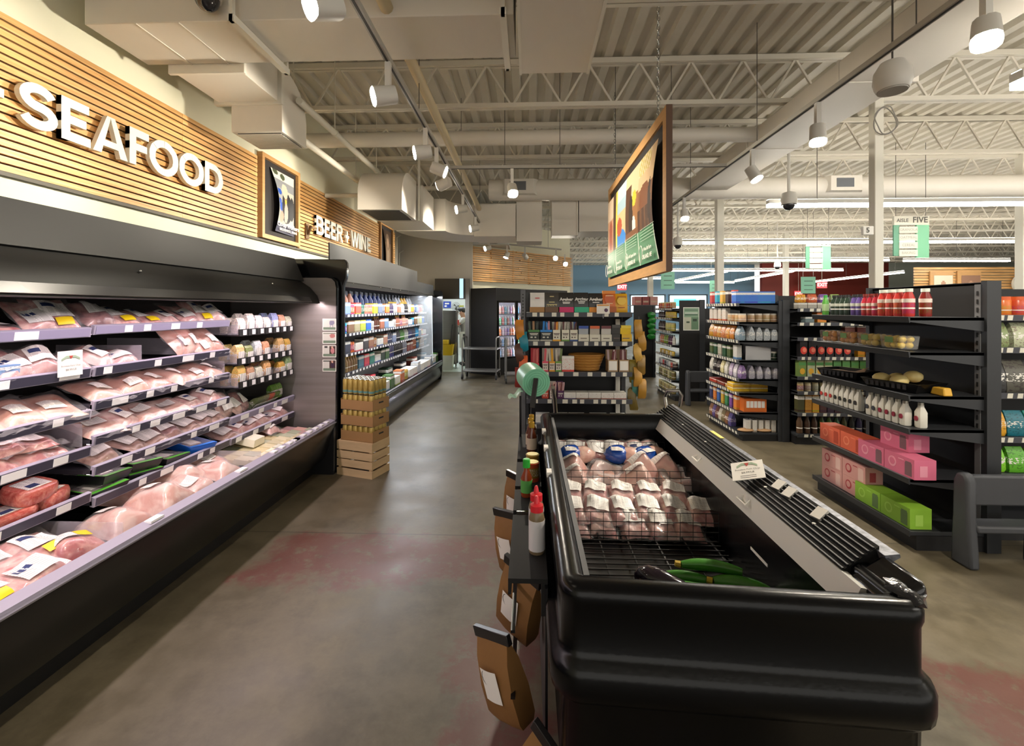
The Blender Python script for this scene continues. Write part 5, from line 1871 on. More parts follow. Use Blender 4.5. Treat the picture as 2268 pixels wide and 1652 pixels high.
# ---- produce bag roll on a stand
rl = thing('produce_bag_roll', 'mint green plastic produce bag roll on a black stand', 'bag roll', (.035, 3.02, 1.12))
rl.rotation_euler = (.12, 0, .25)
MB().tube([(0, -.06, 0), (0, .12, 0)], [.094, .094], 32).build('roll', mat('mint_film', '7fc4a0', .35, noise=.05, nscale=3), rl)
for k in range(4):
    MB().tube([(.094 * (.35 + .17 * k) * math.cos(a), -.0605, .094 * (.35 + .17 * k) * math.sin(a)) for a in (x * PI / 16 for x in range(33))], .0012, 4).build('film_edge', mat('mint_film_line', '63aa88', .4), rl)
MB().bar((-.005, -.07, .03), (-.05, -.16, -.13), .028, .028).build('arm', black, rl, smooth=False)
MB().bar((.0, .0, -.02), (.0, .0, -.3), .03).build('post', black, rl, smooth=False)
MB().grid(lambda u, v: (-.08 - .09 * u, -.03 + .06 * v, -.07 - .05 * u + .012 * math.sin(9 * u) + .008 * math.sin(8 * v)), 8, 5).build('loose_end', mat('mint_film_pale', 'b9dcc9', .35), rl)
# ================================================================ GONDOLA SHELVES AND STOCK
gond = mat('gondola_charcoal', '2d2f33', .42)
gond_b = mat('gondola_back', '131214', .55)
strip_g = mat('gondola_strip', '50525a', .35)
tagm = mat('price_tag_cream', 'e9e6d8', .5)
carton_p, bottle_p, white_p, can_p, bag_p = printed('carton_print', 'carton'), printed('bottle_print', 'bottle', .3), printed('white_print', 'white'), printed('can_print', 'can', .3), printed('bag_print', 'bag', .35)
FL = -PI / 2     # faces the meat aisle
def box_kit(kind, w, d, h, m, name='carton', cat='carton'):
    if kind not in KIT:
        kit(kind, name, cat, [('body', meshm(MB().box(-w / 2, w / 2, 0, d, 0, h), 'body', m, False), True)])
    return kind
def bag_kit(kind, w, d, h, m=None, name='food_bag', cat='bag'):
    if kind in KIT:
        return kind
    rings = []
    for z, kd, kw in ((0, .9, .92), (.12, 1.1, 1), (.55, 1, 1), (.85, .45, .98), (1, .06, .96)):
        rings.append([(-w / 2 * kw, d / 2 - d / 2 * kd, h * z), (0, d / 2 - d * .62 * kd, h * z), (w / 2 * kw, d / 2 - d / 2 * kd, h * z), (w / 2 * kw, d / 2 + d / 2 * kd, h * z), (-w / 2 * kw, d / 2 + d / 2 * kd, h * z)])
    kit(kind, name, cat, [('body', meshm(MB().loft(rings), 'body', m or bag_p), True)])
    return kind
def bot_kit(kind, r, h, m=None, cap='2b2b2b', neck=.35, sq=0., name='bottle', cat='bottle', shoulder=.62):
    if kind in KIT:
        return kind
    body = MB().lathe([(r * .92, 0), (r, .01), (r, h * shoulder), (r * neck, h * .86), (r * neck, h * .9)], 12, (0, r, 0), sq=sq)
    kit(kind, name, cat, [('body', meshm(body, 'body', m or bottle_p), True), ('cap', meshm(MB().lathe([(r * neck * 1.15, h * .88), (r * neck * 1.15, h), (0, h)], 10, (0, r, 0)), 'cap', mat('cap_' + cap, cap, .4)), False)])
    return kind
def lab_kit(kind, r, h, cream_, z0=.42, z1=.6):
    KIT[kind][2].append(('label', meshm(MB().lathe([(r * 1.01, h * z0), (r * 1.03, h * z0), (r * 1.03, h * z1), (r * 1.01, h * z1)], 12, (0, r, 0)), 'label', mat('lab_' + cream_, cream_, .5)), False))
def jar_kit(kind, r, h, m=None, cap='c9a23a', name='jar', cat='jar', clear_=False):
    if kind in KIT:
        return kind
    kit(kind, name, cat, [('body', meshm(MB().lathe([(r * .93, 0), (r, .006), (r, h * .78), (r * .9, h * .84)], 12, (0, r, 0)), 'body', m or bottle_p), True), ('lid', meshm(MB().lathe([(r * .95, h * .82), (r * .95, h), (0, h)], 12, (0, r, 0)), 'lid', mat('cap_' + cap, cap, .4)), False)])
    return kind
def gondola(label, x, y, length, depth, zs, top, rz, base_z=.12, solid_near=False, tags=True, solid_far=False, skip_back=False, strips=True, dense=.12):
    """local frame: x runs along the front, y into the shelf; front edge at y=0"""
    t = thing('gondola_shelf', label, 'shelf', (x, y, 0), rz)
    MB().box(0, length, depth - .03, depth, .05, top).build('back_panel', gond_b, t, smooth=False)
    for sx in (0, length):
        p = MB().box(sx - .02, sx + .02, depth - .06, depth + .03, 0, top + .01).build('upright', gond, t, smooth=False)
    for sx in (-.018, length + .0):
        for k in range(10):
            pass
    MB().box(.0, length, .04, depth - .03, 0, base_z - .03).build('kick_base', gond_b, t, smooth=False)
    MB().box(0, length, 0, depth - .03, base_z - .03, base_z).build('base_deck', gond, t, bevel=.004)
    r_ = random.Random(int(abs(x * 100 + y * 10)))
    for i, z in enumerate([base_z] + list(zs)):
        if i == 0:
            sh = MB().box(0, length, -.006, 0, z - .035, z + .004).build('front_lip', gond, t, smooth=False)
        else:
            sh = MB().box(0, length, 0, depth - .03, z - .02, z).build('shelf', gond, t, smooth=False)
            for sx in (0.002, length - .002):
                MB().prism([(0, z - .03), (0, z - .001), (depth - .04, z - .001), (depth - .04, z - .095)], 'x', sx - .002, sx + .002).build('bracket', gond, sh, smooth=False)
            MB().prism([(-.006, z - .035), (0, z - .035), (0, z + .006), (-.012, z + .004)], 'x', 0, length).build('price_strip', strip_g if strips else gond, sh, smooth=False)
        if tags:
            s = r_.uniform(.02, .08)
            while s < length - .06:
                w = r_.choice((.035, .04, .045))
                MB().prism([(-.0095, z - .031), (-.0065, z - .031), (-.0125, z + .003), (-.015, z + .003)], 'x', s, s + w).build('price_tag', tagm, sh, smooth=False)
                s += w + r_.uniform(.02, dense)
    for flag, sx in ((solid_near, length), (solid_far, 0)):
        if flag:
            MB().box(sx - .01, sx + .012, .12, depth + .02, 0, top).build('side_panel', gond_b, t, smooth=False)
    return t
def G(t, s, dpt, z):
    c, sn = math.cos(t.rotation_euler[2]), math.sin(t.rotation_euler[2])
    return (t.location[0] + c * s - sn * dpt, t.location[1] + sn * s + c * dpt, z)
def line(t, z, spec, where, group, depth=.03, rz=None, ranks=1, rank_d=.1):
    """spec: list of (kind, description, colour, start s, step, count[, scale])"""
    used = {}
    for kind, desc, colr, s0, ds, n, *o in spec:
        for r in range(ranks):
            for i in range(n):
                k = used.get((desc, r), 0)
                used[(desc, r)] = k + 1
                cc = colr[i % len(colr)] if isinstance(colr, (list, tuple)) else colr
                lab = '%s, %s along %s' % (desc, nth(k), where) if (n > 1 or k or r or sum(1 for q in spec if q[1] == desc) > 1) else '%s on %s' % (desc, where)
                if r:
                    lab += ', row behind'
                place(kind, G(t, s0 + ds * i, depth + rank_d * r, z), lab, t.rotation_euler[2] + random.uniform(-.04, .04), 0, 0, group, cc, o[0] if o else 1.)

# ---- endcap one: sauces, citrus, bread trays, bottles and drink cases
R1 = gondola('half-empty charcoal endcap shelf holding pink and lime drink cases', 2.52, 4.1, 1.02, .53, (.47, .8, 1.02, 1.31, 1.54), 1.77, FL, .127, tags=False, strips=False)
sl = mat('slot_dark', '111111', .6)
for k in range(18):
    MB().box(.978, .988, .461, .4645, .75 + k * .055, .78 + k * .055).build('upright_slot', sl, R1, smooth=False)
MB().box(.962, 1.0, .465, .47, .14, 1.76).build('slotted_strip', mat('strip_grey', '6a6b6e', .45), R1, smooth=False)
MB().box(0, 1.02, .5, .54, 1.755, 1.775).build('top_cap', gond, R1, smooth=False)
bot_kit('sauce_g', .026, .17, None, '3fae4a', .5)
bot_kit('sauce_d', .028, .165, None, '2b2b2b', .5)
bot_kit('sauce_r', .026, .165, None, '8a2f25', .5)
bot_kit('ketchup', .034, .19, None, 'dfe8de', .62, shoulder=.66)
lab_kit('ketchup', .034, .19, 'e3d6cc', .5, .64)
lab_kit('sauce_r', .026, .165, 'e0d0c4', .44, .58)
lab_kit('sauce_d', .028, .165, 'c9ccc0', .44, .58)
lab_kit('sauce_g', .026, .17, 'b5d6a0', .2, .55)
line(R1, 1.545, [('sauce_g', 'light green dressing bottle', '5fae4a', .08, 0, 1), ('sauce_d', 'dark barbecue sauce bottle', '2a3a30', .19, .055, 4), ('sauce_d', 'violet labelled sauce bottle', '5d4a8a', .43, .056, 2), ('sauce_r', 'red hot sauce bottle', 'b02a3c', .545, .053, 3), ('ketchup', 'white capped ketchup bottle', 'c23a34', .71, .072, 3), ('ketchup', 'white capped ketchup bottle past the gap', 'b8322c', .93, .0, 1)], 'the top of the drink endcap', 'sauces on the endcap', .03)
place('ketchup', G(R1, .93, .14, 1.545), 'white capped ketchup bottle standing behind the last one', FL, col='7d1f1a')
lem, ora = mat('lemon_skin', 'e3c24a', .4, bump=.2, bscale=60), mat('orange_skin', 'e59a2c', .4, bump=.2, bscale=60)
def clam(label, s, fruit, n, L_=.17):
    t = thing('fruit_clamshell', label, 'fruit pack', G(R1, s, .03, 1.312), FL, 'citrus packs on the endcap')
    k = 0
    for i in range(n):
        for j in range(2):
            for l in range(2):
                MB().blob((-L_ / 2 + .03 + i * .052 + .008 * l, .03 + j * .055, .032 + l * .042), .027, .025, .024, 10, 8).build('fruit', fruit, t)
    MB().hexa([(-L_ / 2, 0, .003), (L_ / 2, 0, .003), (L_ / 2, .12, .003), (-L_ / 2, .12, .003), (-L_ / 2 - .008, -.008, .1), (L_ / 2 + .008, -.008, .1), (L_ / 2 + .008, .128, .1), (-L_ / 2 - .008, .128, .1)]).build('clear_box', clear, t, bevel=.008)
    MB().box(-.04, .03, -.0105, -.0085, .05, .09).build('label', mat('produce_label', '6d9a4a', .5), t, smooth=False)
clam('clamshell of oranges, furthest along the citrus shelf', .14, ora, 3)
clam('clamshell of oranges beside the lemons', .36, ora, 3)
clam('clamshell of lemons beside the oranges', .59, lem, 3)
clam('clamshell of lemons nearest the shelf end', .82, lem, 3)
tray_k = mat('produce_tray', '101012', .3)
def ptray(label, s, z, rz, L_=.34, D_=.26):
    p = G(R1, s, .16, z)
    t = thing('produce_tray', label, 'tray', p, rz)
    def R(a, zz, k):
        return [(-L_ / 2 * k, -D_ / 2 * k, zz), (L_ / 2 * k, -D_ / 2 * k, zz), (L_ / 2 * k, D_ / 2 * k, zz), (-L_ / 2 * k, D_ / 2 * k, zz)]
    MB().loft([R(0, .002, .84), R(0, .062, 1), R(0, .066, 1.03), R(0, .066, .97), R(0, .01, .82)]).build('tray', tray_k, t, smooth=False)
    for i in range(8):
        MB().box(-L_ / 2 + .03 + i * .036, -L_ / 2 + .05 + i * .036, -D_ * .49, -D_ * .475, .02, .055).build('slot', mat('tray_slot', '2a2a2e', .4), t, smooth=False)
    return t
t = ptray('black slotted tray holding only brown paper', .2, 1.022, FL + .35)
MB().grid(lambda u, v: (-.13 + .24 * u, -.09 + .18 * v, .025 + .05 * u * v + .03 * math.sin(3 * u + 1) * math.sin(4 * v)), 8, 6).build('paper_liner', mat('liner_paper', '8f7355', .8), t)
t = ptray('black slotted tray of pale yellow rolls', .76, 1.022, FL + .3, .38, .28)
MB().grid(lambda u, v: (-.15 + .3 * u, -.1 + .2 * v, .018 + .01 * math.sin(6 * u) * math.sin(5 * v)), 8, 6).build('paper_liner', mat('liner_paper', '8f7355', .8), t)
roll_m = mat('pale_squash', 'd8c382', .45, noise=.08, nscale=8)
for i, (dx, dy, dz) in enumerate(((-.1, -.06, .02), (-.06, .04, .02), (.02, -.06, .02), (.05, .03, .05))):
    p = t.matrix_basis @ Vector((dx, dy, dz))
    o = MB().blob((0, 0, .045), .058, .05, .042, 14, 10, bump=.1, seed=i).build('squash', roll_m)
    o.location = p
    tag(o, 'round pale yellow squash, %s in the slotted tray' % nth(i), 'squash', 'squash in the tray')
o = MB().hexa([(0, 0, 0), (.11, 0, 0), (.11, .06, 0), (0, .06, 0), (.012, .006, .05), (.1, .006, .055), (.1, .055, .055), (.012, .055, .05)]).build('cheese_wedge', mat('gold_cheese', 'd9a93a', .4), bevel=.008)
o.location = G(R1, .93, .2, 1.022)
o.rotation_euler = (0, 0, FL)
tag(o, 'golden yellow block beside the squash tray', 'cheese')
# white drink bottles with a fruit print
def white_bottle(kind, fruit):
    r, h = .029, .17
    fm_ = mat('fruit_print_' + fruit, fruit, .4)
    kit(kind, 'juice_bottle', 'bottle', [('body', meshm(MB().lathe([(r * .9, 0), (r, .008), (r, h * .6), (r * .5, h * .82), (r * .5, h * .88)], 12, (0, r, 0), sq=.35), 'body', mat('milk_white', 'd9d6cc', .35)), False),
        ('cap', meshm(MB().lathe([(r * .56, h * .87), (r * .56, h * .98), (0, h)], 10, (0, r, 0)), 'cap', mat('cap_pewter', 'b9b5a9', .3, metal=.6)), False),
        ('fruit_print', meshm(MB().prism([(.014 * math.cos(a), h * .36 + .017 * math.sin(a)) for a in (x * PI / 5 for x in range(10))], 'y', -.0125 + .006, -.006 + .006 - .0005), 'fruit_print', fm_), False)])
for f_ in ('c23a34', '2b2b2b', '3b3d48', '8c1f38'):
    white_bottle('wb_' + f_, f_)
for s0, n, cols_ in ((.07, 8, ('c23a34',) * 3 + ('2b2b2b',) * 5), (.6, 7, ('3b3d48',) * 2 + ('8c1f38',) * 5)):
    for i in range(n):
        place('wb_' + cols_[i], G(R1, s0 + .058 * i + (.0 if n == 8 else .004 * i), .03 + (.05 if (n == 7 and i == 6) else 0), .802), '%s bottle with a %s print, %s of the %s group' % ('white milk' if n == 8 else 'white kefir', {'c23a34': 'red', '2b2b2b': 'black', '3b3d48': 'dark grey', '8c1f38': 'crimson'}[cols_[i]], nth(i), 'far' if n == 8 else 'near'), FL, 0, 0, 'white bottles on the endcap')
# drink cases: printed cans pictured on the face
def case_kit(kind, w, d, h, ink):
    base, ring, cn = ink
    body = MB().box(-w / 2, w / 2, 0, d, 0, h)
    marks, cans = MB(), MB()
    kit(kind, 'drink_case', 'drink case', [('carton', meshm(body, 'carton', mat('case_' + base, base, .5, noise=.05, nscale=5), False), False),
        ('fruit_print', meshm(MB().prism([(-w * .22 + .034 * math.cos(a), h * .52 + .036 * math.sin(a)) for a in (x * PI / 8 for x in range(16))], 'y', -.001, 0), 'fruit_print', mat('case_' + ring, ring, .5), False), False),
        ('fruit_core', meshm(MB().prism([(-w * .22 + .022 * math.cos(a), h * .54 + .024 * math.sin(a)) for a in (x * PI / 8 for x in range(16))], 'y', -.002, -.001), 'fruit_core', mat('case_' + base, base, .5), False), False),
        ('can_print', meshm(MB().box(w * .2, w * .42, -.001, 0, h * .1, h * .75).box(w * .22, w * .4, -.001, 0, h * .75, h * .82), 'can_print', mat('case_' + cn, cn, .5), False), False),
        ('brand_print', meshm(MB().box(-w * .02, w * .16, -.001, 0, h * .78, h * .83).box(w / 2, w / 2 + .001, d * .25, d * .6, h * .15, h * .7), 'brand_print', mat('case_' + ring, ring, .5), False), False)])
case_kit('case_coral', .25, .13, .135, ('e2694a', 'f08a68', 'b5472e'))
case_kit('case_pink', .25, .14, .13, ('d9708f', 'e99ab0', '7d5a62'))
case_kit('case_blush', .25, .13, .13, ('d9a09a', 'b5434a', 'e9c4bc'))
case_kit('case_lime', .25, .14, .135, ('8fc13c', 'a9d65c', '5f7d4a'))
place('case_coral', G(R1, .19, .02, .472), 'coral orange drink case, far one', FL, group='coral drink cases')
place('case_coral', G(R1, .445, .02, .472), 'coral orange drink case, near one', FL, group='coral drink cases')
place('case_pink', G(R1, .66, .01, .472), 'pink drink case, lower far one', FL, group='pink drink cases')
place('case_pink', G(R1, .915, .01, .472), 'pink drink case, lower near one', FL, group='pink drink cases')
place('case_pink', G(R1, .76, .1, .604), 'pink drink case stacked on top of the two others', FL, group='pink drink cases')
for i in range(2):
    for j in range(2):
        place('case_blush', G(R1, .2 + .255 * i, .03, .13 + .131 * j), 'blush drink case with red fruit, %s %s' % (('far', 'near')[i], ('lower', 'upper')[j]), FL, group='blush drink cases')
for i in range(2):
    place('case_lime', G(R1, .62 + .255 * i, .015, .13), 'lime green drink case, %s one' % ('far', 'near')[i], FL, group='lime drink cases')

# ---- endcap two: cereal and snack endcap
R2 = gondola('fully stocked charcoal endcap shelf with blue boxes on top', 2.54, 6.55, 1.0, .52, (.343, .577, .746, .97, 1.21, 1.434, 1.66), 1.68, FL, .1, dense=.05)
MB().box(.99, 1.03, .5, .58, 0, 1.7).build('end_post', gond, R2, smooth=False)
box_kit('snack', .1, .045, .15, carton_p, 'snack_box', 'box')
box_kit('snack_t', .08, .05, .17, carton_p, 'snack_box', 'box')
box_kit('bluebox', .055, .12, .145, carton_p, 'blue_box', 'box')
box_kit('flatbox', .22, .16, .05, carton_p, 'flat_box', 'box')
box_kit('whitebox', .1, .06, .17, white_p, 'white_box', 'box')
bag_kit('chipbag', .12, .07, .17)
bag_kit('coffee', .09, .06, .16)
jar_kit('tub', .045, .1, None, 'cfcac0', 'snack_tub', 'tub')
W2 = 'of the blue-topped endcap'
line(R2, 1.662, [('snack_t', 'red and cyan cereal box', ('c23a34', '2aa9c9', 'e0a84a', '3a2a2a', 'd0402f'), .08, .17, 5)], 'top ' + W2, 'boxes on the blue-topped endcap')
for i in range(9):
    place('bluebox', G(R2, .93 - .0, .02 + .052 * i, 1.662) if i < 9 else 0, 'bright blue box, %s back from the corner' % nth(i), FL + PI / 2, 0, 0, 'blue boxes', '2f6fc9')
line(R2, 1.436, [('whitebox', 'white cracker box', ('c9603c', 'b5472e', 'd98a4a'), .08, .14, 4), ('tub', 'tan snack tub', ('c9a883', 'b98a5a', 'c9a070'), .62, .1, 4)], 'second shelf ' + W2, 'snacks on the blue-topped endcap')
for i in range(4):
    place('tub', G(R2, .92, .13 + .09 * i, 1.436), 'clear lidded tan tub, %s back along the shelf end' % nth(i), FL, group='tubs by the shelf end', col='a88a66')
line(R2, 1.212, [('chipbag', 'orange snack bag', ('e09a2c', 'd9803a', 'e0a040', 'd98a5a'), .08, .13, 6), ('chipbag', 'grey blue snack bag', '8fa3b5', .88, 0, 1)], 'third shelf ' + W2, 'bags on the blue-topped endcap')
for i in range(4):
    place('chipbag', G(R2, .93, .12 + .09 * i, 1.212), 'silver blue bag, %s back along the shelf end' % nth(i), FL, .0, 0, 'bags by the shelf end', 'a9b0b5')
line(R2, .972, [('snack', 'dark green tea carton', ('5a6b3c', '2f5a3c', 'c9c7b6', '2f5a3c'), .08, .14, 5), ('whitebox', 'pale blue carton', '5a86b5', .82, 0, 1)], 'fourth shelf ' + W2, 'cartons on the blue-topped endcap')
o = MB().box(0, .3, 0, .012, 0, .17).build('display_card', mat('pale_grey_card', 'b3b4b8', .5), bevel=.003)
o.location = G(R2, .955, .1, .972)
o.rotation_euler = (0, 0, 0)
tag(o, 'plain pale grey display card standing in the blue-topped endcap', 'card')
for i in range(3):
    place('tub', G(R2, .9, .38 + .0 * i - .09 * i * 0 + .03, .972) if i == 0 else G(R2, .9 - .1 * i, .4, .972), 'dark green lidded tub, %s behind the grey card' % nth(i), FL, group='dark tubs', col='26382c')
line(R2, .748, [('coffee', 'white and black coffee bag', ('d9d6cc', '2b2528', '2b2528', 'd9cf9c'), .08, .12, 5), ('coffee', 'violet white bag', ('b9a9c9', 'cfcad6', '8a6fa0'), .7, .12, 3)], 'fifth shelf ' + W2, 'coffee on the blue-topped endcap')
for i in range(4):
    place('coffee', G(R2, .94, .13 + .095 * i, .748), 'white pouch, %s back along the shelf end' % nth(i), FL, .0, 0, 'pouches by the shelf end', 'b9b6c4')
line(R2, .579, [('flatbox', 'red flat bar box', ('b5302c', '8a3a2c'), .14, .26, 2), ('flatbox', 'tan flat bar box', 'c98a4a', .66, 0, 1)], 'sixth shelf ' + W2, 'flat boxes')
for i in range(2):
    for j in range(2):
        place('flatbox', G(R2, .9, .08 + .2 * i, .579 + .052 * j), 'yellow flat box, %s %s of four' % (('front', 'back')[i], ('lower', 'upper')[j]), FL + PI / 2, 0, 0, 'yellow flat boxes', 'e0b82c')
line(R2, .345, [('snack_t', 'coloured pasta carton', ('33406e', 'd9803a', '3a5fa9', 'c9a23a', '3f8a5a', '7d4a9a', 'd9803a'), .07, .125, 7)], 'seventh shelf ' + W2, 'cartons low on the endcap')
o = MB().box(0, .27, 0, .16, 0, .16).build('multipack_box', mat('case_orange', 'd9702c', .5))
o.location = G(R2, .97, .07, .345)
for k in range(5):
    MB().box(.03 + .045 * k, .068 + .045 * k, -.001, 0, .05, .13).build('window_print', paper, o, smooth=False)
tag(o, 'orange multipack box with white windows', 'box')
line(R2, .102, [('coffee', 'brown bagged rice', ('8a5a3c', '5d4a8a', '6b3a2a', 'c9bfae', '7d6a4a'), .07, .1, 7)], 'base ' + W2, 'bags at the base')
for i in range(5):
    place('whitebox', G(R2, .93, .1 + .075 * i, .102), 'white paper box, %s back at the base' % nth(i), FL, 0, 0, 'white boxes at the base', 'b9a99a', .85)
for i in range(2):
    o = MB().blob((0, 0, .022), .1, .06, .022, 12, 6).build('bread_bag', mat('tan_loaf', 'b08a62', .5))
    o.location = G(R2, .95, .1 + .21 * i, .1)
    tag(o, 'flat tan loaf bag, %s at the base corner' % ('front', 'rear')[i], 'bread')

# ---- endcap three with solid side, and the panel end beyond
R3 = gondola('narrow endcap of jars with a solid black side panel', 2.48, 8.93, 1.03, .52, (.35, .56, .765, .96, 1.2, 1.43, 1.6), 1.74, FL, .1, solid_near=True, dense=.1)
jar_kit('mustard', .038, .11, None, 'd9b52c')
jar_kit('pickle', .04, .14, None, 'e3d9a0')
bot_kit('dressing', .03, .17, None, '2b2b2b', .4)
W3 = 'of the jar endcap'
line(R3, 1.602, [('pickle', 'orange lidded jar', ('c9502c', 'b5472e', 'd9803a', 'c9a070'), .1, .12, 8, .8)], 'top ' + W3, 'jars on the third endcap')
line(R3, 1.432, [('dressing', 'dark sauce bottle', '3a2a2a', .1, .1, 4, .8), ('mustard', 'yellow mustard jar', 'd9c04a', .55, .1, 5)], 'second shelf ' + W3, 'jars on the third endcap')
line(R3, 1.202, [('dressing', 'dark brown bottle', '3a2420', .1, .1, 4), ('pickle', 'pale yellow jar', 'd9cf6a', .55, .11, 4)], 'third shelf ' + W3, 'jars on the third endcap')
line(R3, .962, [('dressing', 'mixed dressing bottle', ('c9c7c0', 'd98a6a', 'c98a5a', '8aa83a', '8aa83a', '5a2a4a', '5a2a4a'), .1, .12, 8)], 'fourth shelf ' + W3, 'dressings on the third endcap')
line(R3, .767, [('mustard', 'cream tub', ('c9a23a', 'd9cfae'), .2, .12, 7, .7)], 'fifth shelf ' + W3, 'tubs on the third endcap')
line(R3, .562, [('tub', 'grey tin', ('8f9296', 'c9c7c0', 'b5302c', '3a2a2a'), .12, .12, 8)], 'sixth shelf ' + W3, 'tins on the third endcap')
line(R3, .352, [('pickle', 'olive jar', ('7d7a3c', '6b5a2c', 'c9bf8a'), .12, .11, 8)], 'seventh shelf ' + W3, 'olive jars')
line(R3, .102, [('pickle', 'gold topped jar', ('a9985a', '8a7a4a'), .12, .11, 8)], 'base ' + W3, 'gold topped jars')
n_ = thing('notice_sheet', 'green and white notice sheet on the black side panel', 'notice', (2.66, 7.885, 1.22))
def notice(u, v):
    if u < .06 or u > .94 or v < .04 or v > .96:
        return hx('e6e8e0')
    if v > .58:
        c = hx('8fae93')
        if .12 < u < .88 and (abs(v - .68) < .02 or abs(v - .76) < .03 or abs(v - .86) < .02):
            c = hx('5f7d68') if abs(v - .76) > .04 else hx('cdd8cb')
        return c
    c = hx('c9cbb8') if u < .5 else hx('6f8f74')
    if u < .5 and abs(v - .36) < .05 and .18 < u < .4:
        c = hx('4a5a4a')
    if u > .5 and (abs(v - .46) < .05 and .62 < u < .85):
        c = hx('3a4a3e')
    return c
ink_sheet('sheet', notice, 20, 28, lambda u, v: (.275 * u, 0, .4 * v), vcol('card_ink', .35), n_)
R4 = thing('gondola_shelf', 'far black endcap panel with a hanging strip of green snacks', 'shelf', (2.44, 10.6, 0))
MB().box(0, .45, 0, .03, 0, 1.66).build('side_panel', gond_b, R4, smooth=False)
MB().box(.45, .5, -.02, .6, 0, 1.66).build('upright', gond, R4, smooth=False)
MB().box(0, .45, .03, 1.0, 0, .1).build('kick_base', gond_b, R4, smooth=False)
MB().box(0, .66, .0, 1.0, 1.66, 1.68).build('top_board', gond, R4, smooth=False)
t = thing('snack_strip', 'hanging strip of bright green snack bags on the far black panel', 'snack bags', (2.82, 10.54, 0))
MB().box(-.01, .01, 0, .004, .85, 1.5).build('strip', black, t, smooth=False)
for k in range(5):
    MB().blob((.02 * (k % 2), -.03, .95 + .125 * k), .095, .03, .07, 10, 8, bump=.2, seed=k).build('snack_bag', mat('leaf_green_bag', '1f7d2c', .25, noise=.4, nscale=15), t)
for lab, x0, x1, c in (('faded red carton on top of the far black endcap, first', 2.5, 2.66, 'a8625c'), ('dark red carton on top of the far black endcap', 2.68, 2.84, '8a3d3a'), ('pale red carton on top of the far black endcap', 2.86, 3.04, 'b5837a')):
    o = MB().box(x0, x1, 10.75, 11.05, 1.682, 1.88).build('carton', mat('faded_' + c, c, .6, noise=.08))
    MB().box(x0 + .02, x1 - .02, 10.749, 10.75, 1.74, 1.78).build('tape', mat('tape_tan', 'b59a84', .5), o, smooth=False)
    tag(o, lab, 'box')

# ---- juice run facing the viewer, between endcaps one and two
JR = gondola('shelf run of juice cartons behind the white column', 3.14, 5.4, 2.4, .5, (.375, .625, .8, 1.03, 1.255, 1.43, 1.595), 1.76, 0, .127, dense=.1)
WJ = 'of the juice run'
box_kit('juice', .085, .07, .2, carton_p, 'juice_carton', 'carton')
box_kit('juice_w', .085, .07, .19, white_p, 'juice_carton', 'carton')
box_kit('tall', .075, .07, .21, carton_p, 'juice_carton', 'carton')
box_kit('lowbox', .1, .1, .07, carton_p, 'small_box', 'box')
bag_kit('fruitbag', .12, .07, .12)
jar_kit('small_tin', .035, .1, can_p, 'b9ae8a', 'small_can', 'can')
bot_kit('wine', .034, .21, None, '3a2a20', .5)
line(JR, 1.597, [('lowbox', 'grey tea box', 'a9a49a', .08, .11, 4), ('fruitbag', 'yellow and violet snack bag', ('d9a02c', '7d5aa9', 'd9a02c', 'a9b57a'), .5, .13, 4)], 'top ' + WJ, 'snacks on the juice run')
for i in range(4):
    place('fruitbag', G(JR, .07 + .13 * i, .04, 1.668), 'bright snack bag, %s lying on the tea boxes' % nth(i), 0, .1, 0, 'snack bags on tea boxes', ('d9a02c', 'c9603c', '7d5aa9', '8fae5a')[i], .8)
line(JR, 1.432, [('lowbox', 'orange small box', ('6b7d80', 'd9802c', '3a2a2a'), .16, .14, 5)], 'second shelf ' + WJ, 'small boxes')
place('lowbox', G(JR, .3, .04, 1.504), 'orange small box stacked on another on the juice run', 0, 0, 0, None, 'd9802c')
line(JR, 1.257, [('tall', 'maroon carton', '5d2a24', .62, .14, 4, (1.5, 1, .8))], 'third shelf ' + WJ, 'maroon cartons')
pome = ('pome', )
kit('pomelo', 'juice_carton', 'carton', [('carton', meshm(MB().box(-.043, .043, 0, .07, 0, .185), 'carton', mat('carton_ink_black', '1d1a1c', .4), False), False),
    ('fruit_print', meshm(MB().prism([(.038 * math.cos(a), .075 + .045 * math.sin(a)) for a in (x * PI / 8 for x in range(16))], 'y', -.001, 0), 'fruit_print', mat('grapefruit_red', 'cf3f35', .4), False), False),
    ('fruit_core', meshm(MB().prism([(.008 + .022 * math.cos(a), .08 + .026 * math.sin(a)) for a in (x * PI / 8 for x in range(16))], 'y', -.002, -.001), 'fruit_core', mat('grapefruit_core', 'e8836a', .4), False), False)])
for i in range(6):
    place('pomelo', G(JR, .085 + .1 * i, .02, 1.032), 'black juice carton with red grapefruit, %s along the fourth shelf' % nth(i), 0, group='grapefruit cartons')
line(JR, 1.032, [('juice', 'orange juice carton', 'd9902c', .75, .1, 3, .9)], 'fourth shelf ' + WJ, 'orange cartons')
kit('citrus', 'juice_carton', 'carton', [('carton', meshm(MB().box(-.042, .042, 0, .07, 0, .19), 'carton', mat('carton_sage', 'a9b583', .45, objcol=True), False), True),
    ('fruit_print', meshm(MB().prism([(.03 * math.cos(a), .06 + .036 * math.sin(a)) for a in (x * PI / 8 for x in range(16))], 'y', -.001, 0), 'fruit_print', mat('citrus_print', 'e5b03a', .4), False), False),
    ('brand_band', meshm(MB().box(-.042, .042, -.001, 0, .13, .165), 'brand_band', mat('band_green', '4f8a4a', .5), False), False)])
for i in range(9):
    place('citrus', G(JR, .07 + .1 * i, .02, .802), 'sage juice carton with citrus print, %s along the fifth shelf' % nth(i), 0, 0, 0, 'citrus cartons', ('6f8a4a', 'b5bd9a', 'c9cba9', 'c4c39a', '4f7a44', '5f8a4a', '5f8a4a', '5f8a4a', '4a6a40')[i])
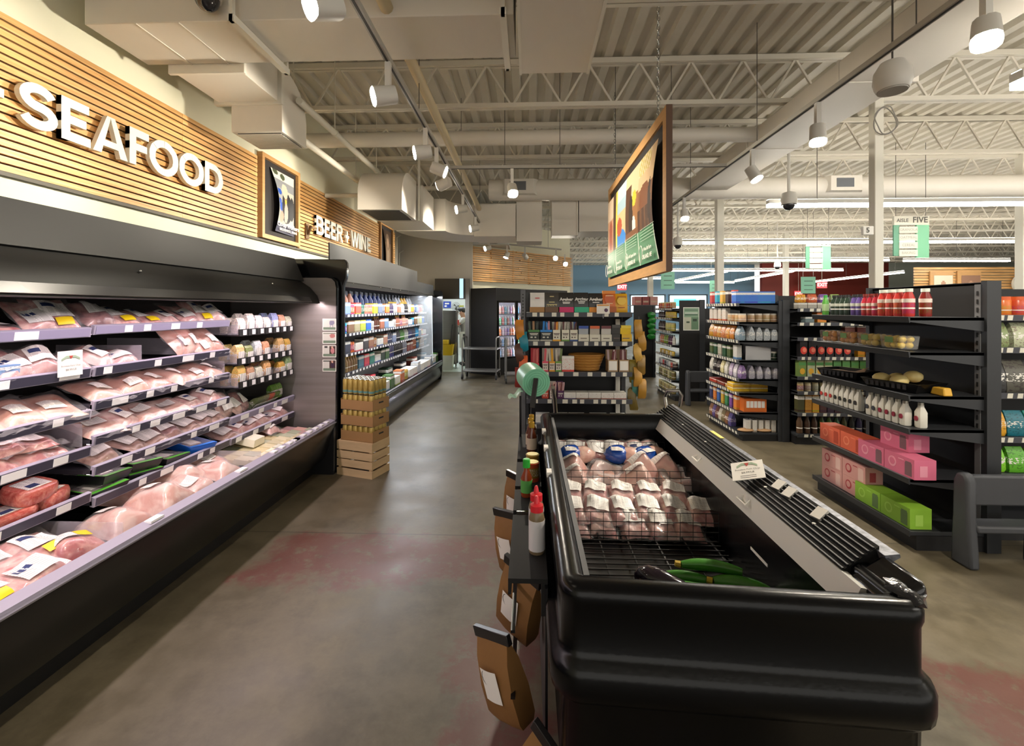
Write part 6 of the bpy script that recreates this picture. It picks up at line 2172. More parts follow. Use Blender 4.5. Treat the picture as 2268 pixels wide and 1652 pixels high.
line(JR, .627, [('small_tin', 'cream small can', ('b59a6a', 'c9bd9a', 'b9b59a', 'a99a70'), .07, .085, 9)], 'sixth shelf ' + WJ, 'small cans')
line(JR, .377, [('tall', 'tall dark juice carton', ('4a4a2c', 'b5802c', 'c98a2c', '4f2f2a', '3f2c3a', '4a2c2c'), .06, .085, 10)], 'seventh shelf ' + WJ, 'tall cartons')
line(JR, .129, [('wine', 'dark drink bottle', ('5d4632', '4f3a2a', '4f3a2a', '4a5a2c', '4f6a2c', '3a5a3c', '4a4a2c', '2f2f2c', '3a3558', '3a3328'), .06, .085, 11)], 'base ' + WJ, 'dark bottles')
# neighbouring run just past endcap one
NR_ = gondola('shelf run at the picture edge beside the half-empty endcap', 3.12, 3.2, 1.6, .5, (.47, .72, 1.02, 1.33, 1.55), 1.75, 0, .127, dense=.08)
WN = 'of the edge run'
jar_kit('salsa', .045, .13, None, 'd9602c')
line(NR_, 1.552, [('salsa', 'orange lidded salsa jar', ('c9b5a0', 'd9702c', 'c9502c'), .08, .1, 4)], 'top ' + WN, 'salsa jars')
line(NR_, 1.332, [('chipbag', 'olive snack bag with pale label', ('8a9a6a', 'b9bfa0'), .12, .15, 4)], 'second shelf ' + WN, 'olive bags')
line(NR_, 1.022, [('chipbag', 'dark grey pouch', ('3a3a3c', '55534b'), .1, .14, 4, 1.3)], 'third shelf ' + WN, 'grey pouches')
line(NR_, .722, [('chipbag', 'teal and yellow pouch', ('d9a02c', '1f6f80', '2a8a80'), .1, .13, 4)], 'fourth shelf ' + WN, 'teal pouches')
line(NR_, .472, [('chipbag', 'lime green pouch', ('7fd02c', '5fae2c'), .1, .14, 4)], 'fifth shelf ' + WN, 'lime pouches')
# rows behind the endcaps (their long sides run away to the side)
for lab, y in (('long gondola body behind the blue-topped endcap', 6.0), ('long gondola body behind the jar endcap', 8.3)):
    o = MB().box(3.15, 9, y, y + .9, 0, 1.6).build('gondola_shelf', gond_b, smooth=False)
    MB().box(3.15, 9, y - .25 if y > 7 else y + .9, y if y > 7 else y + 1.0, .0, .12).build('base_deck', gond, o, smooth=False)
    tag(o, lab, 'shelf')

# ---- grey moulded step stools
stool_m = mat('stool_grey', '3f4146', .5, noise=.05, nscale=10)
def stool(label, x, y, rz=0., w=.46):
    t = thing('step_stool', label, 'step stool', (x, y, 0), rz)
    leg = [(-.05, 0), (.09, 0), (.085, .12), (.075, .3), (.07, .52), (.05, .565), (.02, .58), (-.01, .575), (-.03, .53), (-.03, .3), (-.045, .1)]
    for sx in (0, w - .06):
        MB().prism(leg, 'x', sx, sx + .06).build('leg', stool_m, t, bevel=.016)
    MB().box(.05, w - .05, -.01, .04, .38, .565).build('top_panel', stool_m, t, bevel=.012)
    MB().hexa([(.05, -.04, .22), (w - .05, -.04, .22), (w - .05, .07, .23), (.05, .07, .23), (.05, -.04, .265), (w - .05, -.04, .265), (w - .05, .07, .275), (.05, .07, .275)]).build('step', stool_m, t, bevel=.012)
    return t
stool('dark grey moulded step stool in front of the half-empty endcap', 2.69, 2.9, 0, .5)
stool('dark grey moulded step stool against the black side panel', 2.6, 7.55, 0, .42)
# ================================================================ JERKY ENDCAP FACING THE VIEWER
JK = gondola('jerky and snack endcap facing the viewer behind the freezer', -.02, 3.9, .905, .42, (.6, .816, 1.05, 1.312, 1.561), 1.74, 0, .15, dense=.11)
MB().box(-.05, -.01, .02, .06, 0, 1.76).build('front_post', mat('post_grey', '5d5e62', .4), JK, smooth=False)
for k in range(24):
    MB().lathe([(.006, 0), (.006, .002)], 8).build('post_hole', sl, JK, loc=(-.03, .0195, 1.72 - k * .028)).rotation_euler = (PI / 2, 0, 0)
MB().box(.83, .87, .34, .38, .3, 1.5).build('rear_post', offwhite, JK, smooth=False)
WK = 'jerky endcap'
dkp = mat('jerky_black', '2b2a2a', .3)
def jerky_bag(kind, w, h, base, panel, txt_rows, box_c, pale='d9d4c4', topc=None):
    parts = []
    b = MB()
    rings = []
    d = .06
    for z, kd in ((0, .8), (.15, 1), (.6, .8), (.9, .3), (1, .08)):
        rings.append([(-w / 2, d / 2 - d / 2 * kd, h * z), (0, d / 2 - d * .58 * kd, h * z), (w / 2, d / 2 - d / 2 * kd, h * z), (w / 2, d / 2 + d / 2 * kd, h * z), (-w / 2, d / 2 + d / 2 * kd, h * z)])
    b.loft(rings)
    parts.append(('bag', meshm(b, 'bag', mat('bag_' + base, base, .3, noise=.08, nscale=9)), False))
    if panel:
        parts.append(('print_panel', meshm(MB().prism([(w * .38 * math.cos(a), h * .62 + h * .22 * math.sin(a)) for a in (x * PI / 8 for x in range(16))], 'y', -.012, -.004), 'print_panel', mat('bag_' + panel, panel, .4), False), False))
    rows = MB()
    for (z, ww) in txt_rows:
        rows.box(-w * ww / 2, w * ww / 2, -.015, -.013, h * z, h * z + .008)
    if txt_rows:
        me = meshm(rows, 'print_line', mat('print_' + pale, pale, .5), False)
        parts.append(('print_lines', me, False))
    if topc:
        parts.append(('hang_header', meshm(MB().box(-w * .5, w * .5, .01, .04, h * .86, h * 1.0), 'hang_header', mat('bag_' + topc, topc, .4), False), False))
    if box_c:
        parts.append(('display_box', meshm(MB().box(-w / 2 - .004, w / 2 + .004, -.022, -.018, 0, h * .28).box(-w / 2 - .004, -w / 2, -.02, .1, 0, h * .28).box(w / 2, w / 2 + .004, -.02, .1, 0, h * .28), 'display_box', mat('bag_' + box_c, box_c, .5), False), False))
    kit(kind, 'jerky_bag', 'snack bag', parts)
jerky_bag('j1', .125, .175, 'e9e7e4', None, [(.7, .3)], 'a97c46', 'cf4a48')
jerky_bag('j2', .12, .175, '4a4744', None, [(.38, .75), (.5, .4), (.78, .3)], '6f5138', 'cfc08a')
jerky_bag('j3', .13, .175, '33312f', None, [(.62, .6), (.5, .5), (.44, .45)], 'd12f6c', 'e2e0da')
jerky_bag('j4', .125, .175, '33312f', None, [(.66, .6), (.52, .5), (.45, .4)], '35b58c', 'e2e0da')
jerky_bag('j5', .115, .17, '33312f', None, [(.64, .6), (.5, .5)], 'e0912c', 'e2e0da')
jerky_bag('j6', .11, .19, 'e0782c', 'c9602c', [(.75, .6), (.4, .5)], 'b5602c', 'f0c79a', 'e8902c')
jerky_bag('j7', .105, .165, 'e8ae1c', 'f0c84a', [(.8, .7), (.25, .5)], None, 'a9602c')
for k, (s, z_, lab) in enumerate(((.095, 0, 'white jerky bag in a kraft display box'), (.22, 0, 'charcoal bag marked JERKY beside the white one'), (.345, 0, 'black jerky bag in a hot pink display box'), (.475, 0, 'black jerky bag in a mint green display box'), (.6, 0, 'black jerky bag in a small orange display box'), (.715, 0, 'orange jerky bag with a rounded hanging header'), (.82, 0, 'golden yellow jerky bag at the end of the top shelf'))):
    o = place('j%d' % (k + 1), G(JK, s, .03, 1.563), lab, 0)
    if k == 1:
        text('JERKY', .028, mat('print_cfc08a', 'cfc08a', .5), o, (0, -.018, .062), spacing=1.3)
    if k in (2, 3, 4):
        text('Archer', .04, mat('print_e2e0da', 'e2e0da', .5), o, (0, -.018, .115), bold=.001)
# small shelf card on top
c = thing('shelf_card', 'small white shelf card with an orange header on the top jerky shelf', 'sign', G(JK, .655, -.02, 1.555))
MB().box(-.055, .055, -.002, .002, 0, .082).build('card', paper, c, smooth=False)
MB().box(-.05, .05, -.003, -.002, .066, .078).build('header', mat('card_orange', 'e0a04a', .5), c, smooth=False)
MB().blob((.025, -.003, .03), .016, .002, .016, 8, 6).build('fruit_print', mat('plum', '5a3a5a', .5), c)
MB().tube([(.0, -.0, 0), (.0, .0, -.04)], .005, 6).build('clip', clear, c)
# second shelf: display boxes of meat sticks
def stick_box(kind, w, h, hb, box_c, band, sticks, foot=None):
    parts = [('display_box', meshm(MB().box(-w / 2, w / 2, 0, .004, 0, hb).box(-w / 2, -w / 2 + .003, 0, .1, 0, hb).box(w / 2 - .003, w / 2, 0, .1, 0, hb).box(-w / 2, w / 2, .097, .1, 0, h * .98).box(-w / 2, w / 2, 0, .1, 0, .003), 'display_box', mat('box_' + box_c, box_c, .5), False), False)]
    if band:
        parts.append(('brand_band', meshm(MB().box(-w / 2, w / 2, -.001, 0, hb * .82, hb), 'brand_band', mat('box_' + band, band, .5), False), False))
    if foot:
        parts.append(('foot_band', meshm(MB().box(-w / 2, w / 2, -.001, 0, 0, hb * .16), 'foot_band', mat('box_' + foot, foot, .5), False), False))
    pc_ = 'd9d6c8' if sum(hx(box_c)) < 1.4 else '6b5a52'
    mk = MB().box(-w * .36, w * .36, -.0015, -.001, hb * .64, hb * .72).box(-w * .3, w * .3, -.0015, -.001, hb * .54, hb * .6).box(-w * .3, -w * .1, -.0015, -.001, hb * .3, hb * .42).box(w * .05, w * .2, -.0015, -.001, hb * .3, hb * .42)
    parts.append(('print_marks', meshm(mk, 'print_marks', mat('ink_' + pc_, pc_, .5), False), False))
    rr = random.Random(len(KIT))
    for i, sc_ in enumerate(sticks):
        x = -w * .36 + w * .72 * (i + .5) / len(sticks)
        a = rr.uniform(-.02, .02)
        parts.append(('meat_stick', meshm(MB().hexa([(x - .009, .03, .01), (x + .009, .03, .01), (x + .009, .045, .01), (x - .009, .045, .01), (x - .009 + a, .02, h - .02 * rr.random()), (x + .009 + a, .02, h - .02 * rr.random()), (x + .009 + a, .025, h), (x - .009 + a, .025, h)]), 'meat_stick', mat('stick_' + sc_, sc_, .35), False), False))
    kit(kind, 'stick_display', 'snack box', parts)
stick_box('s1', .1, .175, .1, '2f3330', '4f8a4a', ('4a5a4a', 'a9805a', '39423c'), 'b9b6a9')
stick_box('s2', .105, .175, .1, '23272c', '2f86d6', ('2f86d6', '2b4a70', '2f86d6', 'c98a94'), 'b9b6a9')
stick_box('s3', .07, .17, .1, 'e3dfcd', None, ('6b2f2a', 'e5922c', 'c9c4b5'), 'e5a82c')
stick_box('s4', .07, .17, .1, 'e3dfcd', None, ('b9b4a9', '5d2a2a', 'a9a49a'), '6f9a4a')
stick_box('s5', .07, .17, .1, 'e3dfcd', None, ('4a2024', '4a2024', '33508a'), '33508a')
for i, (k, s) in enumerate((('s1', .065), ('s2', .172), ('s3', .262), ('s4', .338), ('s5', .41))):
    place(k, G(JK, s, .02, 1.314), ('dark green', 'black and blue', 'cream and orange', 'cream and green', 'cream and navy')[i] + ' display box of meat sticks on the second jerky shelf')
def pouch_box(kind, w, h, c1, c2, box_c):
    kit(kind, 'snack_pouch_box', 'snack box', [('display_box', meshm(MB().box(-w / 2, w / 2, 0, .08, 0, h * .45), 'display_box', mat('box_' + box_c, box_c, .5), False), False),
        ('pouch', meshm(MB().hexa([(-w * .46, .02, h * .3), (w * .46, .02, h * .3), (w * .46, .06, h * .3), (-w * .46, .06, h * .3), (-w * .46, .012, h), (w * .46, .012, h), (w * .46, .02, h), (-w * .46, .02, h)]), 'pouch', mat('pouch_' + c1, c1, .35, noise=.1), False), False),
        ('pouch_header', meshm(MB().box(-w * .46, w * .46, .008, .012, h * .82, h), 'pouch_header', mat('pouch_' + c2, c2, .4), False), False),
        ('print_marks', meshm(MB().box(-w * .3, w * .3, -.001, 0, h * .18, h * .23), 'print_marks', mat('ink_6b5a52', '6b5a52', .5), False), False)])
pouch_box('p1', .09, .135, 'a9aeb5', '2f4fa9', 'ddd9c8')
pouch_box('p2', .09, .135, 'b9b3a9', 'd9622c', 'ddd9c8')
pouch_box('p3', .09, .135, 'c9c6c0', '6b2a30', 'ddd9c8')
pouch_box('p4', .085, .145, '3a3836', '4a4744', '33312f')
pouch_box('p5', .1, .14, 'ecc81c', 'f0d43a', 'e5b82c')
for i, s in enumerate((.495, .592, .69, .778, .857)):
    place('p%d' % (i + 1), G(JK, s, .02, 1.314), ('navy headed', 'orange headed', 'maroon headed', 'charcoal', 'bright yellow')[i] + ' snack pouch box on the second jerky shelf')
# third shelf
stick_box('t1', .075, .2, .075, 'd9404c', None, ('c9605f', 'b54a4a', 'd97a72'))
stick_box('t2', .052, .2, .09, 'e3d9cc', 'e0526a', ('d9606a', 'c9c0b0'), 'e0526a')
stick_box('t3', .052, .2, .09, 'e3d9cc', 'e5a02c', ('c9c0b0', 'e5a82c'), 'e5a02c')
stick_box('t4', .052, .2, .09, 'e3d9cc', '6fa03c', ('c9c0b0', '7a8a5a'), '5f9a3c')
for i, (k, s) in enumerate((('t1', .075), ('t2', .165), ('t3', .222), ('t4', .278))):
    place(k, G(JK, s, .02, 1.052), ('red', 'rose banded', 'amber banded', 'green banded')[i] + ' meat stick box on the third jerky shelf')
box_kit('yumbox', .105, .07, .135, white_p, 'snack_box', 'snack box')
place('yumbox', G(JK, .36, .02, 1.052), 'white snack box with red print beside the basket', col='d9453a')
stick_box('t5', .092, .19, .105, 'a98a66', None, ('b9a0a0', '6b2a30', 'c9b0b0', '7d3a3a'))
stick_box('t6', .092, .19, .105, 'a98a66', None, ('5d2428', 'b9a0a0', '5d2428'))
for i, s in enumerate((.745, .84)):
    o = place('t%d' % (5 + i), G(JK, s, .02, 1.052), 'tan meat stick box with white card, %s beyond the basket' % nth(i))
    MB().box(-.035, .035, -.003, -.001, .015, .095).build('white_card', paper, o, smooth=False)
bk = thing('wicker_basket', 'oval honey wicker basket on the third jerky shelf', 'basket', G(JK, .535, .15, 1.052))
wk = [mat('wicker_a', 'a8732f', .5), mat('wicker_b', 'c08a42', .5)]
for k in range(10):
    z = .008 + k * .0125
    rx, ry = .105 + .0045 * k, .08 + .003 * k
    MB().tube([(rx * math.cos(a) * (1 + .012 * math.sin(12 * a + k * PI)), ry * math.sin(a) * (1 + .02 * math.sin(12 * a + k * PI)), z) for a in (x * PI / 24 for x in range(49))], .0075, 6, caps=False).build('wicker_strand', wk[k % 2], bk)
MB().tube([(.152 * math.cos(a), .11 * math.sin(a), .135) for a in (x * PI / 24 for x in range(49))], .011, 8, caps=False).build('rim', wk[0], bk)
MB().lathe([(.08, .004), (.08, .01)], 24).build('basket_floor', wk[0], bk)
# fourth shelf
for i in range(3):
    stick_box('u%d' % i, .06, .14, .07, ('c94a3a', 'd9c9c0', '5a2f5a')[i], None, ('b98a8a', 'd9b5a9', '7d4a4a', 'c9a0a0'))
    place('u%d' % i, G(JK, .165 + .065 * i, .02, .818), ('red', 'pale', 'plum')[i] + ' meat stick box on the fourth jerky shelf')
box_kit('barbox', .105, .1, .055, white_p, 'bar_box', 'snack box')
for i in range(5):
    place('barbox', G(JK, .375 + .108 * i, .02, .818), 'white bar box with animal print, %s along the fourth jerky shelf' % nth(i), col=('5a3f6a', '7d4a32', '7d4a32', '9a4a32', '8a3a32')[i])
for i, (s, w) in enumerate(((.14, 1.2), (.3, 1.2), (.44, 1.3), (.63, 1.4), (.8, 1.2))):
    place('barbox', G(JK, s, .02, .602), 'pale snack box, %s along the low jerky shelf' % nth(i), col=('8a8f96', '6b6a6a', 'a95a3a', 'b9b09a', '8a5a4a')[i], sc=(w, 1, 1.4))
# hanging bags at both sides
def hang(label, x, y, zt, cols_, w=.09, h=.2, n=3, sway=.0):
    t = thing('hanging_bag_strip', label, 'snack bags', (x, y, 0))
    MB().box(-.006, .006, 0, .004, zt - h * n * .62, zt + .03).build('strip', black, t, smooth=False)
    for k in range(n):
        c_ = cols_[k % len(cols_)]
        zc_, xo_, rr_ = zt - h * .98 - h * .6 * k, sway * (k % 2 - .5), random.Random(k)
        rg = []
        for zz, kd, kw in ((0, .1, .95), (.1, .55, 1), (.5, 1, 1.02), (.88, .5, .98), (1, .08, .9)):
            sk_ = rr_.uniform(-.012, .012)
            rg.append([(xo_ + sk_ - w / 2 * kw, -.02 - .028 * kd, zc_ + h * zz), (xo_ + sk_, -.02 - .04 * kd, zc_ + h * zz), (xo_ + sk_ + w / 2 * kw, -.02 - .028 * kd, zc_ + h * zz), (xo_ + sk_ + w / 2 * kw, -.015, zc_ + h * zz), (xo_ + sk_ - w / 2 * kw, -.015, zc_ + h * zz)])
        MB().loft(rg).build('hanging_bag', mat('hang_' + c_, c_, .35, noise=.2, nscale=12), t)
hang('orange, teal and red bags clipped down the side of the jerky endcap', -.06, 3.88, 1.5, ('c9822c', '1f7d90', '5a3a30', 'd9602c', '8a2f2a'), .07, .17, 5, .03)
hang('golden mesh bags hanging off the far side of the jerky endcap', .955, 3.95, 1.5, ('b98a3a', 'a97c2c', 'c9a04c', '8a6a2c'), .065, .17, 6, .025)
hang('olive and teal bags hanging low beside the golden mesh bags', .915, 3.99, 1.15, ('8a7a2c', '4f8a80', '6b5a24'), .07, .2, 3, .02)
# ================================================================ DRINKS CASE BEYOND THE MEAT CASE
bc = thing('refrigerated_drinks_case', 'long black open refrigerator of beer and wine past the meat case', 'refrigerator', (0, 0, 0))
B0, B1 = 4.47, 10.1
near_panel = [(-2.98, 0), (-1.84, 0), (-1.83, .5), (-1.83, 1.82), (-1.80, 1.9), (-1.795, 2.05), (-1.82, 2.085), (-2.98, 2.10)]
MB().prism(near_panel, 'y', 4.4, 4.45).build('end_panel', gloss_black, bc, bevel=.008)
far_panel = [(-2.98, 0), (-1.97, 0), (-1.94, .4), (-1.94, 1.95), (-1.97, 2.0), (-2.98, 2.02)]
MB().prism(far_panel, 'y', B1, B1 + .03).build('end_panel', gloss_black, bc, smooth=False)
MB().prism([(-2.95, .5), (-2.0, .5), (-2.02, 1.86), (-2.95, 1.86)], 'y', B1 - .75, B1 - .745).build('glass_panel', film('case_glass', 'dfe6ea', .22, .05), bc, smooth=False)
MB().bar((-2.0, B1 - .748, .5), (-2.02, B1 - .748, 1.86), .012).build('glass_edge', mat('glass_edge', 'cfd6da', .2), bc, smooth=False)
MB().box(-2.95, -2.05, B0, B1, 0, .1).build('kick_plate', mat('kick_black', '0a0a0b', .5), bc, smooth=False)
MB().prism([(-2.06, .05), (-1.99, .06), (-1.965, .14), (-1.98, .26), (-2.0, .3), (-1.95, .34), (-1.935, .415), (-1.97, .43), (-2.08, .41), (-2.1, .1)], 'y', B0, B1).build('front_panel', mat('case_front_black', '101113', .3, coat=.2), bc, angle=.5)
MB().box(-1.975, -1.94, B0, B1, .428, .436).build('bumper_trim', mat('trim_silver', '9a97a0', .3, metal=.6), bc, smooth=False)
MB().hexa([(-2.95, B0, .34), (-1.98, B0, .39), (-1.98, B1, .39), (-2.95, B1, .34), (-2.95, B0, .37), (-1.98, B0, .42), (-1.98, B1, .42), (-2.95, B1, .37)]).build('deck_pan', mat('deck_pan', '4a4852', .35), bc, smooth=False)
MB().box(-3.0, -2.93, B0, B1, .1, 2.0).build('back_panel', mat('case_back_white', 'b9bcc4', .4), bc, smooth=False)
MB().prism([(-2.95, 1.88), (-2.95, 2.05), (-2.3, 2.05), (-2.14, 1.92), (-2.12, 1.90), (-2.12, 1.85), (-2.14, 1.85), (-2.2, 1.885)], 'y', B0, B1).build('hood', mat('hood_black', '0a0a0a', .5, spec=.25), bc, angle=.5)
MB().prism([(-2.148, 1.905), (-2.135, 1.905), (-2.14, 2.31), (-2.155, 2.31)], 'y', 4.78, 8.6).build('canopy_sign_panel', mat('canopy_slate', '3c3e40', .5), bc, smooth=False)
MB().prism([(-2.148, 1.905), (-2.135, 1.905), (-2.15, 2.12), (-2.165, 2.12)], 'y', 8.6, B1).build('canopy_sign_panel', mat('canopy_dark', '26282b', .4), bc, smooth=False)
bled = mat('drinks_led', 'f1f4ff', .3, emit=10)
MB().box(-2.28, -2.23, B0 + .2, B1 - .1, 1.876, 1.882).build('lamp_strip', bled, bc, smooth=False)
for k in range(9):
    MB().blob((-2.13, 5.4 + k * .5, 1.895), .014, .014, .014, 8, 6).build('lamp_cap', chrome, bc)
for ya, yb in ((4.6, 7.3), (7.3, 10.0)):
    ld = bpy.data.lights.new('drinks_lamp', 'AREA')
    ld.shape = 'RECTANGLE'
    ld.size, ld.size_y = .06, yb - ya
    ld.energy = 20
    ld.color = (.93, .96, 1)
    lo = bpy.data.objects.new('drinks_lamp', ld)
    COL.objects.link(lo)
    lo.parent = bc
    lo.location = (-2.06, (ya + yb) / 2, 1.86)
    lo.rotation_euler = (0, math.radians(-16), 0)
BZ = (1.52, 1.28, 1.03, .8)
rb = random.Random(21)
for k, z in enumerate(BZ):
    xf = -2.3 + .02 * k
    for j in range(5):
        ya = B0 + .02 + j * 1.12
        sh = MB().box(-2.9, xf, ya, ya + 1.1, z - .025, z - .008).build('shelf', mat('wire_shelf_black', '1a1a1e', .4), bc, smooth=False)
        MB().prism([(xf, z - .035), (xf + .006, z - .035), (xf + .012, z + .004), (xf + .006, z + .006)], 'y', ya, ya + 1.1).build('price_strip', strip_m, sh, smooth=False)
        for q in range(9):
            MB().box(xf + .01, xf + .0135, ya + .03 + q * .12, ya + .085 + q * .12, z - .03, z + .0).build('price_tag', tag_m, sh, smooth=False)
box_kit('six', .19, .13, .19, carton_p, 'drink_carton', 'drink carton')
box_kit('twelve', .26, .2, .13, white_p, 'drink_carton', 'drink carton')
kit('cans4', 'can_pack', 'can pack', [('cans', meshm((lambda m_: (m_.lathe([(.031, 0), (.033, .01), (.033, .145), (.027, .16)], 10, (-.036, .035, 0)), m_.lathe([(.031, 0), (.033, .01), (.033, .145), (.027, .16)], 10, (.036, .035, 0)))[0])(MB()), 'cans', can_p), True)])
bot_kit('winebottle', .038, .27, None, '23262a', .36)
bot_kit('beerbottle', .032, .23, None, 'c9a23a', .4)
COLS = {
    0: [('six', 'e0a02c'), ('cans4', '8f96a0'), ('six', '6f86b5'), ('cans4', 'b5406a'), ('six', 'd9453a'), ('cans4', '2f6f5a'), ('cans4', 'd97a72'), ('cans4', 'c96a6a'), ('six', 'd9c82c'), ('six', '6f7a96'), ('cans4', '8a8fa0'), ('six', 'd98a3a'), ('beerbottle', '4a3a5a'), ('beerbottle', 'b9b5b0'), ('six', 'c9705a'), ('beerbottle', 'c9c5c0'), ('beerbottle', '2a2428'), ('six', 'b9b0a0')],
    1: [('twelve', '3f6fb5'), ('cans4', '2f9ac0'), ('six', '7d5a3c'), ('six', 'a9a07a'), ('six', 'b9c03a'), ('six', '1f5fc9'), ('cans4', 'd9d6d0'), ('beerbottle', '5a2f24'), ('six', 'b56a4a'), ('six', '7f9ac0'), ('twelve', '5a80b5'), ('cans4', 'e0ddd8'), ('beerbottle', 'b5705a'), ('cans4', 'd98a7a'), ('beerbottle', 'd9a08a'), ('cans4', 'c9a08a')],
    2: [('winebottle', '1f86c0'), ('six', '2a2f48'), ('cans4', 'd9703a'), ('twelve', 'c9404a'), ('six', '2f2a2a'), ('six', '9a6a44'), ('cans4', 'b98a5a'), ('twelve', '33508a'), ('six', 'b57a62'), ('winebottle', '4a4f6a'), ('six', '7d8aa9'), ('winebottle', '2f2f38'), ('winebottle', '3f7a30'), ('winebottle', '9aa09a'), ('winebottle', '1f2a5a'), ('winebottle', '2a2a48')],
    3: [('six', '2f6f90'), ('beerbottle', 'a98a62'), ('beerbottle', '9a7a52'), ('six', '4a7a90'), ('six', 'd9404a'), ('six', '2f8a78'), ('twelve', '33509a'), ('six', '1f3a28'), ('six', '3f6a2c'), ('winebottle', '4a4f8a'), ('winebottle', '23242c'), ('winebottle', '2c2a30'), ('winebottle', '8f98b0'), ('six', '7d3a2c'), ('six', '8a4a36'), ('winebottle', 'a95a3a')],
}
BN = {'six': 'boxed drink', 'twelve': 'wide white drink carton', 'cans4': 'pair of drink cans', 'winebottle': 'tall drink bottle', 'beerbottle': 'beer bottle'}
def hue(c):
    r, g, b = hx(c)
    mx, mn = max(r, g, b), min(r, g, b)
    if mx - mn < .12:
        return 'white' if mx > .75 else 'grey' if mx > .4 else 'black'
    h = (0 if mx == r else 2 if mx == g else 4) + {r: (g - b), g: (b - r), b: (r - g)}[mx] / (mx - mn)
    h = (h * 60) % 360
    nm = 'red' if h < 15 or h > 345 else 'orange' if h < 40 else 'yellow' if h < 68 else 'green' if h < 165 else 'teal' if h < 195 else 'blue' if h < 255 else 'violet' if h < 300 else 'pink'
    if nm == 'orange' and mx < .72:
        nm = 'brown'
    return ('dark ' if mx < .4 else '') + nm
for k, z in enumerate(BZ):
    y = 5.28
    i = 0
    lst = COLS[k]
    while y < 9.95:
        kd, c = lst[i % len(lst)]
        w = {'six': .21, 'twelve': .28, 'cans4': .155, 'winebottle': .088, 'beerbottle': .078}[kd]
        n = 3 if kd in ('winebottle', 'beerbottle') else 1
        for q in range(n):
            place(kd, (-2.34 + .02 * k, y + w / 2, z - .006), '%s %s, %s along %s shelf of the drinks case' % (hue(c), BN[kd], nth(i * 3 + q if n > 1 else i * 3), ('top', 'second', 'third', 'fourth')[k]), NR, 0, 0, 'drinks in the drinks case', c, (1, 1, .92 if k in (1, 3) and kd == 'winebottle' else .78 if kd == 'winebottle' else .86))
            y += w
        y += .005
        i += 1
# taller bottles standing behind on the top shelf
for i in range(22):
    y = 5.35 + i * .2
    c = ('b5603c', 'b5603c', 'c98a6a', '1f2f6a', '1f2f6a', '1f2f6a', '24283a', '2a2a2c', 'b9bcc0', 'd9a93a', 'c9ccd0')[min(10, i // 2)]
    place('winebottle', (-2.5, y, 1.52), '%s bottle, %s along the back of the top drinks shelf' % (hue(c), nth(i)), NR, 0, 0, 'tall bottles at the back', c, (1.5, 1.5, 1.22))
# deck cartons lying in front
y = 5.15
DK = (('twelve', 'c9c6cc'), ('twelve', '3a5f8a'), ('twelve', 'c98aa0'), ('six', '8a8f98'), ('twelve', '6f9ac0'), ('six', '3f6a2c'), ('twelve', '9ab03a'), ('six', 'c9703a'), ('cans4', 'c9a24a'), ('twelve', 'b9a0b0'), ('twelve', 'a95a6a'), ('six', 'b9bcc4'))
for i in range(18):
    kd, c = DK[i % len(DK)]
    place(kd, (-2.02, y + .13, .425), '%s carton, %s along the deck of the drinks case' % (hue(c), nth(i)), NR, 0, 0, 'cartons on the drinks deck', c, (1, 1, 1.0))
    if i % 3 == 1:
        place('six', (-2.22, y + .12, .42), '%s upright carton behind the deck cartons, number %s' % (hue(COLS[3][i % 16][1]), nth(i)), NR, 0, 0, 'upright cartons on the drinks deck', COLS[3][i % 16][1], 1.2)
    y += .272

# ---- crate with stacked trays of cans
pine = mat('pale_pine', 'c4a77e', .6, noise=.1, nscale=4, stretch=(1, 1, 6))
CR = -18.4 * PI / 180
cr = thing('wooden_crate', 'pale pine slatted crate standing on end beside the cases', 'crate', (-1.615, 4.36, 0), CR)
cw, cd = .41, .27
for k, z in enumerate((.0, .086, .166, .248)):
    for (a, b, c_, d_) in ((-cw / 2, cw / 2, -cd / 2, -cd / 2 + .012), (-cw / 2, cw / 2, cd / 2 - .012, cd / 2), (-cw / 2, -cw / 2 + .012, -cd / 2 + .012, cd / 2 - .012), (cw / 2 - .012, cw / 2, -cd / 2 + .012, cd / 2 - .012)):
        MB().box(a, b, c_, d_, z, z + (.068 if k < 3 else .082)).build('slat', pine, cr, smooth=False)
for sx in (-1, 1):
    for sy in (-1, 1):
        MB().box(sx * (cw / 2 - .012) - (.03 if sx > 0 else 0), sx * (cw / 2 - .012) + (0 if sx > 0 else .03), sy * (cd / 2 - .012) - (.02 if sy > 0 else 0), sy * (cd / 2 - .012) + (0 if sy > 0 else .02), 0, .325).build('corner_post', pine, cr, smooth=False)
MB().box(-cw / 2 + .004, cw / 2 - .004, -cd / 2 + .004, cd / 2 - .004, .322, .332).build('top_board', pine, cr, smooth=False)
can_body = mat('can_gold_teal', 'b59a52', .3, metal=.35, noise=.15, nscale=30)
lid_m = mat('can_lid', 'cfd0cc', .22, metal=1.)
teal_m = mat('can_teal', '5f8a85', .35)
kit('beercan', 'drink_can', 'can', [('body', meshm(MB().lathe([(.024, 0), (.028, .008), (.028, .125), (.024, .137)], 12), 'body', can_body), False), ('lid', meshm(MB().lathe([(.0245, .136), (.026, .141), (.022, .143), (.021, .139)], 12), 'lid', lid_m), False), ('band', meshm(MB().lathe([(.0283, .012), (.0284, .012), (.0284, .032), (.0283, .032)], 12), 'band', teal_m), False)])
cc = Matrix.Rotation(CR, 3, 'Z')
card_m = mat('brown_carton', '9a7448', .65, noise=.05, nscale=4)
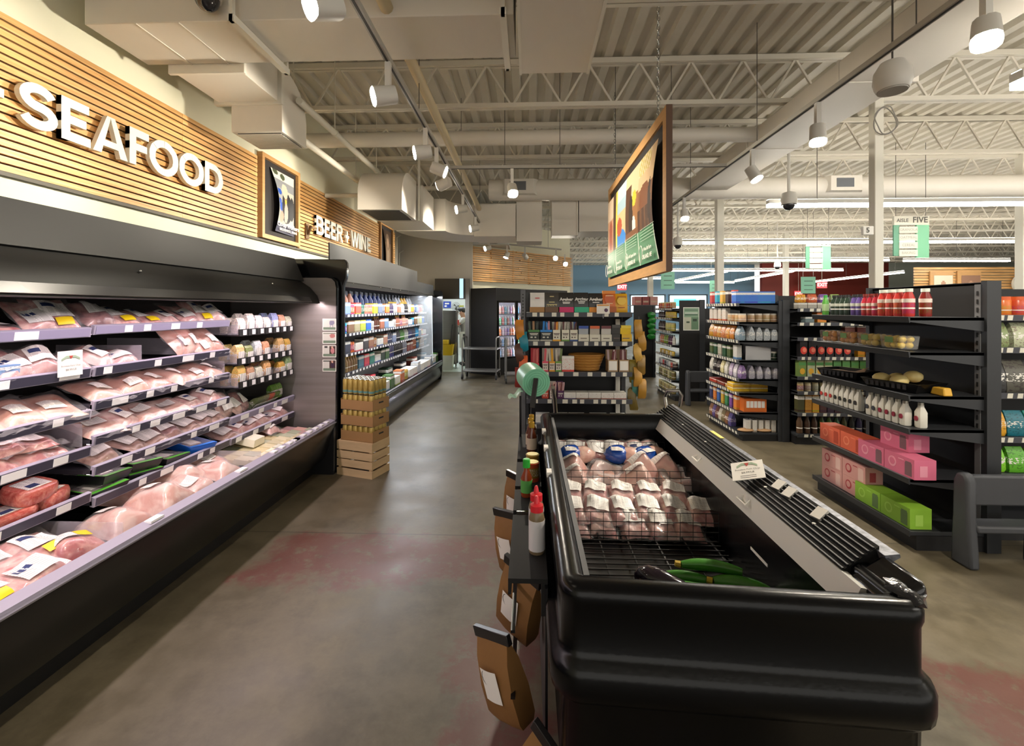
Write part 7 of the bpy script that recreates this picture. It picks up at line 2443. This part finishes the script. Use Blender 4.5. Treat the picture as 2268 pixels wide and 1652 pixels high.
for lv in range(4):
    z0 = .334 + lv * .148
    if lv < 3:
        t = thing('carton_tray', 'brown carton tray of cans, %s from the crate up' % nth(lv), 'carton', (-1.6, 4.365, z0), CR)
        w2, d2, hh = .375, .25, .092
        for (a, b, c_, d_) in ((-w2 / 2, w2 / 2, -d2 / 2, -d2 / 2 + .004), (-w2 / 2, w2 / 2, d2 / 2 - .004, d2 / 2), (-w2 / 2, -w2 / 2 + .004, -d2 / 2, d2 / 2), (w2 / 2 - .004, w2 / 2, -d2 / 2, d2 / 2)):
            MB().box(a, b, c_, d_, 0, hh + (.0 if b - a > .1 else .012)).build('side_wall', card_m, t, smooth=False)
        MB().box(-w2 / 2, w2 / 2, -d2 / 2, d2 / 2, 0, .003).build('floor_sheet', card_m, t, smooth=False)
        MB().box(w2 / 2, w2 / 2 + .001, -.035, .035, .06, .075).build('hand_hole', sl, t, smooth=False)
    for i in range(6):
        for j in range(4):
            if lv < 3 and 0 < i < 5 and 0 < j < 3:
                continue
            p = cc @ Vector((-.155 + .0605 * i, -.092 + .0605 * j, 0)) + Vector((-1.6, 4.365, z0 + .004))
            place('beercan', p, 'gold and teal can, %s along rank %s of the %s' % (nth(i), ('one', 'two', 'three', 'four')[j], ('lowest carton tray', 'middle carton tray', 'upper carton tray', 'open top can layer')[lv]), CR, group='cans in level %d of the crate stack' % (lv + 1))

# ================================================================ ANGLED DOOR COOLER
CA = Vector((-.76, 10.72, 0))
CD = AD
ck = thing('glass_door_cooler', 'black glass door drinks cooler set at an angle', 'refrigerator', CA, CD)
cl, cdp, ch_ = 2.6, .62, 2.09
MB().box(0, cl, cdp - .05, cdp, 0, ch_).box(0, .06, .05, cdp, 0, ch_).box(cl - .06, cl, .05, cdp, 0, ch_).build('cabinet_shell', gond_b, ck, smooth=False)
MB().box(0, cl, 0, cdp, 1.78, ch_).build('header', mat('cooler_header', '1c1b1c', .5), ck, bevel=.01)
MB().box(0, cl, 0, cdp, 0, .38).build('base', gond_b, ck, bevel=.01)
MB().box(.06, cl - .06, cdp - .06, cdp - .05, .38, 1.78).build('liner', mat('cooler_liner', 'dfe3ee', .4), ck, smooth=False)
mb = MB()
for k in range(4):
    x0 = .03 + k * .635
    d = MB().box(x0, x0 + .04, 0, .03, .38, 1.78).box(x0 + .59, x0 + .63, 0, .03, .38, 1.78).box(x0, x0 + .63, 0, .03, .38, .42).box(x0, x0 + .63, 0, .03, 1.74, 1.78).build('door', gloss_black, ck, smooth=False)
    MB().box(x0 + .04, x0 + .59, .01, .016, .42, 1.74).build('door_glass', film('door_glass', 'e8eef4', .1, .04), d, smooth=False)
    MB().bar((x0 + .57, -.03, .8), (x0 + .57, -.03, 1.3), .02).build('door_handle', black, d, smooth=False)
    MB().box(x0 + .02, x0 + .04, .06, .08, .42, 1.74).build('lamp_strip', mat('cooler_led', 'f4f0ff', .3, emit=22), ck, smooth=False)
bot_kit('coolbottle', .034, .2, None, 'd9d6d0', .45)
for r, z in enumerate((.42, .68, .94, 1.2, 1.47)):
    MB().box(.06, cl - .06, .07, cdp - .06, z - .02, z - .004).build('shelf', wire, ck, smooth=False)
    for i in range(16):
        c = (('d98a9a', 'c9c6d0', 'd9a08a', '8fb5d9', 'c9b5c4'), ('3f8a5a', 'c9c6d0', '7da9d9', 'd9c6b5', '4a3a3a'), ('e0823a', 'c9a0c4', 'd9703a', 'd9c6d0', '7d6ab5'), ('b56a5a', '5fae7d', '7dc0c9', 'a99ad0', 'd96a6a'), ('d98a8a', 'c9ced9', 'e0b5a0', '5fa9c9', 'b98ac0'))[r][(i * 3 + r) % 5]
        p = ck.matrix_basis @ Vector((.13 + i * .086, .09, z)) if False else Vector((CA.x + math.cos(CD) * (.13 + i * .086) - math.sin(CD) * .09, CA.y + math.sin(CD) * (.13 + i * .086) + math.cos(CD) * .09, z))
        place('coolbottle', p, '%s bottle, %s along the %s cooler shelf behind glass' % (hue(c), nth(i), ('bottom', 'second', 'middle', 'fourth', 'top')[r]), CD, 0, 0, 'bottles in the angled cooler', c)
# black side panel closing the cooler toward the doorway
pl = Vector((-1.43, 11.12, 0)) - CA
o = MB().bar((CA.x, CA.y, ch_ / 2), (-1.42, 11.1, ch_ / 2), .04, ch_).build('cooler_side_panel', gond_b, smooth=False)
o.parent = ck
o.matrix_parent_inverse = Matrix.LocRotScale(CA, Matrix.Rotation(CD, 3, 'Z').to_euler(), None).inverted()

# ================================================================ KITCHEN BEYOND THE DOORWAY
dw = steel_dark
dr = thing('door_1', 'stainless doorway surround into the kitchen', None, (0, 0, 0))
dr.pop('category', None)
dr['kind'] = 'structure'
MB().box(-1.56, -1.46, 11.05, 11.16, 0, 2.33).build('jamb', dw, dr, smooth=False)
MB().box(-2.3, -1.56, 11.0, 11.14, 1.83, 2.33).build('door_header', mat('smoked_steel', '45423c', .35, metal=.7), dr, smooth=False)
MB().box(-1.69, -1.6, 10.985, 11.0, 1.85, 2.33).build('sky_pane', mat('pale_blue_pane', '9cc4e0', .2, emit=.8), dr, smooth=False)  # pale blue pane given a faint glow of its own
kw = mat('kitchen_white', 'd5d8d6', .5)
struct(MB().box(-3.2, 1.0, 15.4, 15.5, 0, 3.4).build('wall_kitchen', kw, smooth=False), 'white kitchen wall seen through the doorway')
struct(MB().box(-3.2, -1.3, 11.3, 15.4, .001, .006).build('floor_kitchen', mat('kitchen_floor', 'b9c4be', .35), smooth=False), 'pale kitchen floor through the doorway')
struct(MB().box(-3.2, -.5, 11.3, 15.4, 3.2, 3.3).build('ceiling_kitchen', kw, smooth=False), 'white kitchen ceiling')
t = thing('ceiling_light', 'lit ceiling panel in the kitchen', 'light', (-2.0, 12.9, 3.19))  # glowing panel put in out of view to light the kitchen
MB().box(-.6, .3, -.6, .6, -.02, 0).build('diffuser', mat('kitchen_led', 'f2fbff', .3, emit=16), t, smooth=False)
MB().box(-.65, -.6, -.65, .65, -.03, .005).box(.3, .35, -.65, .65, -.03, .005).box(-.6, .3, -.65, -.6, -.03, .005).box(-.6, .3, .6, .65, -.03, .005).build('frame', offwhite, t, smooth=False)
t = thing('wall_notice', 'blue notice board on the kitchen wall', 'notice', (-2.92, 15.36, 1.62))
MB().box(0, .26, 0, .03, 0, .22).build('board', mat('notice_blue', '2447b5', .4, noise=.2, nscale=12), t, smooth=False)
MB().box(.05, .2, -.002, 0, .12, .17).box(.04, .12, -.002, 0, .03, .09).build('print_patch', paper, t, smooth=False)
t = thing('wall_fan', 'round wire wall fan in the kitchen', 'fan', (-2.46, 15.2, 1.66))
for r in (.06, .1, .14):
    MB().tube([(r * math.cos(a), 0, r * math.sin(a)) for a in (x * PI / 12 for x in range(25))], .005, 5).build('guard_ring', steel_dark, t)
for k in range(3):
    a = k * 2.1
    MB().hexa([(0, .01, 0), (.11 * math.cos(a), .01, .11 * math.sin(a)), (.1 * math.cos(a + .6), .03, .1 * math.sin(a + .6)), (.01, .03, .01), (0, .014, 0), (.11 * math.cos(a), .014, .11 * math.sin(a)), (.1 * math.cos(a + .6), .034, .1 * math.sin(a + .6)), (.01, .034, .01)]).build('blade', steel_dark, t)
MB().bar((0, .02, 0), (0, .2, -.12), .03).build('bracket', steel_dark, t)
t = thing('steel_cabinet', 'tall stainless kitchen cabinet by the doorway', 'cabinet', (-2.24, 12.0, 0))
MB().box(-.1, .32, -.1, .25, .12, 1.55).build('body', steel_dark, t, bevel=.01)
MB().box(.30, .345, -.11, -.1, .15, 1.52).build('door_edge', chrome, t, smooth=False)
for sx in (-.06, .28):
    MB().box(sx, sx + .04, -.05, -.01, 0, .12).build('leg', chrome, t, smooth=False)
t = thing('prep_counter', 'stainless counter behind the kitchen worker', 'counter', (-1.78, 12.9, 0))
MB().box(-.5, .4, 0, .6, .86, .9).build('top', chrome, t, smooth=False)
for sx in (-.45, .35):
    for sy in (.05, .55):
        MB().box(sx, sx + .04, sy - .02, sy + .02, 0, .86).build('leg', chrome, t, smooth=False)
t = thing('mop_bucket', 'bright yellow mop bucket in the doorway', 'bucket', (-2.12, 11.75, .38))
MB().loft([[(-.12, -.1, 0), (.12, -.1, 0), (.12, .1, 0), (-.12, .1, 0)], [(-.16, -.13, .28), (.16, -.13, .28), (.16, .13, .28), (-.16, .13, .28)], [(-.14, -.11, .28), (.14, -.11, .28), (.14, .11, .28), (-.14, .11, .28)], [(-.1, -.08, .03), (.1, -.08, .03), (.1, .08, .03), (-.1, .08, .03)]]).build('bucket', mat('bucket_yellow', 'd9b51c', .4), t, smooth=False)
MB().box(-.15, .02, -.11, .11, .28, .4).build('wringer', mat('bucket_yellow', 'd9b51c', .4), t, bevel=.02)
MB().tube([(.05, 0, .1), (.12, .02, .8)], .012, 6).build('mop_handle', black, t)
t = thing('waste_bin', 'white plastic bin under the yellow mop bucket', 'bin', (-2.12, 11.75, .005))
MB().loft([[(-.13, -.12, 0), (.13, -.12, 0), (.13, .12, 0), (-.13, .12, 0)], [(-.16, -.14, .37), (.16, -.14, .37), (.16, .14, .37), (-.16, .14, .37)]]).build('bin', mat('bin_white', 'd2d3c9', .5), t, bevel=.01)
MB().box(-.165, .165, -.145, .145, .36, .372).build('lid', mat('bin_white', 'd2d3c9', .5), t, smooth=False)
for lab, x, y, z, c, r in (('red bowl held up on a kitchen machine', -1.98, 12.2, 1.11, 'b52a24', .09), ('yellow jug hanging in the kitchen', -1.93, 12.9, 1.55, 'cfcf6a', .07)):
    o = MB().lathe([(r * .5, 0), (r * .95, r * .8), (r, r * 2), (r * .9, r * 2)], 14).build('mixing_bowl' if r > .08 else 'plastic_jug', mat('kitchen_' + c, c, .4), loc=(x, y, z))
    tag(o, lab, 'bowl' if r > .08 else 'jug')
o = MB().bar((-2.24, 12.2, 1.1), (-1.85, 12.2, 1.1), .2, .02).build('wall_shelf', chrome, smooth=False)
tag(o, 'steel shelf on the side of the kitchen cabinet', 'shelf')

# ---- worker in the kitchen, seen in profile, one arm raised
def person():
    t = thing('person', 'worker in a dark cap and white apron reaching up in the kitchen doorway', 'person', (-1.76, 12.62, .006), 0)
    V, E_, R_ = [], [], []
    def v(p, r, par=None):
        V.append(p)
        R_.append(r)
        if par is not None:
            E_.append((par, len(V) - 1))
        return len(V) - 1
    pel = v((0, 0, .86), .13)
    ab = v((-.01, 0, 1.02), .125, pel)
    chst = v((-.04, 0, 1.2), .14, ab)
    nk = v((-.08, 0, 1.36), .055, chst)
    hd = v((-.11, 0, 1.45), .085, nk)
    hd2 = v((-.13, 0, 1.53), .088, hd)
    for sy in (-1, 1):
        hip = v((0, .09 * sy, .8), .095, pel)
        kn = v((-.03 * sy - .02, .1 * sy, .46), .062, hip)
        an = v((.02 - .03 * sy, .1 * sy, .09), .042, kn)
        v((-.12 - .03 * sy, .11 * sy, .035), .036, an)
        sh = v((-.04, .18 * sy, 1.28), .058, chst)
        if sy < 0:
            el = v((-.17, -.22, 1.14), .043, sh)
            wr = v((-.33, -.2, 1.32), .03, el)
        else:
            el = v((-.14, .22, 1.08), .043, sh)
            wr = v((-.3, .2, 1.12), .03, el)
        up = Vector((-.6, 0, .8 if sy < 0 else .1)).normalized()
        w0 = Vector(V[wr])
        palm = v(tuple(w0 + up * .05), .026, wr)
        p0 = Vector(V[palm])
        for k, ln in enumerate((.05, .06, .055, .045)):
            b = v(tuple(p0 + up * .03 + Vector((0, -.027 + .018 * k, 0))), .0095, palm)
            m_ = v(tuple(Vector(V[b]) + up * ln * .6), .0085, b)
            v(tuple(Vector(V[m_]) + up * ln * .4 + Vector((-.012, 0, -.012))), .0075, m_)
        th = v(tuple(p0 + Vector((.01, .035, .0))), .01, palm)
        v(tuple(p0 + up * .035 + Vector((.0, .052, 0))), .0085, th)
    me = bpy.data.meshes.new('body')
    me.from_pydata(V, E_, [])
    o = bpy.data.objects.new('body', me)
    COL.objects.link(o)
    o.parent = t
    sk = o.modifiers.new('skin', 'SKIN')
    for i, r in enumerate(R_):
        me.skin_vertices[0].data[i].radius = (r, r)
    me.skin_vertices[0].data[0].use_root = True
    sd_ = o.modifiers.new('soft', 'SUBSURF')
    sd_.levels = sd_.render_levels = 1
    me.materials.append(mat('skin_tone', 'b58a74', .5))
    # face
    for sy in (-1, 1):
        MB().blob((-.205, .032 * sy, 1.505), .012, .012, .009, 8, 6).build('eye', mat('eye_dark', '2a2020', .3), t)
        MB().blob((-.12, .088 * sy, 1.49), .022, .012, .03, 8, 6).build('ear', mat('skin_tone', 'b58a74'), t)
    MB().blob((-.225, 0, 1.475), .022, .014, .022, 8, 6).build('nose', mat('skin_tone', 'b58a74'), t)
    MB().blob((-.205, 0, 1.43), .01, .026, .008, 8, 6).build('mouth', mat('lip', '8f4f48', .5), t)
    MB().blob((-.085, 0, 1.54), .105, .098, .07, 12, 8).build('hair', mat('dark_hair', '1d1714', .6), t)
    cp = MB().blob((-.12, 0, 1.565), .112, .1, .07, 14, 8)
    cp.box(-.30, -.18, -.06, .06, 1.553, 1.563)
    cp.build('cap', mat('cap_navy', '22252e', .6), t)
    # grey T-shirt and white apron, dark trousers
    def ringz(z, cx, rx, ry, n=16):
        return [(cx + rx * math.cos(a), ry * math.sin(a), z) for a in (2 * PI * k / n for k in range(n))]
    MB().loft([ringz(.84, 0, .15, .175), ringz(1.02, -.01, .145, .17), ringz(1.2, -.04, .155, .195), ringz(1.3, -.05, .13, .2), ringz(1.345, -.07, .075, .1)]).build('shirt', mat('shirt_grey', '9d9c98', .7), t)
    for sy, el in ((-1, (-.13, -.215, 1.19)), (1, (-.11, .215, 1.15))):
        MB().tube([(-.045, .15 * sy, 1.29), (-.07, .195 * sy, 1.25), el], [.075, .07, .06], 10).build('sleeve', mat('shirt_grey', '9d9c98', .7), t)
    for sy in (-1, 1):
        MB().tube([(0, .085 * sy, .88), (-.005, .09 * sy, .78), (-.03 * sy - .02, .1 * sy, .46), (.01 - .03 * sy, .1 * sy, .08)], [.12, .112, .08, .062], 12).build('trouser_leg', mat('trousers_dark', '2b2d33', .7), t)
        MB().blob((-.06 - .03 * sy, .108 * sy, .045), .13, .05, .045, 12, 8, flat=.9).build('shoe', mat('shoe_black', '1a1a1c', .4), t)
    MB().grid(lambda u, w_: (-.165 - .02 * math.sin(PI * u) - (.02 if w_ > .6 else 0) - (0 if w_ < .9 else -.01), -.16 + .32 * u, .5 + .72 * w_), 8, 8).build('apron', mat('apron_white', 'dedcd6', .7), t)
    MB().grid(lambda u, w_: (-.165 + .15 * u, -.18 - .01 * math.sin(3 * u), .5 + .45 * w_), 5, 6).build('apron_side', mat('apron_white', 'dedcd6', .7), t)
person()

# ================================================================ UTILITY CARTS
tub = mat('cart_grey', '6a6864', .4, metal=.3)
def cart(label, x, y, L_=.78, D_=.42, rz=0., single=False):
    t = thing('utility_cart', label, 'cart', (x, y, 0), rz)
    for i, sx in enumerate((0, L_)):
        h = .95
        MB().tube([(sx, 0, .1), (sx, 0, h - .08), (sx, .03, h - .02), (sx, .1, h), (sx, D_ - .1, h), (sx, D_ - .03, h - .02), (sx, D_, h - .08), (sx, D_, .1)], .016, 8).build('frame_tube', tub, t)
    for z in ((.2,) if single else (.2, .7)):
        MB().box(-.02, L_ + .02, -.01, D_ + .01, z - .03, z).build('deck', tub, t, bevel=.008)
    for sx in (0, L_):
        for sy in (0, D_):
            w = MB().tube([(sx - .015, sy, .055), (sx + .015, sy, .055)], .055, 14).build('caster', mat('rubber', '1b1b1b', .6), t)
            MB().box(sx - .022, sx + .022, sy - .015, sy + .015, .06, .12).build('caster_fork', tub, w, smooth=False)
cart('grey two-deck utility cart beside the kitchen doorway', -1.5, 10.15, .78, .42, -.12)
cart('low grey cart in front of the angled cooler', -.48, 9.6, .75, .4, .1, True)
